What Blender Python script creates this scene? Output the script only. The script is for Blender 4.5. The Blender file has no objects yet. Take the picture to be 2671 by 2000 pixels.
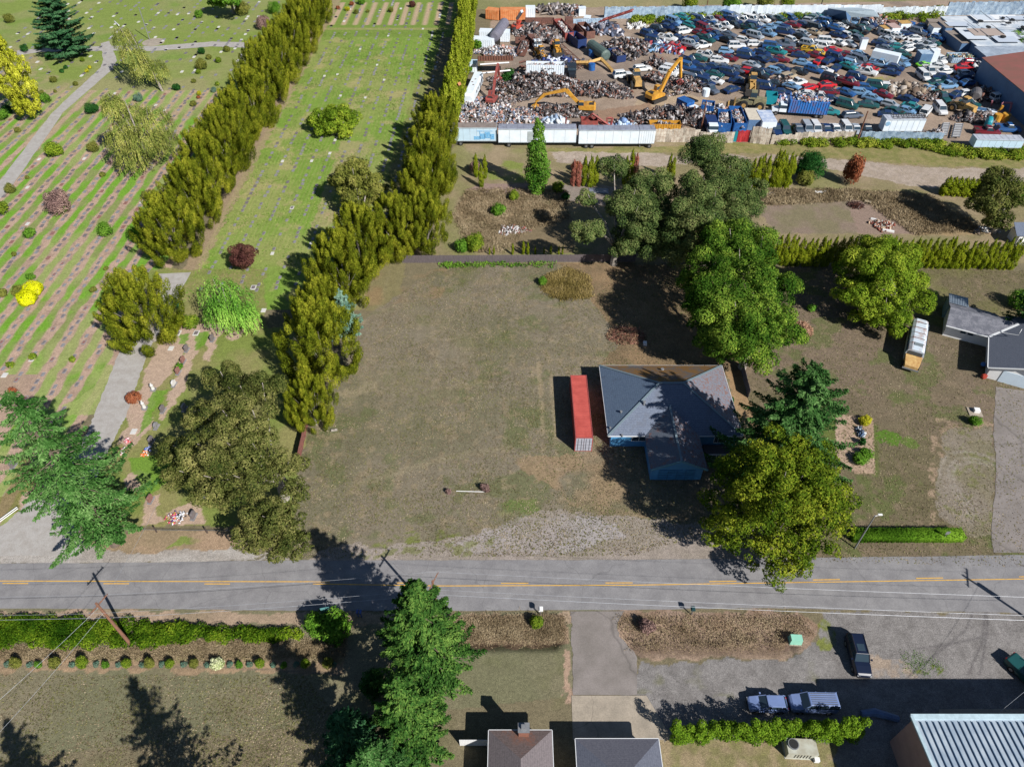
import bpy, math, random
import numpy as np
from mathutils import Vector, Matrix
R_ = math.radians
scn = bpy.context.scene
COL = scn.collection
# ---------------------------------------------------------------- camera / light
FPX, CH, PITCH = 1860.0, 78.0, R_(45)
cd = bpy.data.cameras.new("camera"); cam = bpy.data.objects.new("camera", cd); COL.objects.link(cam)
cam.location = (0, 0, CH); cam.rotation_euler = (R_(90) - PITCH, 0, 0)
cd.sensor_width = 36; cd.lens = 36 * FPX / 2671; cd.clip_end = 5000; cd.clip_start = 1
scn.camera = cam
SAZ, SEL = math.atan2(-0.747, 0.665), math.atan(1 / 1.26)       # where the sun stands
w = bpy.data.worlds.new("World"); scn.world = w; w.use_nodes = True
nt = w.node_tree; bg = nt.nodes['Background']
sky = nt.nodes.new('ShaderNodeTexSky'); sky.sky_type = 'NISHITA'; sky.sun_disc = False
sky.sun_elevation = SEL; sky.sun_rotation = R_(90) - SAZ
sky.air_density = 1.0; sky.dust_density = 0.2; sky.ozone_density = 3.0
nt.links.new(sky.outputs[0], bg.inputs[0]); bg.inputs[1].default_value = 0.05
sl = bpy.data.lights.new("sun", 'SUN'); sl.energy = 5.0; sl.angle = R_(0.5); sl.color = (1.0, 0.965, 0.91)
so = bpy.data.objects.new("sun", sl); COL.objects.link(so)
sd = Vector((math.cos(SAZ) * math.cos(SEL), math.sin(SAZ) * math.cos(SEL), math.sin(SEL)))
so.rotation_euler = sd.to_track_quat('Z', 'Y').to_euler(); so.location = (60, -60, 120)
scn.view_settings.view_transform = 'Standard'; scn.view_settings.look = 'None'
scn.view_settings.exposure = 0.55; scn.view_settings.gamma = 1
try:
    scn.cycles.max_bounces = 5; scn.cycles.diffuse_bounces = 2; scn.cycles.glossy_bounces = 2; scn.cycles.transmission_bounces = 3
    scn.cycles.use_denoising = True
except Exception: pass
# ---------------------------------------------------------------- measuring helpers
_s, _c = math.sin(PITCH), math.cos(PITCH)
def G(px, py, z=0.0):
    u = (px - 1335.5) / FPX; v = (py - 1000) / FPX
    t = (z - CH) / (-_s - v * _c)
    return (u * t, (_c - v * _s) * t)
def proj(x, y, z):
    d = y * _c + (CH - z) * _s
    return 1335.5 + FPX * x / d, 1000 + FPX * (-y * _s + (CH - z) * _c) / d
class View:
    def __init__(s, x, y, k): s.x, s.y, s.k = x, y, k
    def __call__(s, a, b, z=0.0): return G(s.x + a * s.k, s.y + b * s.k, z)
    def p(s, a, b): return (s.x + a * s.k, s.y + b * s.k)
A = View(1150, 0, .24864); B = View(1650, 0, .24864); C = View(2121, 0, .24864); D = View(0, 0, .31646)
E = View(0, 450, .40687); F = View(500, 0, .33906); O = View(0, 950, .40687); H = View(1150, 300, .38427)
I = View(1900, 300, .34855); J = View(1350, 880, .29385); K = View(1950, 750, .39249); L = View(0, 1400, .40687)
M = View(750, 1400, .40687); N = View(1600, 1400, .48418); Q = View(0, 780, .18987); S = View(380, 850, .18987)
U = View(2371, 750, .16911); V = View(2300, 1650, .21138)
W = View(0, 0, 1.2075)
def hgt(base, top):
    b = G(*base) if not isinstance(base, tuple) or base[0] > 400 or True else base
    best = (1e9, 1)
    for i in range(20, 3500, 5):
        z = i / 100; p = proj(b[0], b[1], z); d = abs(p[1] - top[1])
        if d < best[0]: best = (d, z)
    return best[1]
rng = np.random.default_rng(7)
random.seed(11)
# ---------------------------------------------------------------- tagging
def tag(o, label=None, cat=None, group=None, kind=None):
    if label: o['label'] = label
    if cat: o['category'] = cat
    if group: o['group'] = group
    if kind: o['kind'] = kind
    return o
def empty(name, loc=(0, 0, 0), rz=0.0):
    o = bpy.data.objects.new(name, None); COL.objects.link(o)
    o.location = (loc[0], loc[1], loc[2] if len(loc) > 2 else 0); o.rotation_euler = (0, 0, rz); o.empty_display_size = .2
    return o
def thing(name, label, cat, loc=(0, 0, 0), rz=0.0, group=None):
    return tag(empty(name, loc, rz), label, cat, group)
def dup(root, loc=None, rz=None, label=None, group=None, scale=None):
    r = root.copy(); COL.objects.link(r)
    if loc is not None: r.location = (loc[0], loc[1], loc[2] if len(loc) > 2 else 0)
    if rz is not None: r.rotation_euler = (0, 0, rz)
    if scale is not None: r.scale = scale
    if label: r['label'] = label
    if group: r['group'] = group
    for ch in root.children:
        c = ch.copy(); COL.objects.link(c); c.parent = r
        for g in ch.children:
            d = g.copy(); COL.objects.link(d); d.parent = c
    return r
# ---------------------------------------------------------------- materials
def lin(c):
    f = lambda v: (v / 255) / 12.92 if v / 255 <= .04045 else ((v / 255 + .055) / 1.055) ** 2.4
    return (f(c[0]), f(c[1]), f(c[2]))
ALB = 0.80
def alb(c, k=ALB): l = lin(c); return tuple(min(.9, x * k) for x in l)
MATS = {}
def mat(name, col, rough=.6, metal=0.0, var=.25, scale=1.5, col2=None, bump=0.0, spec=.5, raw=False, detail=5, stretch=None, thr=.5):
    if name in MATS: return MATS[name]
    m = bpy.data.materials.new(name); m.use_nodes = True; t = m.node_tree; b = t.nodes['Principled BSDF']
    c1 = col if raw else alb(col)
    c2 = (alb(col2) if not raw else col2) if col2 else tuple(x * (1 - var) for x in c1)
    tc = t.nodes.new('ShaderNodeTexCoord'); n = t.nodes.new('ShaderNodeTexNoise')
    n.inputs['Scale'].default_value = scale; n.inputs['Detail'].default_value = detail; n.inputs['Roughness'].default_value = .65
    src = tc.outputs['Object']
    if stretch:
        mp = t.nodes.new('ShaderNodeMapping'); mp.inputs['Scale'].default_value = stretch
        t.links.new(src, mp.inputs[0]); src = mp.outputs[0]
    t.links.new(src, n.inputs['Vector'])
    r = t.nodes.new('ShaderNodeValToRGB'); r.color_ramp.elements[0].position = thr - .14; r.color_ramp.elements[1].position = thr + .14
    r.color_ramp.elements[0].color = (*c2, 1); r.color_ramp.elements[1].color = (*c1, 1)
    t.links.new(n.outputs['Fac'], r.inputs[0]); t.links.new(r.outputs[0], b.inputs['Base Color'])
    b.inputs['Roughness'].default_value = rough; b.inputs['Metallic'].default_value = metal
    b.inputs['Specular IOR Level'].default_value = spec
    if bump:
        bp = t.nodes.new('ShaderNodeBump'); bp.inputs['Strength'].default_value = bump; bp.inputs['Distance'].default_value = .1
        t.links.new(n.outputs['Fac'], bp.inputs['Height']); t.links.new(bp.outputs[0], b.inputs['Normal'])
    MATS[name] = m; return m
def ribbed(name, col, axis='X', scale=8.0, rough=.5, metal=0.0, depth=.25, col2=None, var=.2):
    """painted or galvanised sheet with ribs running across one axis"""
    m = mat(name, col, rough, metal, var, .7, col2)
    if m.get('rib'): return m
    m['rib'] = 1
    t = m.node_tree; b = t.nodes['Principled BSDF']
    tc = [x for x in t.nodes if x.type == 'TEX_COORD'][0]
    wv = t.nodes.new('ShaderNodeTexWave'); wv.bands_direction = axis; wv.inputs['Scale'].default_value = scale
    t.links.new(tc.outputs['Object'], wv.inputs['Vector'])
    bp = t.nodes.new('ShaderNodeBump'); bp.inputs['Strength'].default_value = depth; bp.inputs['Distance'].default_value = .05
    t.links.new(wv.outputs['Fac'], bp.inputs['Height']); t.links.new(bp.outputs[0], b.inputs['Normal'])
    return m
def bandmat(name, c1, c2, axis='Y', scale=1.4, rough=.85, patch=None, pthr=.6, pscale=.35, line=.35):
    """shingle rows or boards: darker joints in bands, optional patches (moss, needles, rust)"""
    if name in MATS: return MATS[name]
    m = mat(name, c1, rough, 0, .2, 6, c2); t = m.node_tree; b = t.nodes['Principled BSDF']
    r = [x for x in t.nodes if x.type == 'VALTORGB'][0]; tc = [x for x in t.nodes if x.type == 'TEX_COORD'][0]
    wv = t.nodes.new('ShaderNodeTexWave'); wv.wave_profile = 'SAW'; wv.bands_direction = axis
    wv.inputs['Scale'].default_value = scale; wv.inputs['Distortion'].default_value = .15
    t.links.new(tc.outputs['Object'], wv.inputs['Vector'])
    mr = t.nodes.new('ShaderNodeMapRange'); mr.inputs[1].default_value = 0; mr.inputs[2].default_value = .25
    mr.inputs[3].default_value = 1 - line; mr.inputs[4].default_value = 1
    t.links.new(wv.outputs['Fac'], mr.inputs[0])
    mx = t.nodes.new('ShaderNodeMix'); mx.data_type = 'RGBA'; mx.blend_type = 'MULTIPLY'; mx.inputs[0].default_value = 1
    t.links.new(r.outputs[0], mx.inputs[6]); t.links.new(mr.outputs[0], mx.inputs[7]); out = mx.outputs[2]
    if patch:
        n2 = t.nodes.new('ShaderNodeTexNoise'); n2.inputs['Scale'].default_value = pscale; n2.inputs['Detail'].default_value = 8; n2.inputs['Roughness'].default_value = .75
        t.links.new(tc.outputs['Object'], n2.inputs['Vector'])
        r2 = t.nodes.new('ShaderNodeValToRGB'); r2.color_ramp.elements[0].position = pthr - .06; r2.color_ramp.elements[1].position = pthr + .06
        t.links.new(n2.outputs['Fac'], r2.inputs[0])
        m2 = t.nodes.new('ShaderNodeMix'); m2.data_type = 'RGBA'
        t.links.new(r2.outputs[0], m2.inputs[0]); t.links.new(out, m2.inputs[6]); m2.inputs[7].default_value = (*alb(patch), 1); out = m2.outputs[2]
    t.links.new(out, b.inputs['Base Color'])
    return m
def foliage(name, dark, mid, light, trans=.17, nscale=.25, rough=.7, raw=False):
    if name in MATS: return MATS[name]
    m = bpy.data.materials.new(name); m.use_nodes = True; t = m.node_tree
    for n in list(t.nodes): t.nodes.remove(n)
    out = t.nodes.new('ShaderNodeOutputMaterial')
    g = t.nodes.new('ShaderNodeNewGeometry'); tc = t.nodes.new('ShaderNodeTexCoord')
    ns = t.nodes.new('ShaderNodeTexNoise'); ns.inputs['Scale'].default_value = nscale; ns.inputs['Detail'].default_value = 3
    t.links.new(tc.outputs['Object'], ns.inputs['Vector'])
    ad = t.nodes.new('ShaderNodeMath'); ad.operation = 'MULTIPLY_ADD'; ad.inputs[1].default_value = .5
    t.links.new(g.outputs['Random Per Island'], ad.inputs[0])
    sb = t.nodes.new('ShaderNodeMath'); sb.operation = 'MULTIPLY_ADD'; sb.inputs[1].default_value = 1.8; sb.inputs[2].default_value = -.65
    t.links.new(ns.outputs['Fac'], sb.inputs[0]); t.links.new(sb.outputs[0], ad.inputs[2])
    r = t.nodes.new('ShaderNodeValToRGB'); cr = r.color_ramp
    f = (lambda c: c) if raw else (lambda c: alb(c, 1.0))
    cr.elements[0].position = .12; cr.elements[0].color = (*f(dark), 1)
    cr.elements[1].position = .95; cr.elements[1].color = (*f(light), 1)
    e = cr.elements.new(.5); e.color = (*f(mid), 1)
    t.links.new(ad.outputs[0], r.inputs[0])
    d = t.nodes.new('ShaderNodeBsdfDiffuse'); tr = t.nodes.new('ShaderNodeBsdfTranslucent'); mx = t.nodes.new('ShaderNodeMixShader')
    t.links.new(r.outputs[0], d.inputs[0]); t.links.new(r.outputs[0], tr.inputs[0]); mx.inputs[0].default_value = trans
    t.links.new(d.outputs[0], mx.inputs[1]); t.links.new(tr.outputs[0], mx.inputs[2]); t.links.new(mx.outputs[0], out.inputs[0])
    MATS[name] = m; return m
def islandmat(name, cols, rough=.6, metal=0.0, k=ALB):
    """each separate piece of the mesh takes one of the listed colours"""
    if name in MATS: return MATS[name]
    m = bpy.data.materials.new(name); m.use_nodes = True; t = m.node_tree; b = t.nodes['Principled BSDF']
    g = t.nodes.new('ShaderNodeNewGeometry'); r = t.nodes.new('ShaderNodeValToRGB'); cr = r.color_ramp; cr.interpolation = 'CONSTANT'
    n = len(cols); cr.elements[0].color = (*alb(cols[0], k), 1); cr.elements[0].position = 0
    cr.elements.remove(cr.elements[1])
    for i, c in enumerate(cols[1:], 1):
        e = cr.elements.new(i / n); e.color = (*alb(c, k), 1)
    t.links.new(g.outputs['Random Per Island'], r.inputs[0]); t.links.new(r.outputs[0], b.inputs['Base Color'])
    b.inputs['Roughness'].default_value = rough; b.inputs['Metallic'].default_value = metal
    MATS[name] = m; return m
# ---------------------------------------------------------------- mesh builder
class MB:
    def __init__(s): s.v = []; s.f = []; s.m = []
    def add(s, vs, fs, mi=0):
        o = len(s.v); s.v += [tuple(x) for x in vs]; s.f += [tuple(i + o for i in f) for f in fs]; s.m += [mi] * len(fs); return s
    def box(s, c, d, mi=0, rz=0.0, ry=0.0, rx=0.0, taper=(1, 1)):
        x, y, z = d[0] / 2, d[1] / 2, d[2] / 2; tx, ty = taper
        vs = [Vector(p) for p in ((-x, -y, -z), (x, -y, -z), (x, y, -z), (-x, y, -z), (-x * tx, -y * ty, z), (x * tx, -y * ty, z), (x * tx, y * ty, z), (-x * tx, y * ty, z))]
        mt = Matrix.Translation(Vector(c)) @ Matrix.Rotation(rz, 4, 'Z') @ Matrix.Rotation(ry, 4, 'Y') @ Matrix.Rotation(rx, 4, 'X')
        return s.add([mt @ p for p in vs], [(0, 3, 2, 1), (4, 5, 6, 7), (0, 1, 5, 4), (1, 2, 6, 5), (2, 3, 7, 6), (3, 0, 4, 7)], mi)
    def cyl(s, a, b, r1, r2=None, n=8, mi=0, cap=True):
        a, b = Vector(a), Vector(b); r2 = r1 if r2 is None else r2
        d = (b - a); d = d.normalized() if d.length > 1e-6 else Vector((0, 0, 1))
        u = d.orthogonal().normalized(); w_ = d.cross(u); vs = []
        for p, r in ((a, r1), (b, r2)):
            for i in range(n):
                t = 2 * math.pi * i / n; vs.append(p + (u * math.cos(t) + w_ * math.sin(t)) * r)
        fs = [(i, (i + 1) % n, (i + 1) % n + n, i + n) for i in range(n)]
        if cap: fs += [tuple(range(n - 1, -1, -1)), tuple(range(n, 2 * n))]
        return s.add(vs, fs, mi)
    def tube(s, pts, r, n=5, mi=0):
        rr = r if isinstance(r, (list, tuple)) else [r] * len(pts); vs = []; P = [Vector(p) for p in pts]
        for k, p in enumerate(P):
            d = (P[min(k + 1, len(P) - 1)] - P[max(k - 1, 0)]).normalized()
            u = d.cross(Vector((0.31, 0.11, .94))); u = u.normalized() if u.length > .05 else d.orthogonal().normalized()
            w_ = d.cross(u)
            for i in range(n):
                t = 2 * math.pi * i / n; vs.append(p + (u * math.cos(t) + w_ * math.sin(t)) * rr[k])
        fs = [(k * n + i, k * n + (i + 1) % n, (k + 1) * n + (i + 1) % n, (k + 1) * n + i) for k in range(len(P) - 1) for i in range(n)]
        fs += [tuple(range(n - 1, -1, -1)), tuple((len(P) - 1) * n + i for i in range(n))]
        return s.add(vs, fs, mi)
    def prism(s, poly, z0, z1, mi=0):
        n = len(poly); vs = [(p[0], p[1], z0) for p in poly] + [(p[0], p[1], z1) for p in poly]
        return s.add(vs, [(i, (i + 1) % n, (i + 1) % n + n, i + n) for i in range(n)] + [tuple(range(n - 1, -1, -1)), tuple(range(n, 2 * n))], mi)
    def side(s, poly, y0, y1, mi=0):      # polygon in x,z pushed along y
        n = len(poly); vs = [(p[0], y0, p[1]) for p in poly] + [(p[0], y1, p[1]) for p in poly]
        return s.add(vs, [(i, (i + 1) % n, (i + 1) % n + n, i + n) for i in range(n)] + [tuple(range(n - 1, -1, -1)), tuple(range(n, 2 * n))], mi)
    def sheet(s, pts, th=.12, mi=0):      # a slab from a planar outline, thickness straight down
        n = len(pts); vs = [tuple(p) for p in pts] + [(p[0], p[1], p[2] - th) for p in pts]
        return s.add(vs, [tuple(range(n))] + [tuple(range(2 * n - 1, n - 1, -1))] + [(i, i + n, (i + 1) % n + n, (i + 1) % n) for i in range(n)], mi)
    def loft(s, secs, mi=0):
        n = len(secs[0]); vs = [p for q in secs for p in q]
        fs = [(k * n + i, k * n + (i + 1) % n, (k + 1) * n + (i + 1) % n, (k + 1) * n + i) for k in range(len(secs) - 1) for i in range(n)]
        fs += [tuple(range(n - 1, -1, -1)), tuple((len(secs) - 1) * n + i for i in range(n))]
        return s.add(vs, fs, mi)
    def mesh(s, name, mats, smooth=False):
        me = bpy.data.meshes.new(name); me.from_pydata(s.v, [], s.f)
        for m in (mats if isinstance(mats, (list, tuple)) else [mats]): me.materials.append(m)
        if any(s.m): me.polygons.foreach_set('material_index', s.m)
        if smooth: me.polygons.foreach_set('use_smooth', [True] * len(me.polygons))
        me.update(); return me
    def build(s, name, mats, parent=None, smooth=False, bevel=0):
        o = bpy.data.objects.new(name, s.mesh(name, mats, smooth)); COL.objects.link(o)
        if parent is not None: o.parent = parent
        if bevel:
            b = o.modifiers.new('b', 'BEVEL'); b.width = bevel; b.segments = 2; b.limit_method = 'ANGLE'
        return o
def npmesh(name, V_, faces, mats, midx=None):
    """V_ (n,3) float array, faces (m,k) int array"""
    me = bpy.data.meshes.new(name); V_ = np.asarray(V_, np.float32); faces = np.asarray(faces, np.int32); k = faces.shape[1]
    me.vertices.add(len(V_)); me.vertices.foreach_set('co', V_.ravel())
    me.loops.add(faces.size); me.loops.foreach_set('vertex_index', faces.ravel())
    me.polygons.add(len(faces)); me.polygons.foreach_set('loop_start', np.arange(0, faces.size, k, dtype=np.int32))
    me.polygons.foreach_set('loop_total', np.full(len(faces), k, np.int32))
    for m in (mats if isinstance(mats, (list, tuple)) else [mats]): me.materials.append(m)
    if midx is not None: me.polygons.foreach_set('material_index', np.asarray(midx, np.int32))
    me.update(calc_edges=True); return me
def link(name, me, parent=None, loc=None):
    o = bpy.data.objects.new(name, me); COL.objects.link(o)
    if parent is not None: o.parent = parent
    if loc is not None: o.location = (loc[0], loc[1], loc[2] if len(loc) > 2 else 0)
    return o
# ---------------------------------------------------------------- leaf clouds
def unit(v): return v / np.maximum(np.linalg.norm(v, axis=1, keepdims=True), 1e-6)
def leafquads(P, Nn, T, Ls, Ws, curl=.0):
    """diamond leaves: centre P, normal Nn, long axis T"""
    Nn = unit(Nn); T = unit(T - Nn * np.sum(T * Nn, 1, keepdims=True)); Bv = np.cross(Nn, T)
    Ls = np.asarray(Ls).reshape(-1, 1) / 2; Ws = np.asarray(Ws).reshape(-1, 1) / 2
    V_ = np.stack([P - T * Ls, P + Bv * Ws - Nn * curl * Ws, P + T * Ls, P - Bv * Ws + Nn * curl * Ws], 1).reshape(-1, 3)
    Fa = np.arange(len(P) * 4).reshape(-1, 4); return V_, Fa
def rand_dirs(n, r=rng): return unit(r.normal(size=(n, 3)))
def blob_leaves(blobs, size=.4, dens=2.2, jit=.7, r=rng, up=.15, aspect=.6, tdir=None, shell=(.72, 1.06), cull=True):
    """blobs: list of (centre, (rx,ry,rz), axis or None). Leaves sit on and just under each clump's skin."""
    Ps, Ns = [], []
    cs = np.array([b[0] for b in blobs]); rs = np.array([max(b[1]) for b in blobs]); rmin = np.array([min(b[1]) for b in blobs])
    for bi, (c, rad, ax) in enumerate(blobs):
        a = 4 * math.pi * ((rad[0] * rad[1]) ** 1.6 / 3 + (rad[0] * rad[2]) ** 1.6 / 3 + (rad[1] * rad[2]) ** 1.6 / 3) ** (1 / 1.6)
        n = max(6, int(a * dens / (size * size * aspect)))
        d = rand_dirs(n, r); d = d[d[:, 2] > -.75]
        k = r.uniform(shell[0], shell[1], (len(d), 1)); k *= 1 + .13 * np.sin(d[:, :1] * 5 + bi) * np.cos(d[:, 1:2] * 6 + bi * 2)
        p = d * k * np.array(rad); nn = unit(d / np.array(rad))
        if ax is not None:
            z = np.array(ax, float); z /= np.linalg.norm(z); x = np.cross([0.1, 1, .05], z); x /= np.linalg.norm(x); y = np.cross(z, x)
            Mx = np.stack([x, y, z], 0); p = p @ Mx; nn = nn @ Mx
        p = p + np.array(c)
        if cull and len(blobs) > 1:
            dd = np.linalg.norm(p[:, None, :] - cs[None], axis=2) / rmin[None]; dd[:, bi] = 9
            keep = dd.min(1) > .68; p, nn = p[keep], nn[keep]
        Ps.append(p); Ns.append(nn)
    P = np.concatenate(Ps); Nn = np.concatenate(Ns)
    Nn = unit(Nn + rand_dirs(len(P), r) * jit + np.array([0, 0, up]))
    T = rand_dirs(len(P), r) if tdir is None else rand_dirs(len(P), r) * .5 + (np.array(tdir) if not callable(tdir) else tdir(P))
    s_ = size * r.uniform(.6, 1.35, len(P))
    return leafquads(P, Nn, T, s_, s_ * aspect)
def trunk_mb(Hh, r0, r1=.05, lean=(0, 0), n=7, limbs=(), seed=0):
    mb = MB(); rr = random.Random(seed); pts = []; rad = []
    for k in range(7):
        t = k / 6; pts.append((lean[0] * t + rr.uniform(-.08, .08) * (k > 0), lean[1] * t + rr.uniform(-.08, .08) * (k > 0), Hh * t - .05 * (k == 0)))
        rad.append(r0 * (1.35 if k == 0 else 1) * (1 - t) + r1 * t)
    mb.tube(pts, rad, n)
    for (t, tip) in limbs:
        a = Vector((lean[0] * t, lean[1] * t, Hh * t)); b = Vector(tip); m = a.lerp(b, .5) + Vector((0, 0, .12 * (b - a).length))
        q = r0 * (1 - t) * .55 + r1; mb.tube([a, a.lerp(m, .6), m, b], [q, q * .75, q * .5, q * .18], 5)
    return mb
BARK = lambda: mat('bark', (120, 105, 92), .95, 0, .4, 4, bump=.5)
BARKP = lambda: mat('pale_bark', (175, 168, 158), .95, 0, .5, 3, (110, 100, 90), bump=.4)
def make_tree(name, label, cat, loc, VF, leafmat, trunk=None, trunkmat=None, group=None, rz=0.0):
    t = thing(name, label, cat, loc, rz, group)
    if trunk is not None: trunk.build('trunk', trunkmat or BARK(), t)
    link('crown', npmesh('crown', VF[0], VF[1], leafmat), t)
    return t
def cat_VF(*vf):
    Vs, Fs, o = [], [], 0
    for v, f in vf: Vs.append(v); Fs.append(f + o); o += len(v)
    return np.concatenate(Vs), np.concatenate(Fs)
def conifer_VF(Hh, R0, seed, start=.1, droop=.18, leaf=.42, dens=1.0, step=.55, nb=6, power=.8, ragged=.25, top=None):
    r = np.random.default_rng(seed); Ps, Ns, Ts, Ss = [], [], [], []; br = []
    z = Hh * start
    while z < Hh - .3:
        t = z / Hh; Lm = R0 * min(1, (t - start * .5) / .12) * (1 - t) ** power
        a0 = r.uniform(0, 6.28)
        for k in range(nb):
            if r.random() < .12: continue
            a = a0 + k * 6.28 / nb + r.uniform(-.35, .35); Ln = max(.35, Lm * r.uniform(1 - ragged * 2, 1 + ragged * .8))
            dz = -droop * Ln * r.uniform(.4, 1.3) + .25 * Ln * t; d = np.array([math.cos(a), math.sin(a), 0]); s_ = np.array([-d[1], d[0], 0])
            zz = z + r.uniform(-.25, .25); br.append((zz, d * Ln, dz))
            n = int(max(8, Ln * 30 * dens)); u = r.uniform(.08, 1, n) ** .75; wd = Ln * .26 * np.sin(np.clip(u, .0, 1) * 2.6) * (1.08 - u) + .12
            lat = r.uniform(-1, 1, n); P = d * (u * Ln)[:, None] + s_ * (lat * wd)[:, None]
            P[:, 2] = zz + dz * np.sin(u * 1.9) + .1 * Ln * u ** 3 - np.abs(lat) * wd * .35 + r.normal(0, .07, n)
            T = d + s_ * (lat * 1.1)[:, None] + r.normal(0, .25, (n, 3)); Nn = np.array([0, 0, 1]) + d * .45 + r.normal(0, .42, (n, 3))
            Ps.append(P); Ns.append(Nn); Ts.append(T); Ss.append(leaf * r.uniform(.65, 1.35, n))
        z += step * (1 - .45 * t)
    n = 60; P = np.zeros((n, 3)); P[:, 2] = Hh - r.uniform(0, 1.3, n); P[:, :2] += r.normal(0, .12, (n, 2)); Ps.append(P)
    Ns.append(r.normal(0, 1, (n, 3))); Ts.append(np.array([0, 0, 1.]) + r.normal(0, .3, (n, 3))); Ss.append(np.full(n, leaf * .8))
    s_ = np.concatenate(Ss); return leafquads(np.concatenate(Ps), np.concatenate(Ns), np.concatenate(Ts), s_, s_ * .42), br
def conifer(name, label, loc, Hh, R0, seed, leafmat, group=None, **kw):
    VF, br = conifer_VF(Hh, R0, seed, **kw); t = thing(name, label, 'tree', loc, 0, group)
    mb = MB(); r = random.Random(seed); mb.tube([(0, 0, -.1), (0, 0, Hh * .1), (0, 0, Hh * .5), (0, 0, Hh - .2)], [.022 * Hh + .08, .018 * Hh, .011 * Hh, .03], 8)
    for (zz, d, dz) in br[::2]:
        mb.tube([(0, 0, zz), (d[0] * .5, d[1] * .5, zz + dz * .8 - .05), (d[0] * .8, d[1] * .8, zz + dz * .95 - .05)], [.07, .045, .015], 4)
    mb.build('trunk', BARK(), t); link('crown', npmesh('crown', VF[0], VF[1], leafmat), t); return t
def plume_blobs(Hh, Rr, seed, n=90, prad=.5, plen=1.7, low=.12, squash=1.0, tight=.55, topw=.35):
    """an upright crown built of many flame-shaped sprays that fan out of the stem"""
    r = random.Random(seed); out = []
    for i in range(n):
        t = low + (1 - low) * ((i + .5) / n) ** .8; t = min(.97, t + r.uniform(-.03, .03)); a = r.uniform(0, 6.28)
        env = Rr * (math.sin(min(1, (t + .22) / .62) * math.pi / 2)) * (1 if t < .45 else math.cos((t - .45) / .55 * math.pi / 2 * .93) ** .75 + topw * .1)
        q = env * (r.uniform(.55, 1.0) if i % 4 else r.uniform(.1, .5))
        c = (q * math.cos(a), q * math.sin(a) * squash, Hh * t)
        ax = (math.cos(a) * tight * (1.1 - t), math.sin(a) * tight * (1.1 - t), 1)
        k = (1.15 - .55 * t) * r.uniform(.75, 1.25); out.append((c, (prad * k, prad * k, plen * k), ax))
    return out
def plume_tree_mesh(Hh, Rr, seed, leafmat, size=.32, dens=1.6, **kw):
    bl = plume_blobs(Hh, Rr, seed, **kw); r = np.random.default_rng(seed)
    V_, F_ = blob_leaves(bl, size, dens, .45, r, .1, .5, tdir=(0, 0, 1.2)); return npmesh('crown', V_, F_, leafmat)
def crown_from(loc, spots, rs=None, sub=9, seed=1, sq=.75, spread=.86, mini=.29):
    """spots: (x,y,z,r) lobes in world; each is broken into smaller leafy clumps"""
    r = random.Random(seed); out = []
    for (x, y, z, q) in spots:
        out.append(((x - loc[0], y - loc[1], z - .15 * q), (q * .5, q * .5, q * .45), None))
        for k in range(sub):
            a = r.uniform(0, 6.28); e = r.uniform(-.35, 1.0); d = q * r.uniform(.6, 1) * spread; m = q * r.uniform(.5, 1.45) * mini
            out.append(((x - loc[0] + d * math.cos(a) * math.cos(e), y - loc[1] + d * math.sin(a) * math.cos(e), z + d * math.sin(e) * sq), (m, m, m * .8), None))
    return out
# ================================================================ GROUND
def fbm(x, y, sc, seed, octv=4):
    r = np.random.default_rng(seed); tab = r.random((256, 256)).astype(np.float32); out = np.zeros_like(x); amp, tot = 1.0, 0
    for o in range(octv):
        u = x / sc * 2 ** o + 37.3 * o; v = y / sc * 2 ** o + 11.7 * o
        iu = np.floor(u).astype(int); iv = np.floor(v).astype(int); fu = u - iu; fv = v - iv
        fu = fu * fu * (3 - 2 * fu); fv = fv * fv * (3 - 2 * fv); i0, i1, j0, j1 = iu & 255, (iu + 1) & 255, iv & 255, (iv + 1) & 255
        out += amp * ((tab[i0, j0] * (1 - fu) + tab[i1, j0] * fu) * (1 - fv) + (tab[i0, j1] * (1 - fu) + tab[i1, j1] * fu) * fv)
        tot += amp; amp *= .55
    return out / tot
bands = [(12, 80, -74, 74, .2), (80, 158, -124, 124, .26), (158, 300, -200, 200, .5)]
GV, GF, off = [], [], 0
for (y0, y1, x0, x1, st) in bands:
    nx = int((x1 - x0) / st) + 1; ny = int(round((y1 - y0) / st)) + 1
    xs = np.linspace(x0, x1, nx); ys = np.linspace(y0, y1, ny); gx, gy = np.meshgrid(xs, ys)
    GV.append(np.stack([gx.ravel(), gy.ravel()], 1)); i = np.arange(nx * ny).reshape(ny, nx)
    GF.append(np.stack([i[:-1, :-1].ravel(), i[:-1, 1:].ravel(), i[1:, 1:].ravel(), i[1:, :-1].ravel()], 1) + off); off += nx * ny
bigq = []
for (x0, y0, x1, y1) in [(-600, -200, 600, 12), (-600, 12, -74, 80), (74, 12, 600, 80), (-600, 80, -124, 158), (124, 80, 600, 158), (-600, 158, -200, 300), (200, 158, 600, 300), (-1500, 300, 1500, 2500)]:
    nx, ny = 12, 6; xs = np.linspace(x0, x1, nx); ys = np.linspace(y0, y1, ny); gx, gy = np.meshgrid(xs, ys)
    GV.append(np.stack([gx.ravel(), gy.ravel()], 1)); i = np.arange(nx * ny).reshape(ny, nx)
    GF.append(np.stack([i[:-1, :-1].ravel(), i[:-1, 1:].ravel(), i[1:, 1:].ravel(), i[1:, :-1].ravel()], 1) + off); off += nx * ny
GV = np.concatenate(GV); GF = np.concatenate(GF); gx, gy = GV[:, 0].copy(), GV[:, 1].copy()
wx = gx + (fbm(gx, gy, 1.6, 1, 3) - .5) * 1.6; wy = gy + (fbm(gx, gy, 1.6, 2, 3) - .5) * 1.6
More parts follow.
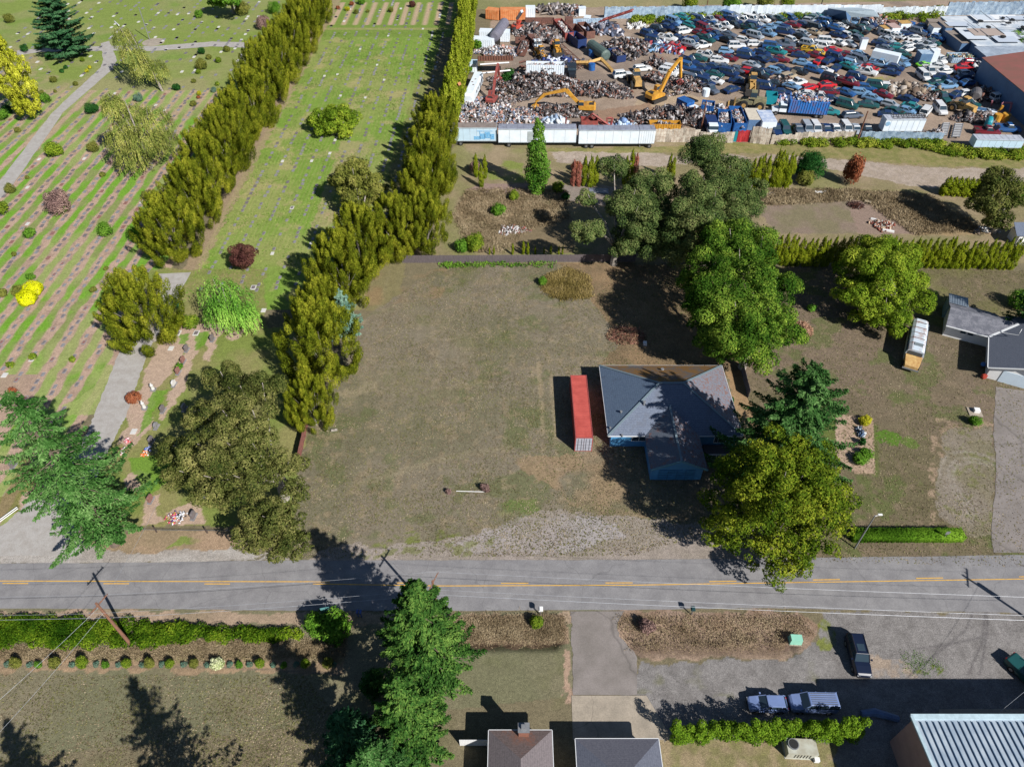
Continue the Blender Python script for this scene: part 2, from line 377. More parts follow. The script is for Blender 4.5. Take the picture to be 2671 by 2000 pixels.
n_big = fbm(gx, gy, 14, 3, 4); n_mid = fbm(gx, gy, 4.2, 4, 6); n_fine = fbm(gx, gy, 1.1, 5, 4)
c3 = lambda c: np.array(alb(c), np.float32)
GC = np.tile(c3((120, 111, 88)), (len(gx), 1))
def inside(poly, x, y):
    ins = np.zeros(len(x), bool); n = len(poly)
    for i in range(n):
        x1, y1 = poly[i]; x2, y2 = poly[(i + 1) % n]
        if y1 == y2: continue
        c = ((y1 > y) != (y2 > y)) & (x < (x2 - x1) * (y - y1) / (y2 - y1) + x1); ins ^= c
    return ins
def paint(poly, col, a=1.0, noise=None, thr=None, soft=.2, warp=True, col2=None, n2=None):
    """poly world outline (ragged edge); noise+thr leaves only the patches where noise>thr"""
    P = np.array(poly); bx = (gx > P[:, 0].min() - 2) & (gx < P[:, 0].max() + 2) & (gy > P[:, 1].min() - 2) & (gy < P[:, 1].max() + 2)
    idx = np.where(bx)[0]; X, Y = (wx[idx], wy[idx]) if warp else (gx[idx], gy[idx])
    idx = idx[inside(poly, X, Y)]; al = np.full(len(idx), a, np.float32)
    if noise is not None: al *= np.clip((noise[idx] - thr) / soft, 0, 1)
    c = c3(col)[None]
    if col2 is not None:
        k = np.clip(((n_mid if n2 is None else n2)[idx] - .38) / .24, 0, 1)[:, None]; c = c * (1 - k) + c3(col2)[None] * k
    GC[idx] = GC[idx] * (1 - al[:, None]) + c * al[:, None]
def stroke(pts, width, col, a=1.0, soft=.4, noise=None, thr=.4):
    P = np.array(pts); m = width + 1; bx = (gx > P[:, 0].min() - m) & (gx < P[:, 0].max() + m) & (gy > P[:, 1].min() - m) & (gy < P[:, 1].max() + m)
    idx = np.where(bx)[0]; X, Y = gx[idx], gy[idx]; dm = np.full(len(idx), 1e9)
    for i in range(len(P) - 1):
        d = P[i + 1] - P[i]; l2 = max(1e-9, d @ d); t = np.clip(((X - P[i, 0]) * d[0] + (Y - P[i, 1]) * d[1]) / l2, 0, 1)
        dm = np.minimum(dm, np.hypot(X - P[i, 0] - t * d[0], Y - P[i, 1] - t * d[1]))
    al = np.clip((width / 2 - dm) / soft + .5, 0, 1) * a
    if noise is not None: al *= np.clip((noise[idx] - thr) / .1, 0, 1)
    GC[idx] = GC[idx] * (1 - al[:, None]) + c3(col)[None] * al[:, None]
def disc(c, rx, ry=None, n=20): ry = ry or rx; return [(c[0] + rx * math.cos(k / n * 6.283), c[1] + ry * math.sin(k / n * 6.283)) for k in range(n)]
rect = lambda x0, y0, x1, y1: [(x0, y0), (x1, y0), (x1, y1), (x0, y1)]
# --- fields and lots
paint(rect(-1500, 250, 1500, 2500), (150, 140, 104), col2=(128, 128, 88), n2=n_big, warp=False)
CEMG, CEMG2, CDIRT = (134, 172, 60), (120, 148, 62), (184, 160, 140)
# cemetery north lawn
paint(rect(-400, 186, -58, 420), (126, 142, 70), col2=(146, 144, 98), n2=n_big, warp=False)
paint(rect(-400, 205, -64, 300), (112, 140, 56), .8, n_big, .52)
# cemetery west: soil strips between mown grass
idx = np.where((gx < -62.6) & (gx > -330) & (gy > 52) & (gy < 187))[0]
per = 3.3; ph = ((gx[idx] + 67.0 + (fbm(gx[idx], gy[idx], 3.2, 21, 3) - .5) * .95) % per) / per; dist = np.minimum(ph, 1 - ph) * per
hw = .80 + .22 * (fbm(gx[idx], gy[idx], 4, 22, 3) - .45) * 3; tq = np.clip((dist - hw) / .22 + .5, 0, 1)[:, None]
gg = c3((112, 156, 50))[None] * (1 - np.clip((n_mid[idx] - .4) / .25, 0, 1))[:, None] + c3((132, 142, 84))[None] * np.clip((n_mid[idx] - .4) / .25, 0, 1)[:, None]
gb = np.clip((n_big[idx] - .52) / .12, 0, .75)[:, None]; gg = gg * (1 - gb) + c3((152, 158, 100))[None] * gb
dd = c3((178, 152, 134))[None] * (1 - .18 * (n_fine[idx] > .55))[:, None]
farY = np.clip((gy[idx] - 150) / 30, 0, .35)[:, None]; dd = dd * (1 - farY) + c3((170, 156, 118))[None] * farY
GC[idx] = dd * (1 - tq) + gg * tq
paint([O(-60, 1000), O(180, 560), O(300, 900), O(130, 940)], (120, 110, 62), .7)
paint([D(0, 1010), D(380, 930), D(560, 700), D(200, 380), D(-200, 380), D(-200, 1000)], (168, 146, 120), .55, n_mid, .42)
paint([Q(900, 1450), Q(1250, 1250), Q(1480, 900), Q(1640, 900), Q(1350, 1580), Q(900, 1580)], (150, 160, 96), .8)
# middle lawn between the two tree rows
paint([(-58.5, 96), (-26, 96), (-17, 330), (-60, 330)], (138, 148, 82), col2=(116, 146, 58), n2=n_big, warp=False)
paint([(-58.5, 96), (-26, 96), (-17, 330), (-60, 330)], (164, 154, 108), .75, n_mid, .56, .12)
paint(rect(-40, 118, -25, 158), (170, 148, 120), .55, n_big, .5, .1)
for x in np.arange(-56, -20, .9): stroke([(x, 112), (x + 3.2, 235)], .28, (168, 160, 110), .3, .3)
paint(rect(-60, 225, -18, 420), (116, 138, 62))
for k, x in enumerate(np.arange(-56, -18, 3.6)): stroke([(x, 236), (x, 256)], 1.5, (188, 160, 138), .85, .5)
stroke([(-60, 232), (-20, 232)], 1.6, (170, 152, 112), .5, 1)
paint([(-60.6, 106), (-57.3, 106), (-57, 300), (-62, 300)], (158, 138, 112), .8)
paint([(-29, 96), (-20, 96), (-17, 200), (-25, 200)], (132, 124, 84), .6)
# south cemetery corner
paint([E(920, 620), E(1700, 620), E(1700, 1000), S(2200, 0), S(2200, 1560), O(1900, 1040), O(760, 1040), O(500, 960), O(700, 430), E(850, 1230)], (122, 134, 68), col2=(138, 134, 86), n2=n_mid)
for pl in ([E(1060, 1010), E(1260, 990), E(1120, 1250), E(940, 1470), E(900, 1560), E(840, 1540), E(960, 1180)], [E(1230, 1000), E(1310, 1000), E(1180, 1380), E(1090, 1500), E(1080, 1580), E(1020, 1580), E(1130, 1300), E(1200, 1100)],
           [E(1350, 990), E(1420, 1000), E(1340, 1200), E(1290, 1200)], [E(1070, 980), E(1500, 970), E(1480, 1020), E(1080, 1030)], disc(E(1503, 1043), 1.2), disc(O(870, 420), 1.9, 3.2), disc(O(900, 250), 2.3, 3.6), disc(O(880, 750), 1.6),
           [O(920, 880), O(1020, 840), O(1010, 960), O(1060, 1010), O(920, 1030)], [O(1080, 930), O(1320, 850), O(1300, 1030), O(1080, 1040)], disc(O(210, 870), 1.7)):
    paint(pl, (180, 156, 138), .95)
for pl in ([O(990, 170), O(1080, 170), O(930, 400), O(860, 500), O(900, 380)], [E(1150, 1040), E(1220, 1030), E(1200, 1110), E(1140, 1110)], [E(1270, 1030), E(1350, 1020), E(1310, 1110), E(1250, 1130)], [O(820, 590), O(1100, 590), O(1100, 750), O(920, 860)]):
    paint(pl, (104, 142, 46), .85)
# shoulder and gravel mouth of the cemetery lane
paint([O(0, 1060), O(130, 960), O(330, 960), O(540, 1030), O(560, 1160), O(900, 1200), O(1500, 1180), O(1900, 1260), O(-400, 1300), O(-400, 1150)], (172, 166, 160), col2=(158, 150, 142))
paint([O(520, 1040), O(760, 1090), O(900, 1060), O(1500, 1080), O(1520, 1180), O(1000, 1200), O(700, 1190), O(540, 1150)], (164, 140, 116), 1, col2=(148, 130, 104))
paint([O(1040, 1190), O(1160, 1110), O(1320, 1110), O(1180, 1160)], (116, 138, 60), .8, n_mid, .42)
# --- the big dry lot
LOT = [H(0, 1020), H(1080, 1010), (30, 109.5), (30, 52), M(2212, 120), M(-300, 140), O(1880, 1200), O(1900, 660), E(2050, 1500), E(2100, 1100)]
paint(LOT, (128, 119, 102), col2=(113, 109, 86), n2=n_big)
paint(LOT, (96, 104, 62), .6, n_mid, .60, .08)
paint(LOT, (150, 134, 108), .5, n_fine, .60, .06)
paint(disc(G(1090, 900), 10, 16), (132, 122, 100), .5, n_mid, .4)
paint([G(930, 720), G(1180, 700), G(1150, 780), G(960, 800)], (150, 122, 92), .55, n_mid, .42)
paint(disc(G(1250, 730), 6, 6), (98, 104, 56), .55, n_mid, .45)
for k in range(9):
    x = -18 + k * 2.2; stroke([(x, 62 + k), (x + 2.0, 96)], .35, (92, 92, 66), .25, .5)
for (cx, cy, rr, a0, a1) in [(7.5, 93, 5.2, 3.3, 6.0), (7.5, 93, 6.8, 3.4, 5.8), (7.6, 93.5, 8.1, 3.5, 5.6), (-11, 92, 5, 3.4, 5.7), (-3, 84, 9, 3.4, 5.4)]:
    stroke([(cx + rr * math.cos(t), cy + .75 * rr * math.sin(t)) for t in np.linspace(a0, a1, 18)], .3, (160, 147, 122), .5, .3, n_fine, .4)
for x in (4.4, 6.2): stroke([(x, 61), (x + .1, 72), (x - .3, 84)], .55, (164, 148, 120), .55, .4, n_fine, .35)
for k in range(30): stroke([(-24 + k * 1.9, 56), (-22.5 + k * 1.9, 107)], .5, (104, 100, 76) if k % 2 else (140, 130, 108), .2, .5, n_fine, .35)
for k in range(40): stroke([(-55 + k * 1.3, 24), (-55 + k * 1.3, 33)], .45, (130, 122, 98), .22, .4)
stroke([G(855, 1050), G(960, 1010)], 2.6, (150, 138, 112), .6, 1.2, n_fine, .42)
stroke([G(940, 1260), G(1180, 1190), G(1330, 1165)], 1.0, (144, 134, 108), .5, .6)
paint([G(900, 1440), G(1100, 1370), G(1250, 1400), G(1240, 1440), G(1080, 1430)], (112, 122, 56), .8, n_fine, .46, .1)
paint([G(1180, 1320), G(1400, 1300), G(1420, 1400), G(1250, 1390)], (96, 118, 52), .6, n_mid, .48)
# under the oak / maple, two mixed tones of brown litter
paint([H(780, 1000), H(1100, 1000), H(1900, 1050), J(2100, 0), J(2150, 900), J(1900, 300), J(700, 240), J(1000, 0), H(1100, 1400), H(1000, 1200)], (142, 118, 90), .9, col2=(122, 104, 80))
paint([J(-100, 1080), J(620, 1020), J(830, 1060), J(1180, 1300), J(1600, 1330), J(1900, 1600), J(700, 1600), J(300, 1340)], (150, 128, 102), .8, n_mid, .4)
paint([J(1850, 300), J(2212, 300), J(2212, 900), J(1900, 640)], (158, 130, 98), .9)
# gravel frontage
GRV = [G(760, 1480), G(860, 1420), G(1000, 1425), G(1180, 1405), G(1330, 1370), G(1400, 1330), G(1520, 1335), G(1850, 1370), G(1990, 1400), G(2000, 1480)]
paint(GRV, (158, 147, 140), .9, col2=(148, 138, 128))
paint([G(1180, 1420), G(1360, 1345), G(1560, 1345), G(1640, 1400), G(1500, 1440), G(1250, 1440)], (164, 158, 158), .75, n_big, .3, .3)
paint([G(850, 1450), G(1290, 1405), G(1290, 1440), G(900, 1455)], (118, 122, 70), .7, n_fine, .52, .08)
# right hand yard
RY = [I(380, 1110), I(2400, 1170), (80, 60), G(2671, 1480), G(2000, 1460), J(2212, 1300), J(2000, 300), J(2100, 0)]
paint(RY, (120, 106, 90), col2=(108, 100, 76), n2=n_big)
paint(RY, (90, 104, 52), .6, n_mid, .61, .06)
paint(RY, (134, 118, 98), .5, n_fine, .60, .06)
paint(rect(62, 92, 90, 109), (112, 112, 66), .6, n_mid, .42)
paint(disc(K(935, 995), 1.9, 1.6), (86, 118, 40), .95); paint(disc(K(1080, 1025), 1.0), (90, 116, 44), .8); paint([K(500, 900), K(590, 850), K(585, 1130), K(510, 1080)], (94, 110, 46), .8)
stroke([K(845, 920), K(850, 1240)], .9, (92, 108, 48), .7, .6)
paint([K(1230, 950), K(1290, 850), K(1650, 900), K(1660, 660), K(1837, 690), K(1837, 760), K(1720, 700), K(1650, 960), K(1300, 960), K(1230, 1600), K(1200, 1640)], (164, 142, 120), .8, n_fine, .40, .2)
paint([K(1250, 1500), K(1300, 950), K(1640, 930), K(1640, 1656), K(1480, 1656)], (140, 130, 118), .9, col2=(128, 120, 100))
paint([K(1250, 1500), K(1300, 950), K(1640, 930), K(1640, 1656), K(1480, 1656)], (112, 116, 66), .6, n_fine, .6, .06)
arc = lambda c, r1, r2, a0, a1, n=26: [(c[0] + r1 * math.cos(t), c[1] + r2 * math.sin(t)) for t in np.linspace(a0, a1, n)]
ac = K(1580, 1330)
for rr in (3.9, 4.5, 5.5): stroke(arc((ac[0], ac[1]), rr, rr * 1.15, .6, 3.9), .4, (168, 160, 152), .4, .35, n_fine, .36)
# garden bed
paint([K(585, 840), K(700, 850), K(835, 870), K(848, 1240), K(720, 1235), K(650, 1170), K(585, 1120)], (176, 152, 132), 1, col2=(158, 134, 112), warp=False)
# --- strip between the yard and the hedges
ST = [(-19, 110), (190, 109), (190, 176), (-12, 157), (-19, 150)]
paint(ST, (150, 134, 108), col2=(134, 124, 92), n2=n_mid, warp=False)
paint(ST, (122, 126, 74), .6, n_big, .55, .1)
paint([H(750, 250), H(1440, 250), H(1620, 290), I(0, 290), I(560, 370), I(900, 430), I(1400, 540), I(2400, 560), I(2400, 400), I(1500, 400), I(1000, 350), I(400, 300), H(1700, 330), H(1500, 350), H(800, 330)], (172, 158, 146), .92, col2=(160, 146, 132), n2=n_fine)
paint([H(700, 225), H(1600, 215), I(60, 190), I(2400, 300), I(2400, 400), I(1500, 380), I(300, 290), H(1600, 260), H(720, 250)], (142, 132, 88), .9, col2=(122, 122, 70), n2=n_fine)
paint([I(200, 700), I(900, 620), I(1280, 700), I(1420, 880), I(380, 890)], (134, 118, 106), .9, col2=(124, 116, 92), n2=n_mid)
paint([I(900, 620), I(1250, 700), I(1420, 890), I(960, 890)], (144, 124, 112), .9)
paint([I(960, 560), I(1500, 560), I(1450, 700), I(1000, 620)], (128, 124, 82), .7)
paint([I(1300, 700), I(1700, 800), I(2050, 900), I(1300, 900)], (160, 136, 104), .8, n_mid, .4)
paint([H(80, 700), H(180, 510), H(520, 500), H(840, 700), H(560, 800), H(300, 730)], (158, 136, 108), .9, n_fine, .25, .2)
paint([H(170, 510), H(280, 470), H(640, 470), H(720, 520), H(500, 560)], (146, 124, 116), .9)
paint([H(310, 300), H(560, 330), H(560, 460), H(320, 440)], (122, 136, 62), .8, n_mid, .4)
paint([H(500, 650), H(900, 680), H(900, 930), H(480, 930)], (122, 108, 84), .9)
paint([H(760, 480), H(1200, 480), H(1100, 620), H(760, 560)], (140, 130, 132), .6)
# --- scrap yard soil
YARD = [(-10, 158), (23, 158), C(0, 1500), C(600, 1480), C(1300, 1470), C(2300, 1600), (200, 160), (200, 262), (-6, 250)]
paint(YARD, (162, 144, 128), col2=(150, 132, 116), n2=n_mid, warp=False)
paint(YARD, (124, 112, 104), .6, n_big, .56, .1)
paint([B(0, 1150), B(150, 900), B(1000, 1080), B(700, 1100), B(400, 1080), B(100, 1200)], (176, 156, 130), .8)
paint([A(1500, 1180), A(2212, 1080), A(2212, 1280), A(1700, 1290)], (146, 118, 98), .8)
paint([C(350, 870), C(480, 830), C(880, 790), C(860, 830), C(480, 870)], (150, 144, 84), .9, n_fine, .35)
paint([B(80, 300), B(200, 250), B(420, 320), B(300, 400), B(60, 420)], (160, 140, 108), .9)
# --- south of the road
paint([(-90, 41.2), M(1050, 490), N(-60, 390), N(-20, 700), N(0, 800), M(1830, 1020), (-90, 20)], (128, 120, 98), col2=(116, 114, 88), n2=n_big, warp=False)
paint([(-90, 33.6), M(200, 860), M(200, 40000 / 40), (-90, 10)], (136, 124, 102), .45, n_mid, .52, .1)
paint([(-90, 33.6), M(1180, 720), M(1800, 700), M(1790, 1400), (-90, 8)], (100, 104, 64), .5, n_mid, .6, .2)
paint([L(-300, 470), L(2212, 478), M(650, 480), M(1000, 490), M(1830, 480), M(1830, 530), M(1000, 560), L(2100, 590), L(1600, 560), L(800, 560), L(-300, 530)], (168, 146, 126), .95, col2=(152, 134, 112))
paint([L(-300, 715), L(900, 705), L(1300, 650), L(1950, 690), L(2212, 680), L(2212, 860), L(-300, 870)], (152, 136, 106), .9, col2=(136, 124, 90), n2=n_fine)
paint([L(-300, 790), L(2212, 790), L(2212, 872), L(-300, 866)], (164, 138, 112), .9, col2=(150, 128, 104))
stroke([L(-300, 828), L(1400, 832), L(2212, 880)], .14, (96, 92, 84), .9, .2)
# ditches with dead grass
paint([M(980, 500), M(1740, 490), M(1790, 560), M(1790, 660), M(1700, 700), M(1060, 700)], (152, 130, 108), 1, col2=(134, 114, 92), n2=n_fine)
stroke([M(1100, 672), M(1400, 680), M(1720, 672)], .55, (58, 44, 36), .9, .5, n_fine, .3)
paint([N(0, 420), N(60, 400), N(1000, 400), N(1130, 470), N(1080, 580), N(900, 640), N(160, 660), N(20, 560)], (154, 132, 116), 1, col2=(138, 116, 98), n2=n_fine)
stroke([N(60, 560), N(480, 550), N(880, 530)], 1.5, (112, 96, 84), .7, .8, n_fine, .35)
stroke([N(200, 565), N(640, 550), N(860, 535)], .4, (50, 42, 36), .8, .5, n_fine, .45)
paint([N(640, 570), N(960, 600), N(900, 650), N(200, 660), N(100, 620)], (164, 142, 122), .7)
# gravel parking in the south-east
paint([N(1130, 400), N(2500, 400), N(2500, 1400), N(1200, 1400), N(1210, 1090), N(-50, 1090), N(140, 690), N(900, 650), N(1120, 560)], (136, 132, 130), 1, col2=(124, 120, 118), n2=n_fine)
paint([N(140, 690), N(900, 650), N(1180, 600), N(1110, 770), N(1000, 800), N(700, 850), N(100, 850)], (112, 112, 76), .75, n_mid, .42, .15)
paint([N(1350, 640), N(1600, 670), N(1640, 750), N(1380, 750)], (166, 148, 130), .8, n_fine, .3)
paint([N(1560, 640), N(1780, 700), N(1740, 750), N(1560, 700)], (112, 122, 44), .9, n_fine, .5, .06)
paint([N(1120, 440), N(1190, 440), N(1180, 600), N(1110, 600)], (118, 126, 52), .85, n_fine, .45)
for pp in ([N(2000, 240), N(1900, 500), N(1700, 660), N(1590, 750)], [N(2010, 300), N(1990, 560), N(1910, 740)], [N(2010, 290), N(2015, 500), N(1975, 740)], [N(1980, 540), N(1800, 580), N(1640, 600)]): stroke(pp, .22, (88, 84, 86), .55, .2)
# lawns at the bottom right
paint([N(250, 1090), N(1200, 1090), N(1230, 1400), N(250, 1400)], (150, 134, 106), 1, col2=(128, 122, 84), n2=n_fine)
paint([N(400, 1150), N(860, 1130), N(800, 1240), N(400, 1300)], (118, 118, 66), .6, n_mid, .5)
paint([M(1780, 700), M(1830, 700), M(1830, 1060), M(1790, 1060)], (170, 144, 124), .95)
GM = bpy.data.materials.new('ground_soil_and_grass'); GM.use_nodes = True
def groundmat():
    t = GM.node_tree; b = t.nodes['Principled BSDF']; at = t.nodes.new('ShaderNodeAttribute'); at.attribute_name = 'Col'
    tc = t.nodes.new('ShaderNodeTexCoord'); b.inputs['Roughness'].default_value = .95; b.inputs['Specular IOR Level'].default_value = .15
    prev = at.outputs['Color']
    for sc, lo, hi, det in ((.7, .84, 1.16, 9), (2.6, .72, 1.28, 6), (8.5, .55, 1.42, 3)):
        n = t.nodes.new('ShaderNodeTexNoise'); n.inputs['Scale'].default_value = sc; n.inputs['Detail'].default_value = det; n.inputs['Roughness'].default_value = .75
        t.links.new(tc.outputs['Object'], n.inputs['Vector'])
        mr = t.nodes.new('ShaderNodeMapRange'); mr.inputs[1].default_value = .3; mr.inputs[2].default_value = .7; mr.inputs[3].default_value = lo; mr.inputs[4].default_value = hi
        t.links.new(n.outputs['Fac'], mr.inputs[0])
        mx = t.nodes.new('ShaderNodeMix'); mx.data_type = 'RGBA'; mx.blend_type = 'MULTIPLY'; mx.inputs[0].default_value = 1
        t.links.new(prev, mx.inputs[6]); t.links.new(mr.outputs[0], mx.inputs[7]); prev = mx.outputs[2]
    t.links.new(prev, b.inputs['Base Color'])
    bp = t.nodes.new('ShaderNodeBump'); bp.inputs['Strength'].default_value = .5; bp.inputs['Distance'].default_value = .08
    t.links.new(n.outputs['Fac'], bp.inputs['Height']); t.links.new(bp.outputs[0], b.inputs['Normal'])
groundmat()
# gentle relief: road-side ditches sink a little, the rest is level
GZ = np.zeros(len(gx), np.float32)
def dig(y0, yc, y1, x0, x1, dep):
    k = np.clip(1 - np.abs(gy - yc) / ((y1 - y0) / 2), 0, 1) * np.clip((gx - x0) / 1.5, 0, 1) * np.clip((x1 - gx) / 1.5, 0, 1)
    GZ[:] -= dep * k * k * (3 - 2 * k)
dig(M(0, 720)[1], M(0, 668)[1], M(0, 560)[1], M(1020, 668)[0], M(1790, 668)[0], .7)
dig(N(0, 660)[1], N(0, 552)[1], N(0, 440)[1], N(20, 552)[0], N(1020, 552)[0], .7)
gme = npmesh('ground', np.column_stack([gx, gy, GZ]), GF, GM)
ca = gme.color_attributes.new('Col', 'FLOAT_COLOR', 'POINT'); ca.data.foreach_set('color', np.column_stack([GC, np.ones(len(GC))]).astype(np.float32).ravel())
gme.polygons.foreach_set('use_smooth', [True] * len(gme.polygons))
ground = link('ground', gme); tag(ground, 'flat ground of dry lawns, mown grass, soil and gravel', 'ground', kind='structure')
# ---------------------------------------------------------------- paved strips
def strip(name, left, right, m, z, label, cat, jag=0.0, sub=1):
    """sheet between two edge lines given as world points of equal count"""
    r = random.Random(5); vs, fs = [], []; l2, r2 = [], []
    for a, b_ in ((left, l2), (right, r2)):
        for i in range(len(a) - 1):
            for k in range(sub):
                t = k / sub; b_.append((a[i][0] * (1 - t) + a[i + 1][0] * t + r.uniform(-jag, jag), a[i][1] * (1 - t) + a[i + 1][1] * t + r.uniform(-jag, jag)))
        b_.append(a[-1])
    for p, q in zip(l2, r2): vs += [(p[0], p[1], z), (q[0], q[1], z)]
    fs = [(2 * i, 2 * i + 1, 2 * i + 3, 2 * i + 2) for i in range(len(l2) - 1)]
    o = MB().add(vs, fs).build(name, m); tag(o, label, cat, kind='structure'); return o
asph = mat('asphalt', (143, 141, 142), .9, 0, .12, .5, (124, 122, 124), detail=12, bump=.15)
def cracks(m, sc=.12, w=.012, amt=.35):
    t = m.node_tree; b = t.nodes['Principled BSDF']; src = b.inputs['Base Color'].links[0].from_socket
    tc = [x for x in t.nodes if x.type == 'TEX_COORD'][0]; v = t.nodes.new('ShaderNodeTexVoronoi'); v.feature = 'DISTANCE_TO_EDGE'; v.inputs['Scale'].default_value = sc
    nz = t.nodes.new('ShaderNodeTexNoise'); nz.inputs['Scale'].default_value = .6; ad = t.nodes.new('ShaderNodeMix'); ad.data_type = 'RGBA'; ad.blend_type = 'ADD'; ad.inputs[0].default_value = .9
    t.links.new(tc.outputs['Object'], nz.inputs['Vector']); t.links.new(tc.outputs['Object'], ad.inputs[6]); t.links.new(nz.outputs['Color'], ad.inputs[7]); t.links.new(ad.outputs[2], v.inputs['Vector'])
    mr = t.nodes.new('ShaderNodeMapRange'); mr.inputs[1].default_value = 0; mr.inputs[2].default_value = w; mr.inputs[3].default_value = 1 - amt; mr.inputs[4].default_value = 1
    t.links.new(v.outputs['Distance'], mr.inputs[0]); mx = t.nodes.new('ShaderNodeMix'); mx.data_type = 'RGBA'; mx.blend_type = 'MULTIPLY'; mx.inputs[0].default_value = 1
    t.links.new(src, mx.inputs[6]); t.links.new(mr.outputs[0], mx.inputs[7])
    # finer speckle of the stone in the binder
    n2 = t.nodes.new('ShaderNodeTexNoise'); n2.inputs['Scale'].default_value = 9; n2.inputs['Detail'].default_value = 3; t.links.new(tc.outputs['Object'], n2.inputs['Vector'])
    m2 = t.nodes.new('ShaderNodeMapRange'); m2.inputs[1].default_value = .3; m2.inputs[2].default_value = .7; m2.inputs[3].default_value = .86; m2.inputs[4].default_value = 1.12; t.links.new(n2.outputs['Fac'], m2.inputs[0])
    m3 = t.nodes.new('ShaderNodeMix'); m3.data_type = 'RGBA'; m3.blend_type = 'MULTIPLY'; m3.inputs[0].default_value = 1; t.links.new(mx.outputs[2], m3.inputs[6]); t.links.new(m2.outputs[0], m3.inputs[7])
    t.links.new(m3.outputs[2], b.inputs['Base Color'])
cracks(asph, .1, .006, .2)
topE = [(-320, 46.6)] + [G(*p) for p in ((0, 1470), (400, 1466), (760, 1461), (1150, 1461), (1650, 1460), (2000, 1456), (2300, 1452), (2671, 1447))] + [(320, 48.5)]
botE = [(-320, 40.3)] + [G(*p) for p in ((0, 1586), (400, 1588), (760, 1592), (1150, 1593), (1650, 1590), (2000, 1585), (2300, 1592), (2671, 1598))] + [(320, 41)]
road = strip('road', topE, botE, asph, .03, 'two lane grey asphalt road with yellow centre lines', 'road', .05, 14)
# centre lines
cl = [(-320, 43.8)] + [G(*p) for p in ((0, 1518), (400, 1519), (838, 1520), (1150, 1525), (1650, 1523), (2080, 1516), (2671, 1507))] + [(320, 45.6)]
clx = [p[0] for p in cl]; cly = [p[1] for p in cl]
def cy(x): return float(np.interp(x, clx, cly))
yel = mat('road_paint', (232, 178, 66), .7, 0, .3, 3, (190, 150, 80), thr=.42)
xm = G(860, 1520)[0]
def seg(mb, x0, x1, dy, wd=.11, st=1.5):
    n = max(1, int((x1 - x0) / st))
    for i in range(n):
        a, b_ = x0 + (x1 - x0) * i / n, x0 + (x1 - x0) * (i + 1) / n
        mb.add([(a, cy(a) + dy - wd / 2, .042), (b_, cy(b_) + dy - wd / 2, .042), (b_, cy(b_) + dy + wd / 2, .042), (a, cy(a) + dy + wd / 2, .042)], [(0, 1, 2, 3)])
mb = MB(); seg(mb, -150, xm, .16); mb.build('centre_line', yel, road)
mb = MB(); seg(mb, xm - 2, 150, -.14); mb.build('centre_line', yel, road)
mb = MB(); x = G(6, 1523)[0] - 12.2 * 8
while x < xm - 3: seg(mb, x, x + 3.1, -.16, .12); x += 12.2
mb.build('dashed_line', yel, road)
mb = MB(); x = G(1035, 1522)[0]
while x < 150: seg(mb, x, x + 3.3, .17, .12); x += 12.6
mb.build('dashed_line', yel, road)
grv = mat('lane_gravel', (176, 172, 168), .95, 0, .15, .8, (160, 154, 148), detail=12, bump=.3); cracks(grv, .05, .0001, 0)
strip('cemetery_lane', [O(-260, 1235), O(60, 1000), O(330, 740), O(560, 440), Q(1290, 1600), Q(1590, 850), E(1015, 650)], [O(520, 1225), O(520, 1010), O(610, 740), O(745, 450), Q(1740, 1600), Q(2010, 780), E(1225, 640)], grv, .03, 'pale gravel lane running through the cemetery to the tree row', 'path', .12, 16)
strip('cemetery_path', [D(-40, 1620), D(0, 1490), D(430, 930), D(830, 560), D(850, 500), D(830, 360)], [D(0, 1640), D(60, 1590), D(520, 930), D(910, 590), D(965, 500), D(900, 340)], grv, .03, 'straight grey path crossing the western cemetery block', 'path', .1, 14)
strip('cemetery_cross_path', [D(140, 420), D(330, 400), D(930, 380), D(1250, 385), D(1750, 345), D(2125, 355)], [D(140, 460), D(330, 432), D(930, 420), D(1250, 425), D(1750, 385), D(2125, 402)], grv, .041, 'grey path along the north end of the soil strips', 'path', .1, 12)
drv = mat('driveway_asphalt', (142, 134, 130), .92, 0, .15, .4, (124, 117, 112), detail=12); cracks(drv, .09, .012, .3)
strip('east_driveway', [K(1650, 660), K(1632, 960), K(1655, 1180), K(1620, 1656), N(2050, 85)], [K(2300, 760), K(2300, 960), K(2300, 1180), K(2400, 1656), N(2620, 85)], drv, .03, 'weathered asphalt driveway beside the white walled house', 'driveway', .08, 12)
strip('south_driveway', [M(1810, 478), M(1825, 560), M(1815, 640), M(1830, 760), M(1830, 1012)], [M(2160, 478), M(2110, 560), M(2130, 640), M(2240, 760), M(2240, 1012)], drv, .03, 'narrow asphalt driveway crossing the ditch south of the road', 'driveway', .08, 10)
conc = mat('concrete', (172, 160, 144), .9, 0, .2, .6, (150, 140, 126)); cracks(conc, .22, .01, .35)
strip('concrete_apron', [M(1820, 1016), M(1830, 1300)], [M(2300, 1016), M(2470, 1300)], conc, .045, 'pale concrete apron in front of the grey roofed garage', 'pavement')
strip('warehouse_walk', [V(700, 940), V(700, 1060)], [V(1900, 935), V(1900, 1060)], conc, .05, 'concrete walk along the shaded side of the metal roofed building', 'pavement')
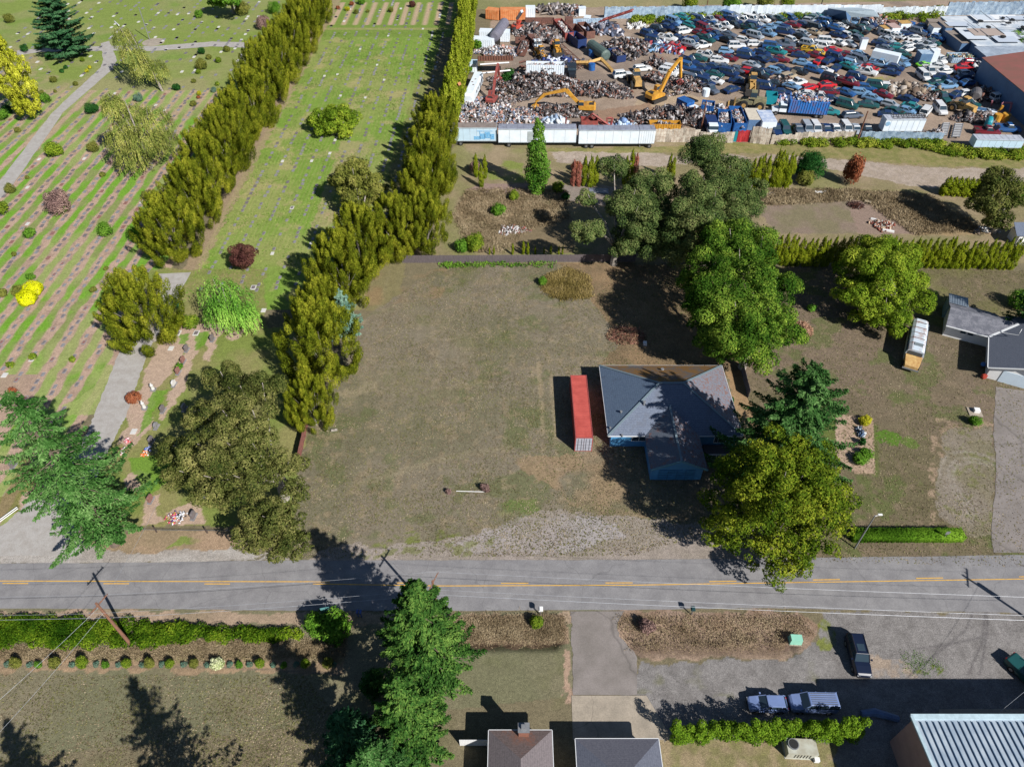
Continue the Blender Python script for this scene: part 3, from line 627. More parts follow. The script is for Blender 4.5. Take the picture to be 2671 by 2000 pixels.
# ================================================================ TREES
F_GOLD = foliage('leaf_olive_gold', (44, 56, 14), (104, 114, 28), (158, 156, 50))
F_THUJ = foliage('leaf_yellow_green', (80, 98, 24), (134, 146, 40), (168, 172, 66))
F_FIR = foliage('needle_blue_green', (24, 52, 24), (58, 96, 46), (106, 140, 82))
F_FIRG = foliage('needle_green', (26, 54, 22), (62, 98, 42), (112, 142, 66))
F_OAK = foliage('leaf_oak', (46, 58, 26), (90, 96, 48), (136, 132, 80))
F_OAKD = foliage('leaf_oak_dark', (44, 62, 34), (86, 104, 56), (130, 134, 84))
F_MAPLE = foliage('leaf_bright_green', (28, 56, 16), (70, 102, 32), (136, 158, 60))
F_WALN = foliage('leaf_lime_olive', (60, 86, 20), (110, 134, 38), (164, 174, 60))
F_CEDAR = foliage('leaf_golden_cedar', (42, 64, 16), (86, 106, 28), (142, 148, 46))
F_GOLDC = foliage('leaf_gold', (112, 122, 30), (170, 172, 48), (208, 206, 84))
F_WEEP = foliage('leaf_birch', (84, 98, 44), (130, 138, 66), (176, 172, 96))
F_WILL = foliage('leaf_willow', (70, 116, 40), (116, 164, 62), (160, 196, 90))
F_SPRB = foliage('needle_silver_blue', (70, 106, 92), (110, 142, 124), (146, 170, 150))
F_PINE = foliage('needle_dark', (26, 56, 38), (54, 94, 60), (88, 124, 84))
F_POP = foliage('leaf_mid_green', (46, 86, 26), (88, 128, 44), (130, 162, 68))
F_PURP = foliage('leaf_purple', (58, 34, 34), (90, 58, 52), (118, 84, 70))
F_MAUVE = foliage('leaf_mauve', (96, 76, 74), (138, 112, 106), (168, 142, 128))
F_RED = foliage('leaf_rust_red', (104, 60, 42), (146, 86, 60), (172, 122, 86))
F_LIME = foliage('leaf_lime', (168, 178, 10), (206, 208, 20), (222, 220, 50))
F_OLV = foliage('leaf_olive', (72, 82, 34), (112, 116, 52), (146, 142, 76))
F_GRN = foliage('leaf_green', (50, 88, 26), (88, 128, 40), (124, 158, 62))
F_DKG = foliage('leaf_deep_green', (24, 58, 26), (44, 86, 38), (70, 110, 54))
F_YG = foliage('leaf_yellow', (130, 134, 30), (176, 172, 44), (204, 190, 70))
F_TEAL = foliage('leaf_grey_green', (66, 96, 84), (98, 124, 106), (126, 148, 126))
F_DRY = foliage('dry_grass', (112, 98, 76), (142, 126, 100), (172, 156, 128), trans=.15)
F_BRAM = foliage('bramble', (60, 86, 24), (104, 126, 36), (156, 158, 62))
ORD = ['first', 'second', 'third', 'fourth', 'fifth', 'sixth', 'seventh', 'eighth', 'ninth', 'tenth', 'eleventh', 'twelfth', 'thirteenth', 'fourteenth', 'fifteenth', 'sixteenth', 'seventeenth', 'eighteenth', 'nineteenth', 'twentieth']
def ordw(k):
    k += 1; t = ['', '', 'twenty', 'thirty', 'forty', 'fifty']
    return ORD[k - 1] if k <= 20 else (t[k // 10] + '-' + ORD[k % 10 - 1] if k % 10 else {30: 'thirtieth', 40: 'fortieth', 50: 'fiftieth'}[k])
def set_tree(name, label, loc, me, sc=(1, 1, 1), rz=0, group=None, tr=None, cat='tree'):
    t = thing(name, label, cat, loc, rz, group); t.scale = sc
    if tr is not None: link('trunk', tr, t)
    link('crown', me, t); return t
def stems(Hh, Rr, seed, n=9):
    mb = MB(); r = random.Random(seed); mb.tube([(0, 0, -.1), (0, 0, 1.2)], [.42, .34], 8)
    for k in range(n):
        a = r.uniform(0, 6.28); q = Rr * r.uniform(.3, .7); mb.tube([(0, 0, .6), (q * .35 * math.cos(a), q * .35 * math.sin(a), Hh * .35), (q * math.cos(a), q * math.sin(a), Hh * r.uniform(.6, .85))], [.16, .1, .03], 5)
    return mb
gold = [plume_tree_mesh(13.5, 6.6, s, F_GOLD, n=170 - 8 * s, prad=.7 + .03 * s, plen=1.7 + .15 * (s % 3), size=.23, dens=1.5, low=.06, topw=.3 * (s % 3)) for s in (1, 2, 3, 4, 5)]
gtr = [stems(12, 5.5, s).mesh('trunk', BARKP()) for s in (1, 2, 3, 4, 5)]
ys = [111.5, 122.5, 133, 144, 155, 166, 178, 190, 202, 214, 226, 238]
for k, y in enumerate(ys):
    s_ = [.98, .96, 1.0, .95, 1, .98, 1.05, .95, 1.02, 1, .98, 1][k]
    lab = 'upright olive gold tree at the south end of the long cemetery row' if k == 0 else f'upright olive gold tree, {ORD[k]} from the south end of the long cemetery row'
    set_tree('upright_tree', lab, (-62.5 + .15 * k + .5 * (k % 2), y), gold[k % 5], (s_ * (.93 + .06 * math.sin(k * 3)), s_ * .9, s_ * (.96 + .05 * (k % 4))), k * 1.9, 'olive gold trees in the western row', gtr[k % 5])
east = [(-28.6, 69.5, .62, .72), (-28.8, 79.5, 1.12, 1.1), (-30.5, 90, .8, .8), (-28.6, 98.5, 1.0, .98), (-27.0, 107, .98, 1.0), (-21.5, 112.5, .92, .92), (-16.2, 113.5, .85, .95), (-17.5, 124, .92, 1.0), (-16.5, 134, .9, 1.0), (-17.5, 144, .9, .95), (-17.0, 155, .88, .9)]
el = ['smallest upright olive gold tree beside the short red fence', 'tall olive gold tree showing pale stems, west edge of the dry lot', 'olive gold tree crowding the silver blue spruce from the west', 'olive gold tree just north of the silver blue spruce', 'olive gold tree at the north west corner of the dry lot',
      'olive gold tree behind the west end of the grey board fence', 'olive gold tree behind the grey board fence, east of its neighbour', 'olive gold tree second north of the board fence, beside the scrub lot',
      'olive gold tree with bare stems facing the scrub lot', 'olive gold tree west of the white trailers', 'northernmost olive gold tree, touching the slim hedge conifers']
for k, (x, y, s_, sz) in enumerate(east):
    set_tree('upright_tree', el[k], (x, y), gold[(k + 1) % 5], (s_ * .9, s_ * .88, sz * .98), k * 2.3 + 1, 'olive gold trees of the eastern row', gtr[(k + 1) % 5])
set_tree('upright_tree', 'round topped olive gold tree standing beside the cemetery lane', (-58.8, 88.0), gold[0], (1.0, 1.0, .98), .6, None, gtr[0])
# slim conifers hedge north of them
slim = [plume_tree_mesh(11, 1.9, s, F_THUJ, n=46, prad=.45, plen=1.7, size=.3, dens=1.5, tight=.25) for s in (4, 5)]
k = 0; y = 162
while y < 262:
    s_ = random.uniform(.9, 1.15); set_tree('slim_conifer', f'{ordw(k)} slim yellow green conifer from the south end of the scrap yard screen', (-14.6 + .018 * (y - 160) + random.uniform(-.5, .5), y), slim[k % 2], (s_ * 1.15, s_ * 1.15, s_), k, 'slim conifers screening the scrap yard'); k += 1; y += random.uniform(2.6, 3.6)
# Douglas firs
conifer('fir_tree', 'big blue green fir with a bare leaning trunk at the cemetery lane mouth', G(301, 1418), 27.5, 8.8, 3, foliage('needle_pale', (28, 60, 22), (70, 110, 52), (122, 156, 92)), start=.15, dens=1.6, nb=5, step=.85, power=.55, ragged=.27, leaf=.34)
conifer('fir_tree', 'tallest dark green fir reaching over the south edge of the road', (-8.8, 32.3), 20.5, 6.4, 5, F_FIRG, start=.04, dens=1.7, power=.66, leaf=.35, nb=7, group='firs south of the road')
conifer('fir_tree', 'blue green fir just south of the tallest roadside fir', (-9.8, 25.2), 17.5, 4.8, 6, F_FIRG, start=.04, dens=1.6, leaf=.35, power=.65, group='firs south of the road')
conifer('fir_tree', 'grey green fir at the bottom edge beside the brown roofed house', (-11.2, 18.6), 20, 5.2, 7, F_FIR, start=.05, dens=1.6, leaf=.35, power=.65, group='firs south of the road')
conifer('fir_tree', 'dark fir in the shade west of the roadside firs', (-15.5, 24.0), 12.5, 4.0, 17, F_PINE, start=.04, power=.7, group='firs south of the road')
conifer('fir_tree', 'fir beyond the photo edge casting the spiky middle shadow on the lawn', (-24.5, 13.0), 20.8, 7.4, 8, F_FIR, start=.08, power=.8, ragged=.4, dens=.8, group='firs shading the south lawn')
conifer('fir_tree', 'fir beyond the photo edge casting the shadow in the lawn corner', (-38.3, 11.2), 18, 6.4, 9, F_FIR, start=.08, power=.8, ragged=.4, dens=.8, group='firs shading the south lawn')
conifer('fir_tree', 'dark green fir whose shadow covers the blue house roof', (34.6, 58.2), 22.3, 9.0, 11, F_FIR, leaf=.36, start=.06, dens=1.9, nb=7, power=.55, ragged=.35)
conifer('spruce_tree', 'silver blue spruce between the olive gold trees', (-27.2, 89.5), 9.5, 3.6, 13, F_SPRB, start=.05, dens=1.4, power=.8)
conifer('pine_tree', 'large dark green pine at the cemetery path junction', G(190, 150), 18, 8.2, 14, F_PINE, start=.05, dens=1.2, nb=7, power=.42, leaf=.55, droop=.1)
conifer('fir_tree', 'fir at the east edge casting its shadow behind the white house', (83.5, 88.5), 20, 4.4, 15, F_FIR, start=.06)
# golden cypress column, leaning crown of gold sprays
set_tree('golden_cypress', 'bright gold cypress column beside the cemetery path', (-117, 169), plume_tree_mesh(20, 3.9, 8, F_GOLDC, n=150, prad=.75, plen=1.5, size=.42, tight=.35, topw=1.0))
# broadleaf trees -------------------------------------------------
def lobes(view, spots): return [(*view(a, b, z), z, q) for a, b, z, q in spots]
def broadleaf(name, label, base, sp, leafm, seed, size=.28, sub=10, dens=1.7, group=None, trunk_r=.4, bark=None, extra=(), fat=1.14, **kw):
    sp = [(x, y, z, q * fat) for x, y, z, q in sp]; bl = crown_from(base, sp, sub=sub + 9, seed=seed, **kw); VF = blob_leaves(bl, size, dens, .5, np.random.default_rng(seed), .2, .62)
    hi = sorted(sp, key=lambda q: -q[2])[0]; mb = MB(); hz = hi[2] * .45
    mb.tube([(0, 0, -.1), (0, 0, hz * .5), (0, 0, hz)], [trunk_r * 1.3, trunk_r, trunk_r * .8], 8)
    for (x, y, z, q) in sp:
        dx, dy = x - base[0], y - base[1]; mb.tube([(0, 0, hz * .7), (dx * .4, dy * .4, hz + (z - hz) * .5), (dx * .8, dy * .8, z * .95), (dx, dy, z + q * .5)], [trunk_r * .5, trunk_r * .38, trunk_r * .25, .05], 5)
    for ex in extra: mb.tube(ex, [.16] * (len(ex) - 1) + [.04], 5)
    return make_tree(name, label, 'tree', base, VF, leafm, mb, bark or BARKP(), group)
oakL = lobes(O, [(1430, 90, 10, 2.9), (1560, 190, 12, 3.4), (1700, 170, 12, 3.3), (1290, 330, 9, 2.8), (1450, 350, 12, 3.6), (1640, 350, 13, 3.6), (1130, 560, 7, 2.8), (1290, 560, 10, 3.4), (1480, 560, 12, 3.8), (1640, 560, 11, 3.4), (1170, 720, 6, 2.6), (1330, 760, 8, 3.2), (1520, 760, 9, 3.2), (1700, 700, 8, 2.6), (1860, 660, 8, 2.2), (1900, 800, 7, 2.0), (1420, 880, 6, 2.2)])
broadleaf('oak_tree', 'wide grey green oak leaning over the cemetery graves', G(744, 1300), oakL, F_OAK, 21, trunk_r=.5, size=.26, fat=.9, mini=.3, spread=.95, dens=1.35)
broadleaf('oak_tree', 'smaller olive oak hanging over the road edge beside the dry lot', G(752, 1395), lobes(O, [(1680, 960, 8, 3.0), (1830, 1000, 7, 2.8), (1600, 1110, 6, 2.6), (1760, 1130, 7, 2.9), (1900, 1150, 5, 2.2), (1700, 1010, 9, 2.6)]), F_OAK, 22, trunk_r=.32, size=.26, fat=.9, mini=.3, spread=.95, dens=1.35)
broadleaf('oak_tree', 'tall dark oak with pale dead limbs behind the board fence', G(1600, 690), lobes(W, [(1264, 503, 9, 3.0), (1269, 430, 9, 1.9), (1325, 366, 12, 3.0), (1345, 440, 9, 3.4), (1412, 398, 12, 3.8), (1400, 497, 8, 4.2), (1345, 525, 6, 3.2), (1450, 470, 9, 3.6), (1375, 470, 11, 3.8), (1370, 430, 12, 3.4), (1430, 520, 6, 4), (1400, 445, 10, 4)]), F_OAKD, 23, trunk_r=.55, size=.29)
broadleaf('oak_tree', 'largest dark oak with a high crown in front of the metal fence', G(1830, 690), lobes(W, [(1530, 335, 15, 4.4), (1570, 388, 14, 4.6), (1515, 412, 13, 4.4), (1482, 515, 9, 4.0), (1590, 465, 10, 4.2), (1540, 530, 7, 3.8), (1485, 450, 11, 3.6), (1620, 420, 9, 3.4), (1560, 480, 12, 3.8), (1500, 470, 13, 4.2), (1540, 440, 14, 4.4), (1470, 550, 5, 4), (1590, 520, 7, 4), (1560, 360, 14, 4)]), F_OAKD, 24, trunk_r=.6, size=.29)
broadleaf('maple_tree', 'large bright green maple north east of the blue house', G(1935, 960), lobes(W, [(1570, 520, 13, 4.0), (1640, 535, 11, 3.8), (1535, 590, 11, 3.8), (1610, 600, 14, 4.2), (1672, 622, 10, 3.6), (1515, 665, 8, 3.6), (1580, 680, 12, 4.2), (1650, 700, 10, 4.0), (1697, 715, 7, 3.0), (1550, 745, 6, 3.2), (1620, 762, 6, 3.4), (1500, 620, 7, 2.8), (1560, 640, 12, 4.2), (1620, 655, 12, 4.2), (1590, 560, 12, 4), (1540, 700, 8, 3.8), (1640, 745, 7, 3.4), (1600, 725, 9, 4)]), F_MAPLE, 25, size=.29, trunk_r=.5)
broadleaf('cedar_tree', 'broad golden green cedar hanging over the road east of the blue house', (31.0, 48.8), lobes(View(-14, 0, 1.2075), [(1690, 985, 13, 3.8), (1640, 1030, 12, 3.8), (1745, 1010, 12, 3.8), (1605, 1100, 8, 3.6), (1670, 1080, 13, 4.2), (1745, 1075, 11, 4.0), (1795, 1060, 8, 3.0), (1625, 1150, 6, 3.4), (1695, 1150, 7, 3.8), (1770, 1145, 6, 3.4), (1690, 1215, 4, 2.8), (1575, 1150, 5, 2.4), (1800, 1110, 5, 2.6), (1720, 1190, 4.5, 2.8), (1740, 1040, 13, 3.6), (1700, 1040, 15, 3.4)]), F_CEDAR, 35, size=.27, trunk_r=.5, fat=1.0, mini=.25, spread=1.14, sub=18, dens=1.3)
broadleaf('walnut_tree', 'round lime green tree in front of the long arborvitae hedge', G(2330, 860), lobes(W, [(1905, 600, 7, 4.2), (1865, 570, 8, 3.8), (1930, 560, 8, 4.0), (1850, 635, 5, 3.4), (1960, 640, 5, 3.6), (1905, 665, 4.5, 3.6), (1895, 535, 7, 3.4), (1960, 595, 6, 3.4), (1900, 570, 10, 3.4), (1925, 690, 3, 3.0), (1880, 675, 3, 3.0)]), F_WALN, 26, size=.28)
broadleaf('shade_tree', 'low spreading green tree alone in the middle cemetery lawn', G(870, 352), lobes(W, [(690, 262, 2.6, 2.9), (725, 258, 3.4, 3.4), (755, 258, 2.8, 3.0), (705, 276, 2.0, 2.6), (745, 277, 2.0, 2.8), (730, 245, 3.2, 2.8)]), F_WALN, 27, size=.4)
broadleaf('shade_tree', 'round dull green tree north of the olive gold corner trees', G(950, 600), lobes(W, [(765, 385, 7, 3.8), (795, 400, 6, 3.4), (740, 400, 5, 3.0), (780, 430, 4, 3.4), (770, 365, 6, 2.6)]), F_OLV, 28, size=.38)
broadleaf('shade_tree', 'tree with a pale trunk at the top of the northern lawn', G(610, 36), lobes(W, [(482, -6, 6, 4.2), (500, -4, 7, 3.6), (466, 4, 4, 3.0)]), F_GRN, 29, size=.55)
broadleaf('shade_tree', 'dark olive tree on the gravel track at the east edge', G(2590, 608), lobes(W, [(2150, 400, 9, 3.4), (2135, 440, 6, 3.4), (2170, 430, 6, 3.2), (2150, 470, 3.5, 3.0), (2160, 380, 10, 2.4)]), F_OAK, 30, size=.38)
pop = [((0, 0, 1 + k * .95), (2.6 * math.sin(min(1, (k + 3) / 7) * 1.57) * (1 - max(0, k - 6) / 14) + random.uniform(-.3, .3),) * 2 + (1.1,), None) for k in range(16)]
pop = [((random.uniform(-.9, .9) * q[1][0] * .45, random.uniform(-.9, .9) * q[1][0] * .45, q[0][2] + random.uniform(-.3, .3)), (q[1][0] * .62, q[1][0] * .62, 1.2), None) for q in pop for _ in range(3)]
make_tree('poplar_tree', 'single tall narrow green tree in front of the white trailers', 'tree', (5.2, 134.8), blob_leaves(pop, .36, 1.7, .8, np.random.default_rng(4), .2, .6), F_POP, trunk_mb(14, .28))
# weeping trees
def weeping(name, label, base, sp, leafm, seed, n=420, ln=(1.6, 3.6), lean=(0, 0), bark=None, size=.42):
    r = np.random.default_rng(seed); Ps, Ns, Ts = [], [], []
    for (x, y, z, q) in sp:
        d = rand_dirs(n, r); d = d[d[:, 2] > -.1]; c = np.array([x - base[0], y - base[1], z])
        for dd in d:
            m = int(r.integers(7, 15)); l = r.uniform(*ln); st = c + dd * q * np.array([1, 1, .8]) * r.uniform(.75, 1.05); t = np.linspace(0, 1, m)[:, None]
            p = st + t * np.array([dd[0] * .5, dd[1] * .5, -l]) + r.normal(0, .08, (m, 3)); p = p[p[:, 2] > .25]
            Ps.append(p); Ns.append(np.tile(dd + np.array([0, 0, .35]), (len(p), 1)) + r.normal(0, .45, (len(p), 3))); Ts.append(np.tile([dd[0] * .3, dd[1] * .3, -1.], (len(p), 1)))
    P = np.concatenate(Ps); s_ = size * r.uniform(.6, 1.4, len(P)); VF = leafquads(P, np.concatenate(Ns), np.concatenate(Ts), s_, s_ * .36)
    top = max(q[2] + q[3] * .6 for q in sp); mb = MB(); tx = sum(q[0] for q in sp) / len(sp) - base[0]; ty = sum(q[1] for q in sp) / len(sp) - base[1]
    mb.tube([(0, 0, -.1), (tx * .3, ty * .3, top * .35), (tx * .7, ty * .7, top * .7), (tx, ty, top + .6)], [.34, .26, .15, .04], 7)
    for (x, y, z, q) in sp: mb.tube([(tx * .4, ty * .4, top * .4), ((x - base[0]) * .8, (y - base[1]) * .8, z), (x - base[0], y - base[1], z + q * .8)], [.13, .08, .03], 5)
    return make_tree(name, label, 'tree', base, VF, leafm, mb, bark or BARKP(), None)
weeping('birch_tree', 'weeping birch with a leaning white trunk by the path junction', G(424, 238), lobes(D, [(1010, 300, 12, 2.6), (1080, 420, 10, 3.0), (1170, 540, 6, 3.2), (1290, 560, 5, 2.6)]), F_WEEP, 31, n=460)
weeping('birch_tree', 'wide weeping birch over the middle of the soil strips', G(395, 440), lobes(D, [(920, 850, 14, 2.4), (1080, 960, 10, 3.8), (1250, 1000, 9, 4.2), (1000, 1120, 8, 3.6), (1180, 1150, 8, 4.2), (1340, 1150, 5.5, 3.2), (1080, 1280, 4.5, 3.4)]), F_WEEP, 32, n=520)
weeping('willow_tree', 'fresh green weeping tree east of the cemetery lane', G(600, 835), lobes(W, [(470, 630, 5.5, 3.2), (505, 650, 5, 3.4), (480, 670, 4, 3.0), (520, 680, 3.6, 2.6)]), F_WILL, 33, n=420, ln=(1.4, 2.8), size=.36)
# dense dark red plum tree on the lawn
bl = crown_from((0, 0), [(0, 0, 2.6, 2.7), (.6, .3, 3.4, 2.2), (-.7, -.3, 3.0, 2.2), (0.3, -.6, 2.0, 2.4)], sub=10, seed=4)
make_tree('plum_tree', 'round dark purple leaved tree on the cemetery lawn', 'tree', G(640, 700), blob_leaves(bl, .26, 1.8, .6, rng, .2, .6), F_PURP, trunk_mb(2.5, .16))
# ---------------------------------------------------------------- shrubs
def shrub_me(r0, hh, leafm, seed, size=.22, n=7):
    r = random.Random(seed); bl = [((0, 0, hh * .45), (r0 * .8, r0 * .8, hh * .5), None)]
    for k in range(n):
        a = r.uniform(0, 6.28); d = r0 * r.uniform(.2, .62); bl.append(((d * math.cos(a), d * math.sin(a), hh * r.uniform(.35, .68)), (r0 * r.uniform(.3, .5),) * 2 + (hh * r.uniform(.25, .4),), None))
    V_, F_ = blob_leaves(bl, size, 1.7, .7, np.random.default_rng(seed), .25, .6, cull=False); V_[:, 2] = np.maximum(V_[:, 2], .02); return npmesh('shrub', V_, F_, leafm)
SH = {}
def shrub(px, rad, col, label=None, hh=None, name='shrub', size=None, group=None, cat='shrub', cnt=[0]):
    key = (col.name, round(rad * 2) / 2); cnt[0] += 1
    if key not in SH: SH[key] = shrub_me(max(.4, key[1]), max(.4, key[1]) * 1.5, col, len(SH) + 50, size or (.2 if rad < 1.5 else .28))
    o = link(name, SH[key], None, px); s_ = rad / max(.4, key[1]); o.scale = (s_, s_, s_ * ((hh / (rad * 1.5)) if hh else 1)); o.rotation_euler = (0, 0, cnt[0] * 1.7)
    tag(o, label, cat, group); return o
cn = {F_OLV.name: 'olive', F_GRN.name: 'green', F_DKG.name: 'dark green', F_YG.name: 'yellow', F_TEAL.name: 'grey green', F_WALN.name: 'light green', F_RED.name: 'rusty red', F_MAUVE.name: 'dusty mauve', F_LIME.name: 'lime', F_PURP.name: 'purple', F_BRAM.name: 'yellow green', F_WILL.name: 'fresh green'}
def near_far(y): return 'north' if y > 150 else 'south'
shr = []
for (v, lst) in ((D, [(90, 155, 95, F_OLV), (210, 400, 75, F_DKG), (320, 385, 65, F_GRN), (418, 465, 80, F_DKG), (685, 492, 48, F_BRAM), (545, 555, 42, F_DKG), (515, 585, 45, F_DKG), (745, 555, 38, F_YG), (720, 585, 38, F_YG), (450, 655, 66, F_OLV), (630, 690, 48, F_OLV),
    (350, 760, 45, F_OLV), (390, 810, 100, F_GRN), (460, 752, 34, F_OLV), (30, 945, 115, F_GRN), (70, 900, 95, F_DKG), (150, 1070, 58, F_OLV), (460, 1225, 160, F_WALN), (775, 890, 115, F_DKG), (1150, 805, 85, F_TEAL), (1665, 420, 72, F_DKG), (1875, 405, 64, F_OLV), (1725, 470, 54, F_OLV), (1670, 530, 115, F_OLV),
    (1805, 495, 62, F_BRAM), (1640, 592, 52, F_BRAM), (1600, 668, 45, F_OLV), (1465, 718, 74, F_DKG), (1645, 768, 48, F_YG), (1640, 802, 36, F_RED), (1600, 852, 62, F_OLV), (1795, 692, 42, F_BRAM), (1765, 742, 55, F_TEAL), (100, 1550, 105, F_OLV), (850, 1437, 54, F_OLV), (785, 1210, 110, F_OLV), (1770, 895, 90, F_OLV), (230, 1460, 40, F_OLV)]),
    (E, [(20, 225, 110, F_BRAM), (395, 190, 190, F_MAUVE), (195, 384, 84, F_GRN), (688, 358, 116, F_GRN), (885, 392, 126, F_GRN), (957, 140, 84, F_OLV), (210, 662, 62, F_GRN), (130, 748, 90, F_OLV), (20, 765, 75, F_OLV), (683, 612, 34, F_OLV), (1155, 1237, 54, F_GRN), (870, 1425, 105, F_RED), (220, 1172, 55, F_BRAM), (470, 1192, 48, F_BRAM),
         (72, 1227, 54, F_BRAM), (1130, 930, 130, F_OLV), (1230, 945, 130, F_BRAM), (1000, 250, 50, F_OLV), (95, 520, 40, F_OLV), (605, 745, 50, F_OLV), (90, 1390, 60, F_RED)]),
    (F, [(1200, 70, 44, F_YG), (1270, 92, 44, F_OLV), (1535, 78, 48, F_OLV), (1700, 35, 62, F_PURP), (1310, 12, 70, F_GRN), (60, 112, 76, F_GRN), (395, 70, 130, F_OLV), (555, 180, 130, F_MAUVE), (640, 60, 120, F_GRN), (1130, 60, 36, F_RED), (1355, 88, 30, F_OLV), (1230, 30, 40, F_RED)])):
    for (a, b_, dpx, cm) in lst:
        p = v(a, b_ + dpx * .35); sc_ = FPX / (p[1] * _c + CH * _s); rad = dpx * v.k / sc_ / 2; shr.append((p, rad, cm, v))
used = {}; shr.sort(key=lambda q: -q[0][1])
for i, (p, rad, cm, v) in enumerate(shr):
    sz = 'tiny' if rad < .8 else 'small' if rad < 1.4 else 'mid sized' if rad < 2.2 else 'large'
    near = min(((math.hypot(p[0] - q[0][0], p[1] - q[0][1]), cn[q[2].name]) for j, q in enumerate(shr) if j != i), key=lambda t: t[0])
    plc = 'on the west cemetery edge' if p[0] < -105 else 'among the soil strips' if p[0] < -64 and p[1] < 190 else 'near the cemetery lane' if p[1] < 110 else 'on the northern lawn'
    dirn = 'close to' if near[0] < 5 else 'apart from'
    key = f"{sz} {cn[cm.name]} shrub {plc}"; used[key] = used.get(key, 0) + 1; lb = f"{key}, {ORD[used[key] - 1]} such counting from the north"
    shrub(p, rad, cm, lb)
for j, (a, b_, wl) in enumerate(((232, 752, 'north east'), (193, 812, 'south west'))):
    p = E(a, b_ + 30); r_ = 1.55; bl = [((0, 0, 1.35), (r_, r_, 1.35), None)]; V_, F_ = blob_leaves(bl, .16, 3, .5, rng, .2, .7, shell=(.93, 1.02)); o = link('clipped_globe', npmesh('globe', V_, F_, F_LIME), None, p)
    tag(o, f'clipped lime yellow globe shrub, {wl} one of a touching pair', 'shrub')
# planted row south of the bramble
row = [(-35, 1), (115, 1), (255, 0), (370, 1), (540, 1), (685, 0), (825, 1), (968, 1), (1100, 1), (1255, 1), (1400, 2), (1540, 0), (1675, 1), (1825, 0), (1965, 1), (2110, 1)]
F_WHT = foliage('white_blossom', (120, 140, 70), (210, 214, 170), (236, 236, 214))
big = [shrub_me(.62, 1.5, F_BRAM, 201, .13, 9), shrub_me(.68, 1.5, F_OLV, 202, .13, 8)]; sm = shrub_me(.45, .9, F_GRN, 203, .14, 5); wh = shrub_me(.8, 1.3, F_WHT, 204, .16, 9); lav = shrub_me(.42, .5, F_TEAL, 205, .12, 4)
for k, (x, t) in enumerate(row):
    p = L(x, 826 if t else 830); o = link('planted_shrub', [sm, big[k % 2], wh][t], None, p); o.rotation_euler = (0, 0, k); s_ = random.uniform(.88, 1.15); o.scale = (s_, s_, s_)
    nm = ['small green', 'bushy yellow green', 'white flowering'][t]
    tag(o, 'white flowering shrub in the planted row south of the road' if t == 2 else f'{nm} shrub, {ORD[k]} from the west end of the planted row', 'shrub', 'shrubs in the planted row')
for k, x in enumerate((50, 200, 465, 620, 770, 915, 1040, 1185, 1330, 1475, 1605, 1755, 1900, 2140)):
    o = link('lavender_tuft', lav, None, L(x, 822)); o.rotation_euler = (0, 0, k * 2); tag(o, f'{ordw(k)} low grey green lavender tuft from the west in the planted row', 'plant', 'lavender tufts in the planted row')
for (px, rd, cm, lb) in ((G(975, 1790), 1.7, F_DKG, 'dark bush in the fir shade on the south lawn'), (G(945, 1925), 2.0, F_DKG, 'large round bush in the deep fir shade at the bottom'), (G(835, 1640), 1.9, F_GRN, 'leafy green bush at the road sign, east end of the bramble'), (G(880, 1655), 2.2, F_GRN, 'green bush in the fir shade beside the ditch end'),
        (G(1400, 1628), 1.0, F_BRAM, 'yellow leaved sapling on the verge west of the driveway'), (G(1685, 1640), 1.1, F_MAUVE, 'dry brown bush west of the mint utility box'), (G(2542, 1106), 1.0, F_GRN, 'clipped green bush below the concrete pad in the east yard'), (G(1266, 1278), .75, F_MAUVE, 'dry brown bush in the middle of the dry lot'),
        (G(1170, 1285), .5, F_MAUVE, 'small dead plant on the dry lot beside a white pipe'), (G(1415, 742), 1.0, F_GRN, 'green sapling at the north side of the dry lot'), (G(1920, 775), 1.3, F_WILL, 'pale young sapling at the edge of the maple'), (G(2115, 810), .9, F_WILL, 'pale sapling shaded west of the lime green tree'),
        (I(560, 520), 2.2, F_OLV, 'olive scrub below the dark green tree in the sandy lot'), (G(1240, 650), 2.2, F_BRAM, 'yellow green bush behind the middle of the board fence'), (G(1205, 655), 1.6, F_GRN, 'green bush behind the board fence near the corner trees'), (G(1455, 500), 1.6, F_WALN, 'bright green bush beside the foot of the narrow tree'),
        (G(1340, 520), 1.3, F_BRAM, 'low yellow green bush on the sandy slope'), (G(1298, 560), 1.6, F_GRN, 'green shrub in the shadow edge of the scrub lot'), (G(1475, 520), 1.0, F_DKG, 'dark shrub on the shaded scrub lot path'), (G(1900, 1050), .9, F_DKG, 'dark shrub against the east wall of the blue house'),
        (G(2662, 530), 2.6, F_GRN, 'green shrub cut by the east edge near the gravel track'), (G(2650, 800), 2.4, F_GRN, 'green bush behind the white walled house'), (G(1505, 445), 1.5, F_RED, 'rusty red bush behind the slim conifers'), (G(1240, 445), 1.5, F_MAUVE, 'bare brown shrub beside the scrub lot conifers')):
    shrub(px, rd, cm, lb)
shrub(G(2110, 465), 3.6, F_DKG, 'dark green bushy tree on the sandy lot', 6.0, 'bushy_tree', cat='tree'); shrub(G(2215, 480), 2.2, F_RED, 'slim tree turning red beside the gravel track', 7, 'red_tree', cat='tree')
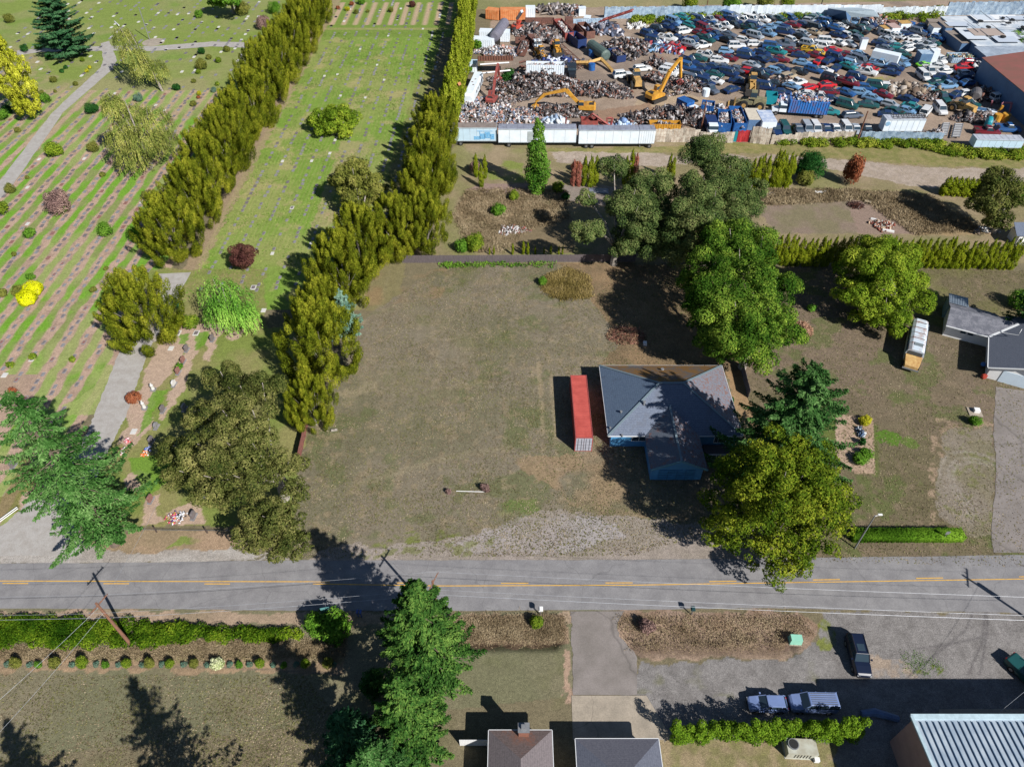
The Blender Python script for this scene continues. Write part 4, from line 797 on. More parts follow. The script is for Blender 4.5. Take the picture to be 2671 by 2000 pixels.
# ---------------------------------------------------------------- arborvitae hedges and clumps
def thuja_me(hh, rr, seed, leafm=None, size=.2, n=26):
    r = random.Random(seed); bl = []
    for k in range(n):
        t = (k + .5) / n; q = rr * math.sin(min(1, (t + .25) / .55) * 1.57) * (1 if t < .5 else math.cos((t - .5) / .5 * 1.45) ** .8); a = r.uniform(0, 6.28)
        bl.append(((q * .45 * math.cos(a), q * .45 * math.sin(a), hh * t), (max(.12, q * .66),) * 2 + (hh * .11,), (math.cos(a) * .15, math.sin(a) * .15, 1)))
    V_, F_ = blob_leaves(bl, size, 1.7, .45, np.random.default_rng(seed), .15, .5, tdir=(0, 0, 1.5)); return npmesh('arborvitae', V_, F_, leafm or F_THUJ2)
F_THUJ2 = foliage('leaf_arborvitae', (70, 92, 18), (120, 132, 30), (158, 160, 46))
th = [thuja_me(4.9, .85, 300 + s) for s in range(4)]
x = 41.5; k = 0
while x < 92:
    y = 109.2 - (x - 42) * .028; s_ = random.uniform(.92, 1.08); o = link('arborvitae', th[k % 4], None, (x, y)); o.scale = (.78, .95, s_ * 1.22); o.rotation_euler = (random.uniform(-.03, .03), random.uniform(-.03, .03), k)
    tag(o, f'{ordw(k)} tall narrow arborvitae from the west end of the long yard hedge', 'hedge plant', 'arborvitae of the long hedge'); x += random.uniform(.98, 1.22); k += 1
thd = [thuja_me(3.4, .75, 320 + s) for s in range(2)]
for k in range(14):
    o = link('arborvitae', thd[k % 2], None, (90.5 + k * 1.1, 134 - k * .15)); o.scale = (1.3, 1.3, 1.2); tag(o, f'{ordw(k)} arborvitae from the west beyond the olive tree at the east edge', 'hedge plant', 'arborvitae at the east edge')
def sprig(p, s_, cm, lb, grp, key=[0]):
    key[0] += 1; me = thr_ if cm == 'r' else th[key[0] % 4]; o = link('arborvitae', me, None, p); o.scale = (s_ * .72, s_ * .72, s_ * 1.12); o.rotation_euler = (0, 0, key[0]); tag(o, lb, 'hedge plant', grp)
thr_ = thuja_me(4.9, .85, 330, foliage('leaf_dead_red', (120, 66, 58), (160, 100, 86), (184, 134, 108)))
for i, (a, b_, s_, cm) in enumerate(((895, 480, 1.05, 'r'), (930, 485, 1.0, 'r'), (970, 480, 1.2, 'g'), (1010, 488, 1.25, 'g'), (1045, 480, 1.2, 'g'), (1245, 470, 1.15, 'g'), (1280, 475, 1.4, 'g'), (1305, 480, 1.3, 'r'), (1540, 430, 1.0, 'g'), (1565, 440, .95, 'g'))):
    sprig(H(a, b_), s_, cm, f'{ordw(i)} arborvitae from the west in the broken row, ' + ('red brown and dying' if cm == 'r' else 'green'), 'dying arborvitae' if cm == 'r' else 'green arborvitae of the broken row')
for i, (a, b_, s_) in enumerate(((95, 520, 1.0), (150, 540, 1.15), (185, 545, 1.25), (215, 535, 1.3), (255, 545, 1.3), (315, 545, 1.55), (345, 550, 1.5), (375, 545, 1.35), (410, 550, 1.4), (435, 545, 1.3))):
    sprig(I(a, b_), s_, 'g', f'{ordw(i)} green arborvitae from the west in the dense clump east of the dark oak', 'arborvitae clump by the oak')
for i, (a, b_) in enumerate(((240, 420), (275, 490), (300, 430))): sprig(H(a, b_), .95, 'g', 'arborvitae in the small group west of the narrow tall tree', 'three small arborvitae')
for i, (a, s_) in enumerate(((330, .3), (360, .35), (488, .45), (560, .55), (590, .5), (640, .35), (700, .3), (745, .4), (800, .35), (825, .35))): sprig(H(a, 948), s_, 'g', f'young arborvitae, {ordw(i)} from the west along the back of the board fence', 'young arborvitae behind the board fence')
# clipped thuja screen by the parked cars: lumpy bright green
F_SCR = foliage('leaf_screen', (48, 76, 18), (90, 120, 30), (136, 160, 52))
scr = []
for s in range(3):
    r = random.Random(s + 70); bl = [((r.uniform(-.35, .35), r.uniform(-.4, .4), .5 + .36 * q), (.52 * (1 - .04 * q), .52 * (1 - .04 * q), .42), None) for q in range(8)]
    V_, F_ = blob_leaves(bl, .15, 1.8, .5, np.random.default_rng(s), .3, .6); scr.append(npmesh('screen_plant', V_, F_, F_SCR))
for i, (a, hs) in enumerate(((330, 1.1), (390, .8), (455, 1.0), (510, 1.0), (575, 1.0), (630, 1.05), (680, 1.1), (735, 1.15), (790, 1.05), (840, 1.1), (885, 1.15), (935, 1.1), (1015, 1.1), (1060, 1.0), (1110, 1.15), (1155, 1.05), (1200, 1.15), (1245, 1.2), (1290, 1.15))):
    p = N(a - 5, 1085 - (a - 330) * .012); o = link('screen_conifer', scr[i % 3], None, p); o.scale = (1.25, 1.25, hs * 1.05); o.rotation_euler = (0, 0, i * 1.3)
    tag(o, f'{ordw(i)} lumpy bright green conifer from the west in the screen by the parked cars', 'hedge plant', 'conifers of the screen by the parked cars')
# clipped box hedge beside the road
def strip_leaves(poly_x0, x1, y0, y1, hh, size, dens, seed):
    r = np.random.default_rng(seed); n = int((x1 - poly_x0) * (y1 - y0 + 2 * hh) * dens / size ** 2); P = np.column_stack([r.uniform(poly_x0, x1, n), r.uniform(y0, y1, n), np.full(n, hh) + r.normal(0, .04, n)])
    m = r.random(n) < .45; P[m, 2] = r.uniform(0, hh, m.sum()); P[m & (r.random(n) < .5), 1] = y0
    q = m & (P[:, 1] != y0); P[q, 1] = y1; Nn = np.tile([0, 0, 1.], (n, 1)) + r.normal(0, .6, (n, 3)); s_ = size * r.uniform(.7, 1.3, n); return leafquads(P, Nn, rand_dirs(n, r), s_, s_ * .6)
a, b_ = G(2224, 1408, .5), G(2512, 1400, .5)
VF = strip_leaves(a[0], b_[0], a[1] - .1, a[1] + 1.4, 1.2, .15, 1.6, 9); hc = MB(); hc.box(((a[0] + b_[0]) / 2, a[1] + .65, .57), (b_[0] - a[0] - .1, 1.35, 1.14)); hv = np.array(hc.v); VF = cat_VF(VF, (hv, np.array(hc.f))); tag(link('clipped_hedge', npmesh('hedge', VF[0], VF[1], foliage('leaf_box', (52, 84, 20), (80, 116, 30), (112, 146, 46)))), 'low clipped bright green hedge along the road by the light pole', 'hedge')
# ---------------------------------------------------------------- ground cover that nobody could count
def cover(name, label, pts, leafm, seed, rr=(.5, .9), hz=.7, size=.24, dens=1.5, flat=.7):
    r = random.Random(seed); bl = []
    for (x, y) in pts: q = r.uniform(*rr); bl.append(((x, y, hz * r.uniform(.2, .55)), (q, q, q * flat), None))
    V_, F_ = [], []; o = 0
    for i in range(0, len(bl), 60):
        v, f = blob_leaves(bl[i:i + 60], size, dens, .8, np.random.default_rng(seed + i), .3, .6); V_.append(v); F_.append(f + o); o += len(v)
    V_ = np.concatenate(V_); F_ = np.concatenate(F_); ob = link(name, npmesh(name, V_, F_, leafm)); tag(ob, label, name.replace('_', ' '), kind='stuff'); return ob
def scatter(poly, n, seed):
    r = random.Random(seed); xs = [p[0] for p in poly]; ys_ = [p[1] for p in poly]; out = []
    while len(out) < n:
        p = (r.uniform(min(xs), max(xs)), r.uniform(min(ys_), max(ys_)))
        if inside(poly, np.array([p[0]]), np.array([p[1]]))[0]: out.append(p)
    return out
BR = [L(-100, 560), L(300, 520), L(600, 560), L(1000, 570), L(1500, 610), L(1950, 620), L(1950, 660), L(1300, 655), L(1000, 680), L(700, 690), L(-100, 690)]
cover('bramble', 'dense green bramble strip along the south side of the road', scatter(BR, 230, 1), foliage('bramble_road', (34, 62, 12), (74, 102, 22), (132, 150, 42)), 3, (.5, 1.0), 1.0, .22)
cover('bramble', 'yellow green bramble thicket against the scrap yard fence', scatter([I(200, 215), I(900, 190), I(1500, 205), I(1750, 270), I(2300, 270), I(2300, 330), I(1800, 330), I(1400, 250), I(900, 240), I(560, 230)], 220, 2), F_BRAM, 4, (.7, 1.3), 1.4, .36)
cover('bramble', 'brambles growing along the north fence of the scrap yard', scatter([B(0, 170), B(400, 190), B(640, 180), B(900, 140), B(1150, 150), B(1700, 130), B(1930, 170), B(1880, 210), B(1100, 180), B(640, 235), B(0, 250)], 110, 5), F_BRAM, 6, (.8, 1.7), 2, .5)
cover('bramble', 'weedy growth between the sheds and north fence', scatter([C(700, 170), C(1000, 130), C(1350, 100), C(1340, 190), C(1180, 240), C(900, 220), C(730, 230)], 60, 7), F_BRAM, 8, (.8, 1.7), 2, .5)
def grass(name, label, poly, n, leafm, seed, hh=.55, wd=.1):
    pts = np.array(scatter(poly, n // 14, seed)); r = np.random.default_rng(seed); P = np.repeat(pts, 14, 0); m = len(P); P = np.column_stack([P + r.normal(0, .35, (m, 2)), np.zeros(m)])
    h_ = hh * r.uniform(.5, 1.3, m); T = np.column_stack([r.normal(0, .35, (m, 2)), np.ones(m)]); T = unit(T); P = P + T * h_[:, None] / 2; Nn = rand_dirs(m, r); V_, F_ = leafquads(P, Nn, T, h_, np.full(m, wd))
    tag(link(name, npmesh(name, V_, F_, leafm)), label, 'dry grass', kind='stuff')
grass('dry_grass', 'tall pale dry grass and weeds on the scrub lot', [H(80, 700), H(180, 510), H(520, 500), H(860, 520), H(860, 700), H(560, 800), H(430, 930), H(200, 930)], 26000, F_DRY, 1, .5, .1)
grass('dry_grass', 'dry weeds under the trees on the sandy lot', [I(150, 560), I(900, 560), I(1500, 600), I(1900, 860), I(1400, 900), I(1000, 640), I(300, 680)], 26000, F_DRY, 2, .6, .12)
grass('dry_grass', 'dead grass on the banks of the western ditch', [M(1000, 520), M(1760, 510), M(1780, 640), M(1700, 680), M(1080, 680)], 15000, F_DRY, 3, .3, .06)
grass('dry_grass', 'dead grass on the banks of the eastern ditch', [N(20, 440), N(1000, 420), N(1080, 520), N(900, 600), N(100, 610)], 12000, F_DRY, 4, .26, .06)
grass('dry_grass', 'dry grass edge between bramble and planted row', [L(-100, 700), L(1000, 700), L(1300, 650), L(2212, 660), L(2212, 780), L(-100, 780)], 20000, F_DRY, 5, .3, .06)
grass('dry_grass', 'tall straw coloured weeds at the fence corner of the dry lot', [H(700, 1100), H(860, 1040), H(1000, 1100), H(1020, 1240), H(800, 1260), H(700, 1200)], 9000, foliage('straw', (106, 94, 52), (136, 120, 72), (160, 142, 98), trans=.15), 6, .55, .1)
grass('weeds', 'green weeds along the foot of the board fence', [H(0, 1005), H(780, 1000), H(780, 1030), H(0, 1035)], 900, F_GRN, 7, .6, .16)
grass('weeds', 'yellow weeds sprouting in the gravel parking area', [N(1560, 640), N(1640, 620), N(1780, 690), N(1740, 740), N(1580, 720)], 900, F_GRN, 8, .1, .07)

def turf(name, label, poly, n, leafm, seed, sz=(.1, .34)):
    P0 = np.array(poly); r = np.random.default_rng(seed); X = r.uniform(P0[:, 0].min(), P0[:, 0].max(), n); Y = r.uniform(P0[:, 1].min(), P0[:, 1].max(), n); k = inside(poly, X, Y)
    q = fbm(X, Y, 5, seed + 50, 5); k &= r.random(n) < np.clip((q - .34) * 3, .05, 1); X, Y = X[k], Y[k]; m = len(X); s_ = r.uniform(*sz, m); V_, F_ = leafquads(np.column_stack([X, Y, r.uniform(.015, .07, m)]), np.tile([0, 0, 1.], (m, 1)) + r.normal(0, .35, (m, 3)), rand_dirs(m, r), s_, s_ * .5)
    V_[:, 2] = np.maximum(V_[:, 2], .006); tag(link(name, npmesh(name, V_, F_, leafm)), label, 'grass', kind='stuff')
F_T1 = foliage('turf_dull_green', (90, 90, 58), (108, 106, 70), (124, 120, 86), trans=.1); F_T2 = foliage('turf_straw', (112, 98, 78), (142, 128, 104), (168, 154, 130), trans=.1); F_T3 = foliage('turf_brown', (86, 76, 60), (104, 92, 74), (120, 108, 90), trans=.1)
for nm, pl, n in (('dry lot', LOT, 60000), ('east yard', RY, 34000), ('south lawn', [L(-100, 880), L(1950, 890), M(600, 1475), L(-100, 1475)], 9000)):
    turf('short_grass', f'sparse dull green turf over the {nm}', pl, n, F_T1, 1); turf('short_grass', f'bleached straw flecks over the {nm}', pl, n, F_T2, 2, (.08, .26)); turf('short_grass', f'brown thatch flecks over the {nm}', pl, n, F_T3, 3, (.08, .24))
turf('short_grass', 'mown cemetery turf of the middle lawn', [(-58, 97), (-27, 112), (-20, 230), (-58, 230)], 50000, foliage('turf_mown', (84, 112, 44), (112, 134, 60), (150, 152, 92), trans=.1), 4, (.2, .5))
# ================================================================ BUILDINGS
WHITEP = mat('white_paint', (240, 240, 240), .6, 0, .1, .8); TRIM = mat('white_trim', (232, 234, 236), .5, 0, .05)
BLUEW = mat('blue_siding', (84, 152, 202), .7, 0, .12, 1.2); GLASS = mat('window_glass', (.03, .05, .07), .06, 0, .1, raw=True, spec=.8)
BLACK = mat('black_rubber', (.012, .012, .013), .8, 0, .3, 5, raw=True); STEEL = mat('galvanised', (150, 152, 156), .45, .3, .2, 3); RUST = mat('rust', (132, 84, 62), .85, 0, .45, 2.5, (92, 60, 48))
DARKM = mat('dark_machine_parts', (54, 50, 48), .8, 0, .4, 4); WOODG = mat('weathered_board', (112, 102, 104), .9, 0, .4, 3, (84, 76, 78), stretch=(6, 6, .4))
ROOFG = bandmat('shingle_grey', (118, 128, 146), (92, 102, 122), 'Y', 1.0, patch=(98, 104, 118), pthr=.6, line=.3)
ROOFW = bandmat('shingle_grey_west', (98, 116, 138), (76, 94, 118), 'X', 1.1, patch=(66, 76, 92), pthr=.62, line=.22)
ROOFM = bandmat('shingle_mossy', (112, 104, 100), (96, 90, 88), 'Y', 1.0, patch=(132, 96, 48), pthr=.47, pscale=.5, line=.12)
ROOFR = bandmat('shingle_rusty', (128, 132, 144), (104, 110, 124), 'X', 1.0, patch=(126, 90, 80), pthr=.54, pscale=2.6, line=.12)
CAPM = mat('ridge_cap', (122, 140, 150), .8, 0, .15, 3)
def bar(mb, a, b_, w_=.3, h_=.06, mi=0):
    a, b_ = Vector(a), Vector(b_); d = b_ - a; m = (a + b_) / 2; rz = math.atan2(d.y, d.x); ry = -math.atan2(d.z, math.hypot(d.x, d.y)); return mb.box(m, (d.length, w_, h_), mi, rz, ry)
def window(parent, c, wd, ht, axis='y', facing=-1, panes=2, frame=TRIM, depth=.05):
    """window set in a wall: frame ring proud of the wall and a darker pane; axis is the wall's normal"""
    mb = MB(); t = .08; x, y, z = c; o = facing * depth
    def B_(u0, u1, v0, v1, dd, m_):
        if axis == 'y': m_.box((x + (u0 + u1) / 2, y + facing * dd / 2, z + (v0 + v1) / 2), (u1 - u0, dd, v1 - v0))
        else: m_.box((x + facing * dd / 2, y + (u0 + u1) / 2, z + (v0 + v1) / 2), (dd, u1 - u0, v1 - v0))
    hw, hh = wd / 2, ht / 2
    B_(-hw - t, hw + t, hh, hh + t, .07, mb); B_(-hw - t, hw + t, -hh - t, -hh, .09, mb); B_(-hw - t, -hw, -hh, hh, .07, mb); B_(hw, hw + t, -hh, hh, .07, mb)
    for k in range(1, panes): B_(-hw + wd * k / panes - .03, -hw + wd * k / panes + .03, -hh, hh, .055, mb)
    f = mb.build('window', frame, parent); g = MB(); B_(-hw, hw, -hh, hh, .03, g); g.build('pane', GLASS, f); return f
# --- the blue house
ez = 2.9; c0, c1, c2 = J(738, 245, ez), J(790, 873, ez), J(1815, 252, ez)
hx0, hx1, hy0, hy1 = (c0[0] + c1[0]) / 2, c2[0], c1[1], (c0[1] + c2[1]) / 2
hs = thing('blue_house', 'blue single storey house with grey hipped roof and south garage wing', 'house', ((hx0 + hx1) / 2, (hy0 + hy1) / 2))
ox, oy = (hx0 + hx1) / 2, (hy0 + hy1) / 2; hw, hd = (hx1 - hx0) / 2, (hy1 - hy0) / 2; rid = 6.2; rl = max(1.2, hw - hd) * .75
NW, NE, SE_, SW = (-hw, hd, ez), (hw, hd, ez), (hw, -hd, ez), (-hw, -hd, ez); ra, rb = (-rl, 0, rid), (rl, 0, rid); ov = .55
mb = MB(); mb.box((0, 0, ez / 2 - .06), (2 * (hw - ov), 2 * (hd - ov), ez - .1)); mb.build('wall', BLUEW, hs)
gx0 = J(1130, 870, ez)[0] - ox; gapex = J(1455, 1090, 4.75); gridx = gapex[0] - ox; gx1 = 2 * gridx - gx0; gy0 = J(1168, 1175, ez)[1] - oy
def roofpoly(mb, pts, mi, th=.14): mb.sheet(pts, th, mi)
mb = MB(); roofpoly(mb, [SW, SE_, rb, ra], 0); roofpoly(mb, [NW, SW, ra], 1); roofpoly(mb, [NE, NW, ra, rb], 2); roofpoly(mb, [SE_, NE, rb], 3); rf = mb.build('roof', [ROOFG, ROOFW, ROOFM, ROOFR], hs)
up = lambda p, d=.05: (p[0], p[1], p[2] + d)
mb = MB(); [bar(mb, up(a), up(b_)) for a, b_ in ((NW, ra), (SW, ra), (NE, rb), (SE_, rb), (ra, rb))]; mb.build('ridge_cap', CAPM, rf)
mb = MB(); [bar(mb, (a[0], a[1], ez - .09), (b_[0], b_[1], ez - .09), .1, .16) for a, b_ in ((NW, NE), (NE, SE_), (NW, SW), (SW, SE_))]; mb.build('gutter', TRIM, rf)
gt = 4.75; yb = -hd * .1
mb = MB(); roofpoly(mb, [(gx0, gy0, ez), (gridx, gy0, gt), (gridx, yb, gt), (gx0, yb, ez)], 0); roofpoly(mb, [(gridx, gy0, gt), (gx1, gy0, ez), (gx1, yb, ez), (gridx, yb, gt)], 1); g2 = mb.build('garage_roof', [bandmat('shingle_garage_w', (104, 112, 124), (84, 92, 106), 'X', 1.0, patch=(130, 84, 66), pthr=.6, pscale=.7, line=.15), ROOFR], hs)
mb = MB(); bar(mb, (gridx, gy0, gt + .04), (gridx, yb, gt + .04), .28); mb.build('ridge_cap', CAPM, g2)
mb = MB(); bar(mb, (gx0 - .03, gy0 - .04, ez - .04), (gridx, gy0 - .04, gt - .04), .1, .26); bar(mb, (gx1 + .03, gy0 - .04, ez - .04), (gridx, gy0 - .04, gt - .04), .1, .26); mb.build('barge_board', mat('teal_trim', (96, 150, 170), .6), g2)
mb = MB(); wy = gy0 + .6; a, b_ = gx0 + .35, gx1 - .35; prof = [(a, 0), (b_, 0), (b_, ez - .2), (gridx, gt - .32), (a, ez - .2)]
mb.side(prof, wy, -hd + ov - .01); mb.build('garage_wall', BLUEW, hs)
mb = MB(); mb.box(((a + b_) / 2, wy - .03, 1.1), (4.9, .05, 2.1)); gd = mb.build('garage_door', mat('blue_door', (76, 144, 194), .5), hs)
mb = MB(); [mb.box(((a + b_) / 2, wy - .065, .55 + .52 * k), (4.8, .02, .04)) for k in range(4)]; [mb.box(((a + b_) / 2 + d, wy - .075, 1.1), (.04, .02, 2.0)) for d in (-1.2, 0, 1.2)]; mb.build('door_rail', mat('blue_rail', (60, 104, 134), .6), gd)
sw_y = -hd + ov; window(hs, (J(985, 900)[0] - ox + 1.1, sw_y, 1.75), 1.9, 1.0, 'y', -1, 2); window(hs, (-hw + ov, 1.5, 1.7), 1.5, 1.1, 'x', -1, 2); window(hs, (-hw + ov, -3.5, 1.7), 1.1, 1.0, 'x', -1, 1); window(hs, (hw - 2.8, sw_y, 1.5), 1.6, 1.2, 'y', -1, 3); window(hs, (0, hd - ov, 1.6), 1.6, 1.1, 'y', 1, 2)
def roofz(x, y): return min(ez + (y + hd) / hd * (rid - ez), ez + (hd - y) / hd * (rid - ez), ez + (x + hw) / (hw - rl) * (rid - ez), ez + (hw - x) / (hw - rl) * (rid - ez))
for (a_, b2, r_, h_) in ((1118, 615, .16, .65), (938, 812, .12, .3), (922, 640, .14, .25), (830, 750, .12, .2), (1290, 262, .2, .2)):
    p = J(a_, b2, 4.4); x, y = p[0] - ox, p[1] - oy; z = roofz(x, y); mb = MB(); mb.cyl((x, y, z - .1), (x, y, z + h_), r_, r_, 8); mb.cyl((x, y, z + h_), (x, y, z + h_ + .06), r_ * 1.4, r_ * 1.2, 8); mb.build('roof_vent', STEEL, hs)
mb = MB(); mb.box((hw - 2.6, -hd - 1.0, .3), (5.0, 2.6, .6)); mb.build('porch', WOODG, hs)
mb = MB(); [mb.box((hw - 5 + k * .6, -hd - 2.2, 1.05), (.06, .06, .9)) for k in range(9)]; mb.box((hw - 2.6, -hd - 2.2, 1.5), (5.0, .08, .07)); mb.build('porch_rail', WHITEP, hs)
# side fence of the blue house
def panel_fence(name, label, a, b_, hh, m, board=.15, th=.03, jit=.05, cat='fence', posts=2.4, postm=None, lean=0, gap=.01, base=0):
    d = math.hypot(b_[0] - a[0], b_[1] - a[1]); rz = math.atan2(b_[1] - a[1], b_[0] - a[0]); t = thing(name, label, cat, a, rz); mb = MB(); n = int(d / board); r = random.Random(int(d * 7))
    for k in range(n):
        h_ = hh + r.uniform(-jit, jit); mb.box(((k + .5) * board, r.uniform(-.01, .01), base + h_ / 2), (board - gap, th, h_), 0, rx=lean + r.uniform(-.015, .015))
    mb.build('panel', m, t); mb = MB(); k = 0
    while k * posts <= d: mb.box((k * posts, .08, hh * .5), (.1, .1, hh * .98)); k += 1
    mb.box((d / 2, .045, hh * .3), (d, .05, .09)); mb.box((d / 2, .045, hh * .8), (d, .05, .09)); mb.build('frame', postm or m, t); return t
panel_fence('board_fence', 'long weathered grey board fence along the north side of the dry lot', (-20.4, 109.7), (23, 110.1), 1.65, WOODG)
panel_fence('board_fence', 'short red brown fence under the olive gold tree', G(804, 1106), G(778, 1220), 1.7, mat('red_board', (150, 96, 84), .85, 0, .4, 2, (112, 72, 66)), .14)
panel_fence('board_fence', 'dark board fence east of the blue house', J(1985, 300), J(2045, 540), 1.7, WOODG)
# --- red shipping container
ch = 2.9; k0, k1, k2 = J(470, 335, ch), J(515, 890, ch), J(612, 332, ch); cx0 = (k0[0] + k1[0]) / 2; cx1 = (k2[0] + J(672, 890, ch)[0]) / 2; cy1, cy0 = k0[1], k1[1]; cl_, cw_ = cy1 - cy0, cx1 - cx0
ct = thing('shipping_container', 'red roofed forty foot shipping container beside the blue house', 'container', ((cx0 + cx1) / 2, (cy0 + cy1) / 2))
CR = mat('container_red', (198, 92, 82), .6, 0, .14, .7, (176, 76, 68)); CG = mat('container_end_grey', (176, 178, 190), .55, 0, .12, 2)
mb = MB(); n = 52
for k in range(n): mb.box((0, -cl_ / 2 + (k + .5) * cl_ / n, ch - .06 - .012 * (k % 2) * 2), (cw_ - .22, cl_ / n, .06))
mb.build('roof', CR, ct)
mb = MB(); mb.box((0, 0, ch / 2 - .08), (cw_ - .14, cl_ - .14, ch - .28))
for s in (-1, 1):
    for k in range(44): mb.box((s * (cw_ / 2 - .06), -cl_ / 2 + .25 + (k + .5) * (cl_ - .5) / 44, ch / 2), (.06 if k % 2 else .02, (cl_ - .5) / 44, ch - .3))
mb.build('body', CR, ct)
mb = MB()
for sx in (-1, 1):
    for sy in (-1, 1): mb.box((sx * (cw_ / 2 - .05), sy * (cl_ / 2 - .05), ch / 2), (.14, .14, ch))
    mb.box((sx * (cw_ / 2 - .04), 0, ch - .04), (.1, cl_ - .2, .1)); mb.box((sx * (cw_ / 2 - .04), 0, .1), (.1, cl_ - .2, .16)); mb.box((0, sx * (cl_ / 2 - .04), ch - .05), (cw_ - .2, .1, .12)); mb.box((0, sx * (cl_ / 2 - .04), .1), (cw_ - .2, .1, .16))
mb.build('frame', mat('container_frame', (170, 84, 82), .6, 0, .3, 3), ct)
for s in (-1, 1):
    mb = MB(); mb.box((s * cw_ * .235, -cl_ / 2 - .0, ch / 2), (cw_ * .44, .05, ch - .3)); d = mb.build('door', CG, ct)
    mb = MB(); [mb.cyl((s * cw_ * q, -cl_ / 2 - .06, .2), (s * cw_ * q, -cl_ / 2 - .06, ch - .2), .03) for q in (.13, .33)]; [mb.box((s * cw_ * .235, -cl_ / 2 - .03, z), (cw_ * .43, .02, .05)) for z in (.7, 1.4, 2.1)]; mb.build('lock_bar', mat('lock_bar', (150, 152, 164), .5, .4), d)
# --- white walled house in the east
RGL = bandmat('shingle_pale', (136, 136, 144), (106, 108, 118), 'Y', .8, patch=(96, 98, 108), pthr=.5, pscale=.9, line=.1); RGD = bandmat('shingle_dark_lined', (104, 110, 124), (84, 90, 104), 'X', 1.3, line=.28)
ea, eb = U(1205, 1395), U(1774, 1555); ean = math.atan2(eb[1] - ea[1], eb[0] - ea[0])
eh = thing('white_house', 'white walled house with grey shingle roofs at the east edge', 'house', ea, ean)
def lpt(q): dx, dy = q[0] - ea[0], q[1] - ea[1]; return (dx * math.cos(ean) + dy * math.sin(ean), -dx * math.sin(ean) + dy * math.cos(ean))
P3 = lambda u, v, z: (*lpt(U(u, v, z)), z)
sl_ = .357; gr = (5.2, 2.7 + sl_ * 6.2)
mb = MB(); mb.sheet([(-1, -1, 2.7), (gr[0], -1, gr[1]), (gr[0], 12.6, gr[1]), (-1, 12.6, 2.7)], .15); mb.sheet([(gr[0], -1, gr[1]), (11.4, -1, 2.7), (11.4, 12.6, 2.7), (gr[0], 12.6, gr[1])], .15); mb.build('garage_roof', RGD, eh)
mb = MB(); mb.side([(-.3, 0), (10.7, 0), (10.7, 2.72), (gr[0], gr[1] - .22), (-.3, 2.72)], 0, 12); mb.build('garage_wall', WHITEP, eh)
mb = MB(); bar(mb, (-1.05, -1, 2.66), (-1.05, 12.6, 2.66), .12, .16); bar(mb, (-1, -1.03, 2.66), (gr[0], -1.03, gr[1] - .03), .1, .2); mb.build('gutter', TRIM, eh)
mb = MB(); mb.box((3.9, -.04, 1.1), (5.0, .06, 2.2)); gd = mb.build('garage_door', mat('pale_door', (206, 222, 236), .5, 0, .05), eh)
wr, x2 = 4.0, 2.64; mb = MB(); mb.sheet([(-7.3, 6.9, 2.7), (-1.0, 6.9, 2.7), (x2, 10.4, wr + .02), (-7.3, 10.4, wr)], .14); mb.sheet([(-7.3, 10.4, wr), (x2, 10.4, wr + .02), (-1, 13.9, 2.7), (-7.3, 13.9, 2.7)], .14); mb.build('wing_roof', RGL, eh)
mb = MB(); vs = [(x, y, z) for x in (-6.9, -.32) for y, z in ((7.9, 0), (7.9, 2.85), (10.4, 3.82), (12.9, 2.85), (12.9, 0))]; mb.add(vs, [(0, 1, 2, 3, 4), (5, 9, 8, 7, 6), (0, 5, 6, 1), (3, 8, 9, 4), (1, 6, 7, 2), (2, 7, 8, 3)]); mb.build('wing_wall', WHITEP, eh)
mb = MB(); bar(mb, (-7.3, 6.86, 2.66), (-1.0, 6.86, 2.66), .12, .16); bar(mb, (-1, 6.9, 2.78), (x2, 10.4, wr + .08), .35, .06); mb.build('valley_flashing', TRIM, eh)
for xx in (-4.4, -3.3): mb = MB(); mb.box((xx, 7.86, 1.75), (1.0, .1, .8)); f = mb.build('window', TRIM, eh); mb = MB(); mb.box((xx, 7.81, 1.75), (.8, .06, .6)); mb.build('pane', GLASS, f)
ms = thing('metal_lean_to', 'small shed with ribbed metal roof behind the white house', 'shed', (ea[0] - 5.9 * math.cos(ean) - 14.4 * math.sin(ean), ea[1] - 5.9 * math.sin(ean) + 14.4 * math.cos(ean)), ean)
mb = MB(); mb.sheet([(-1.5, -1.6, 3.3), (1.5, -1.6, 3.3), (1.5, 1.8, 2.8), (-1.5, 1.8, 2.8)], .08); [bar(mb, (-1.4 + k * .255, -1.6, 3.34), (-1.4 + k * .255, 1.8, 2.84), .06, .07) for k in range(12)]; mb.build('roof', mat('metal_sheet_blue', (168, 182, 196), .4, .3, .2, 1), ms)
mb = MB(); mb.box((0, .1, 1.35), (2.7, 3.2, 2.7)); mb.build('wall', mat('teal_grey_siding', (130, 160, 172), .7), ms); eo = Vector((0, 0, 0)); PW = lambda u, v, z: (*U(u, v, z), z)
mb = MB(); mb.tube([P3(1380, 655, 5.0), P3(1420, 690, 4.8), P3(1690, 735, 4.5), P3(1740, 640, 5.2)], .06, 6); mb.build('roof_pipe', STEEL, eh)
mb = MB(); mb.cyl(PW(1145, 1180, .0), PW(1145, 1180, 1.0), .35, .35, 10); o = mb.build('water_barrel', mat('blue_plastic', (52, 108, 176), .5)); o.location = eo; tag(o, 'blue barrel against the west wall of the white house garage', 'barrel')
mb = MB(); mb.box(PW(1160, 1370, .35), (.7, .5, .6), rz=.3); mb.box(PW(1150, 1360, .8), (.3, .3, .4)); o = mb.build('garden_tractor', mat('red_enamel', (176, 66, 52), .5)); o.location = eo; tag(o, 'small red garden machine at the corner of the white house garage', 'machine')
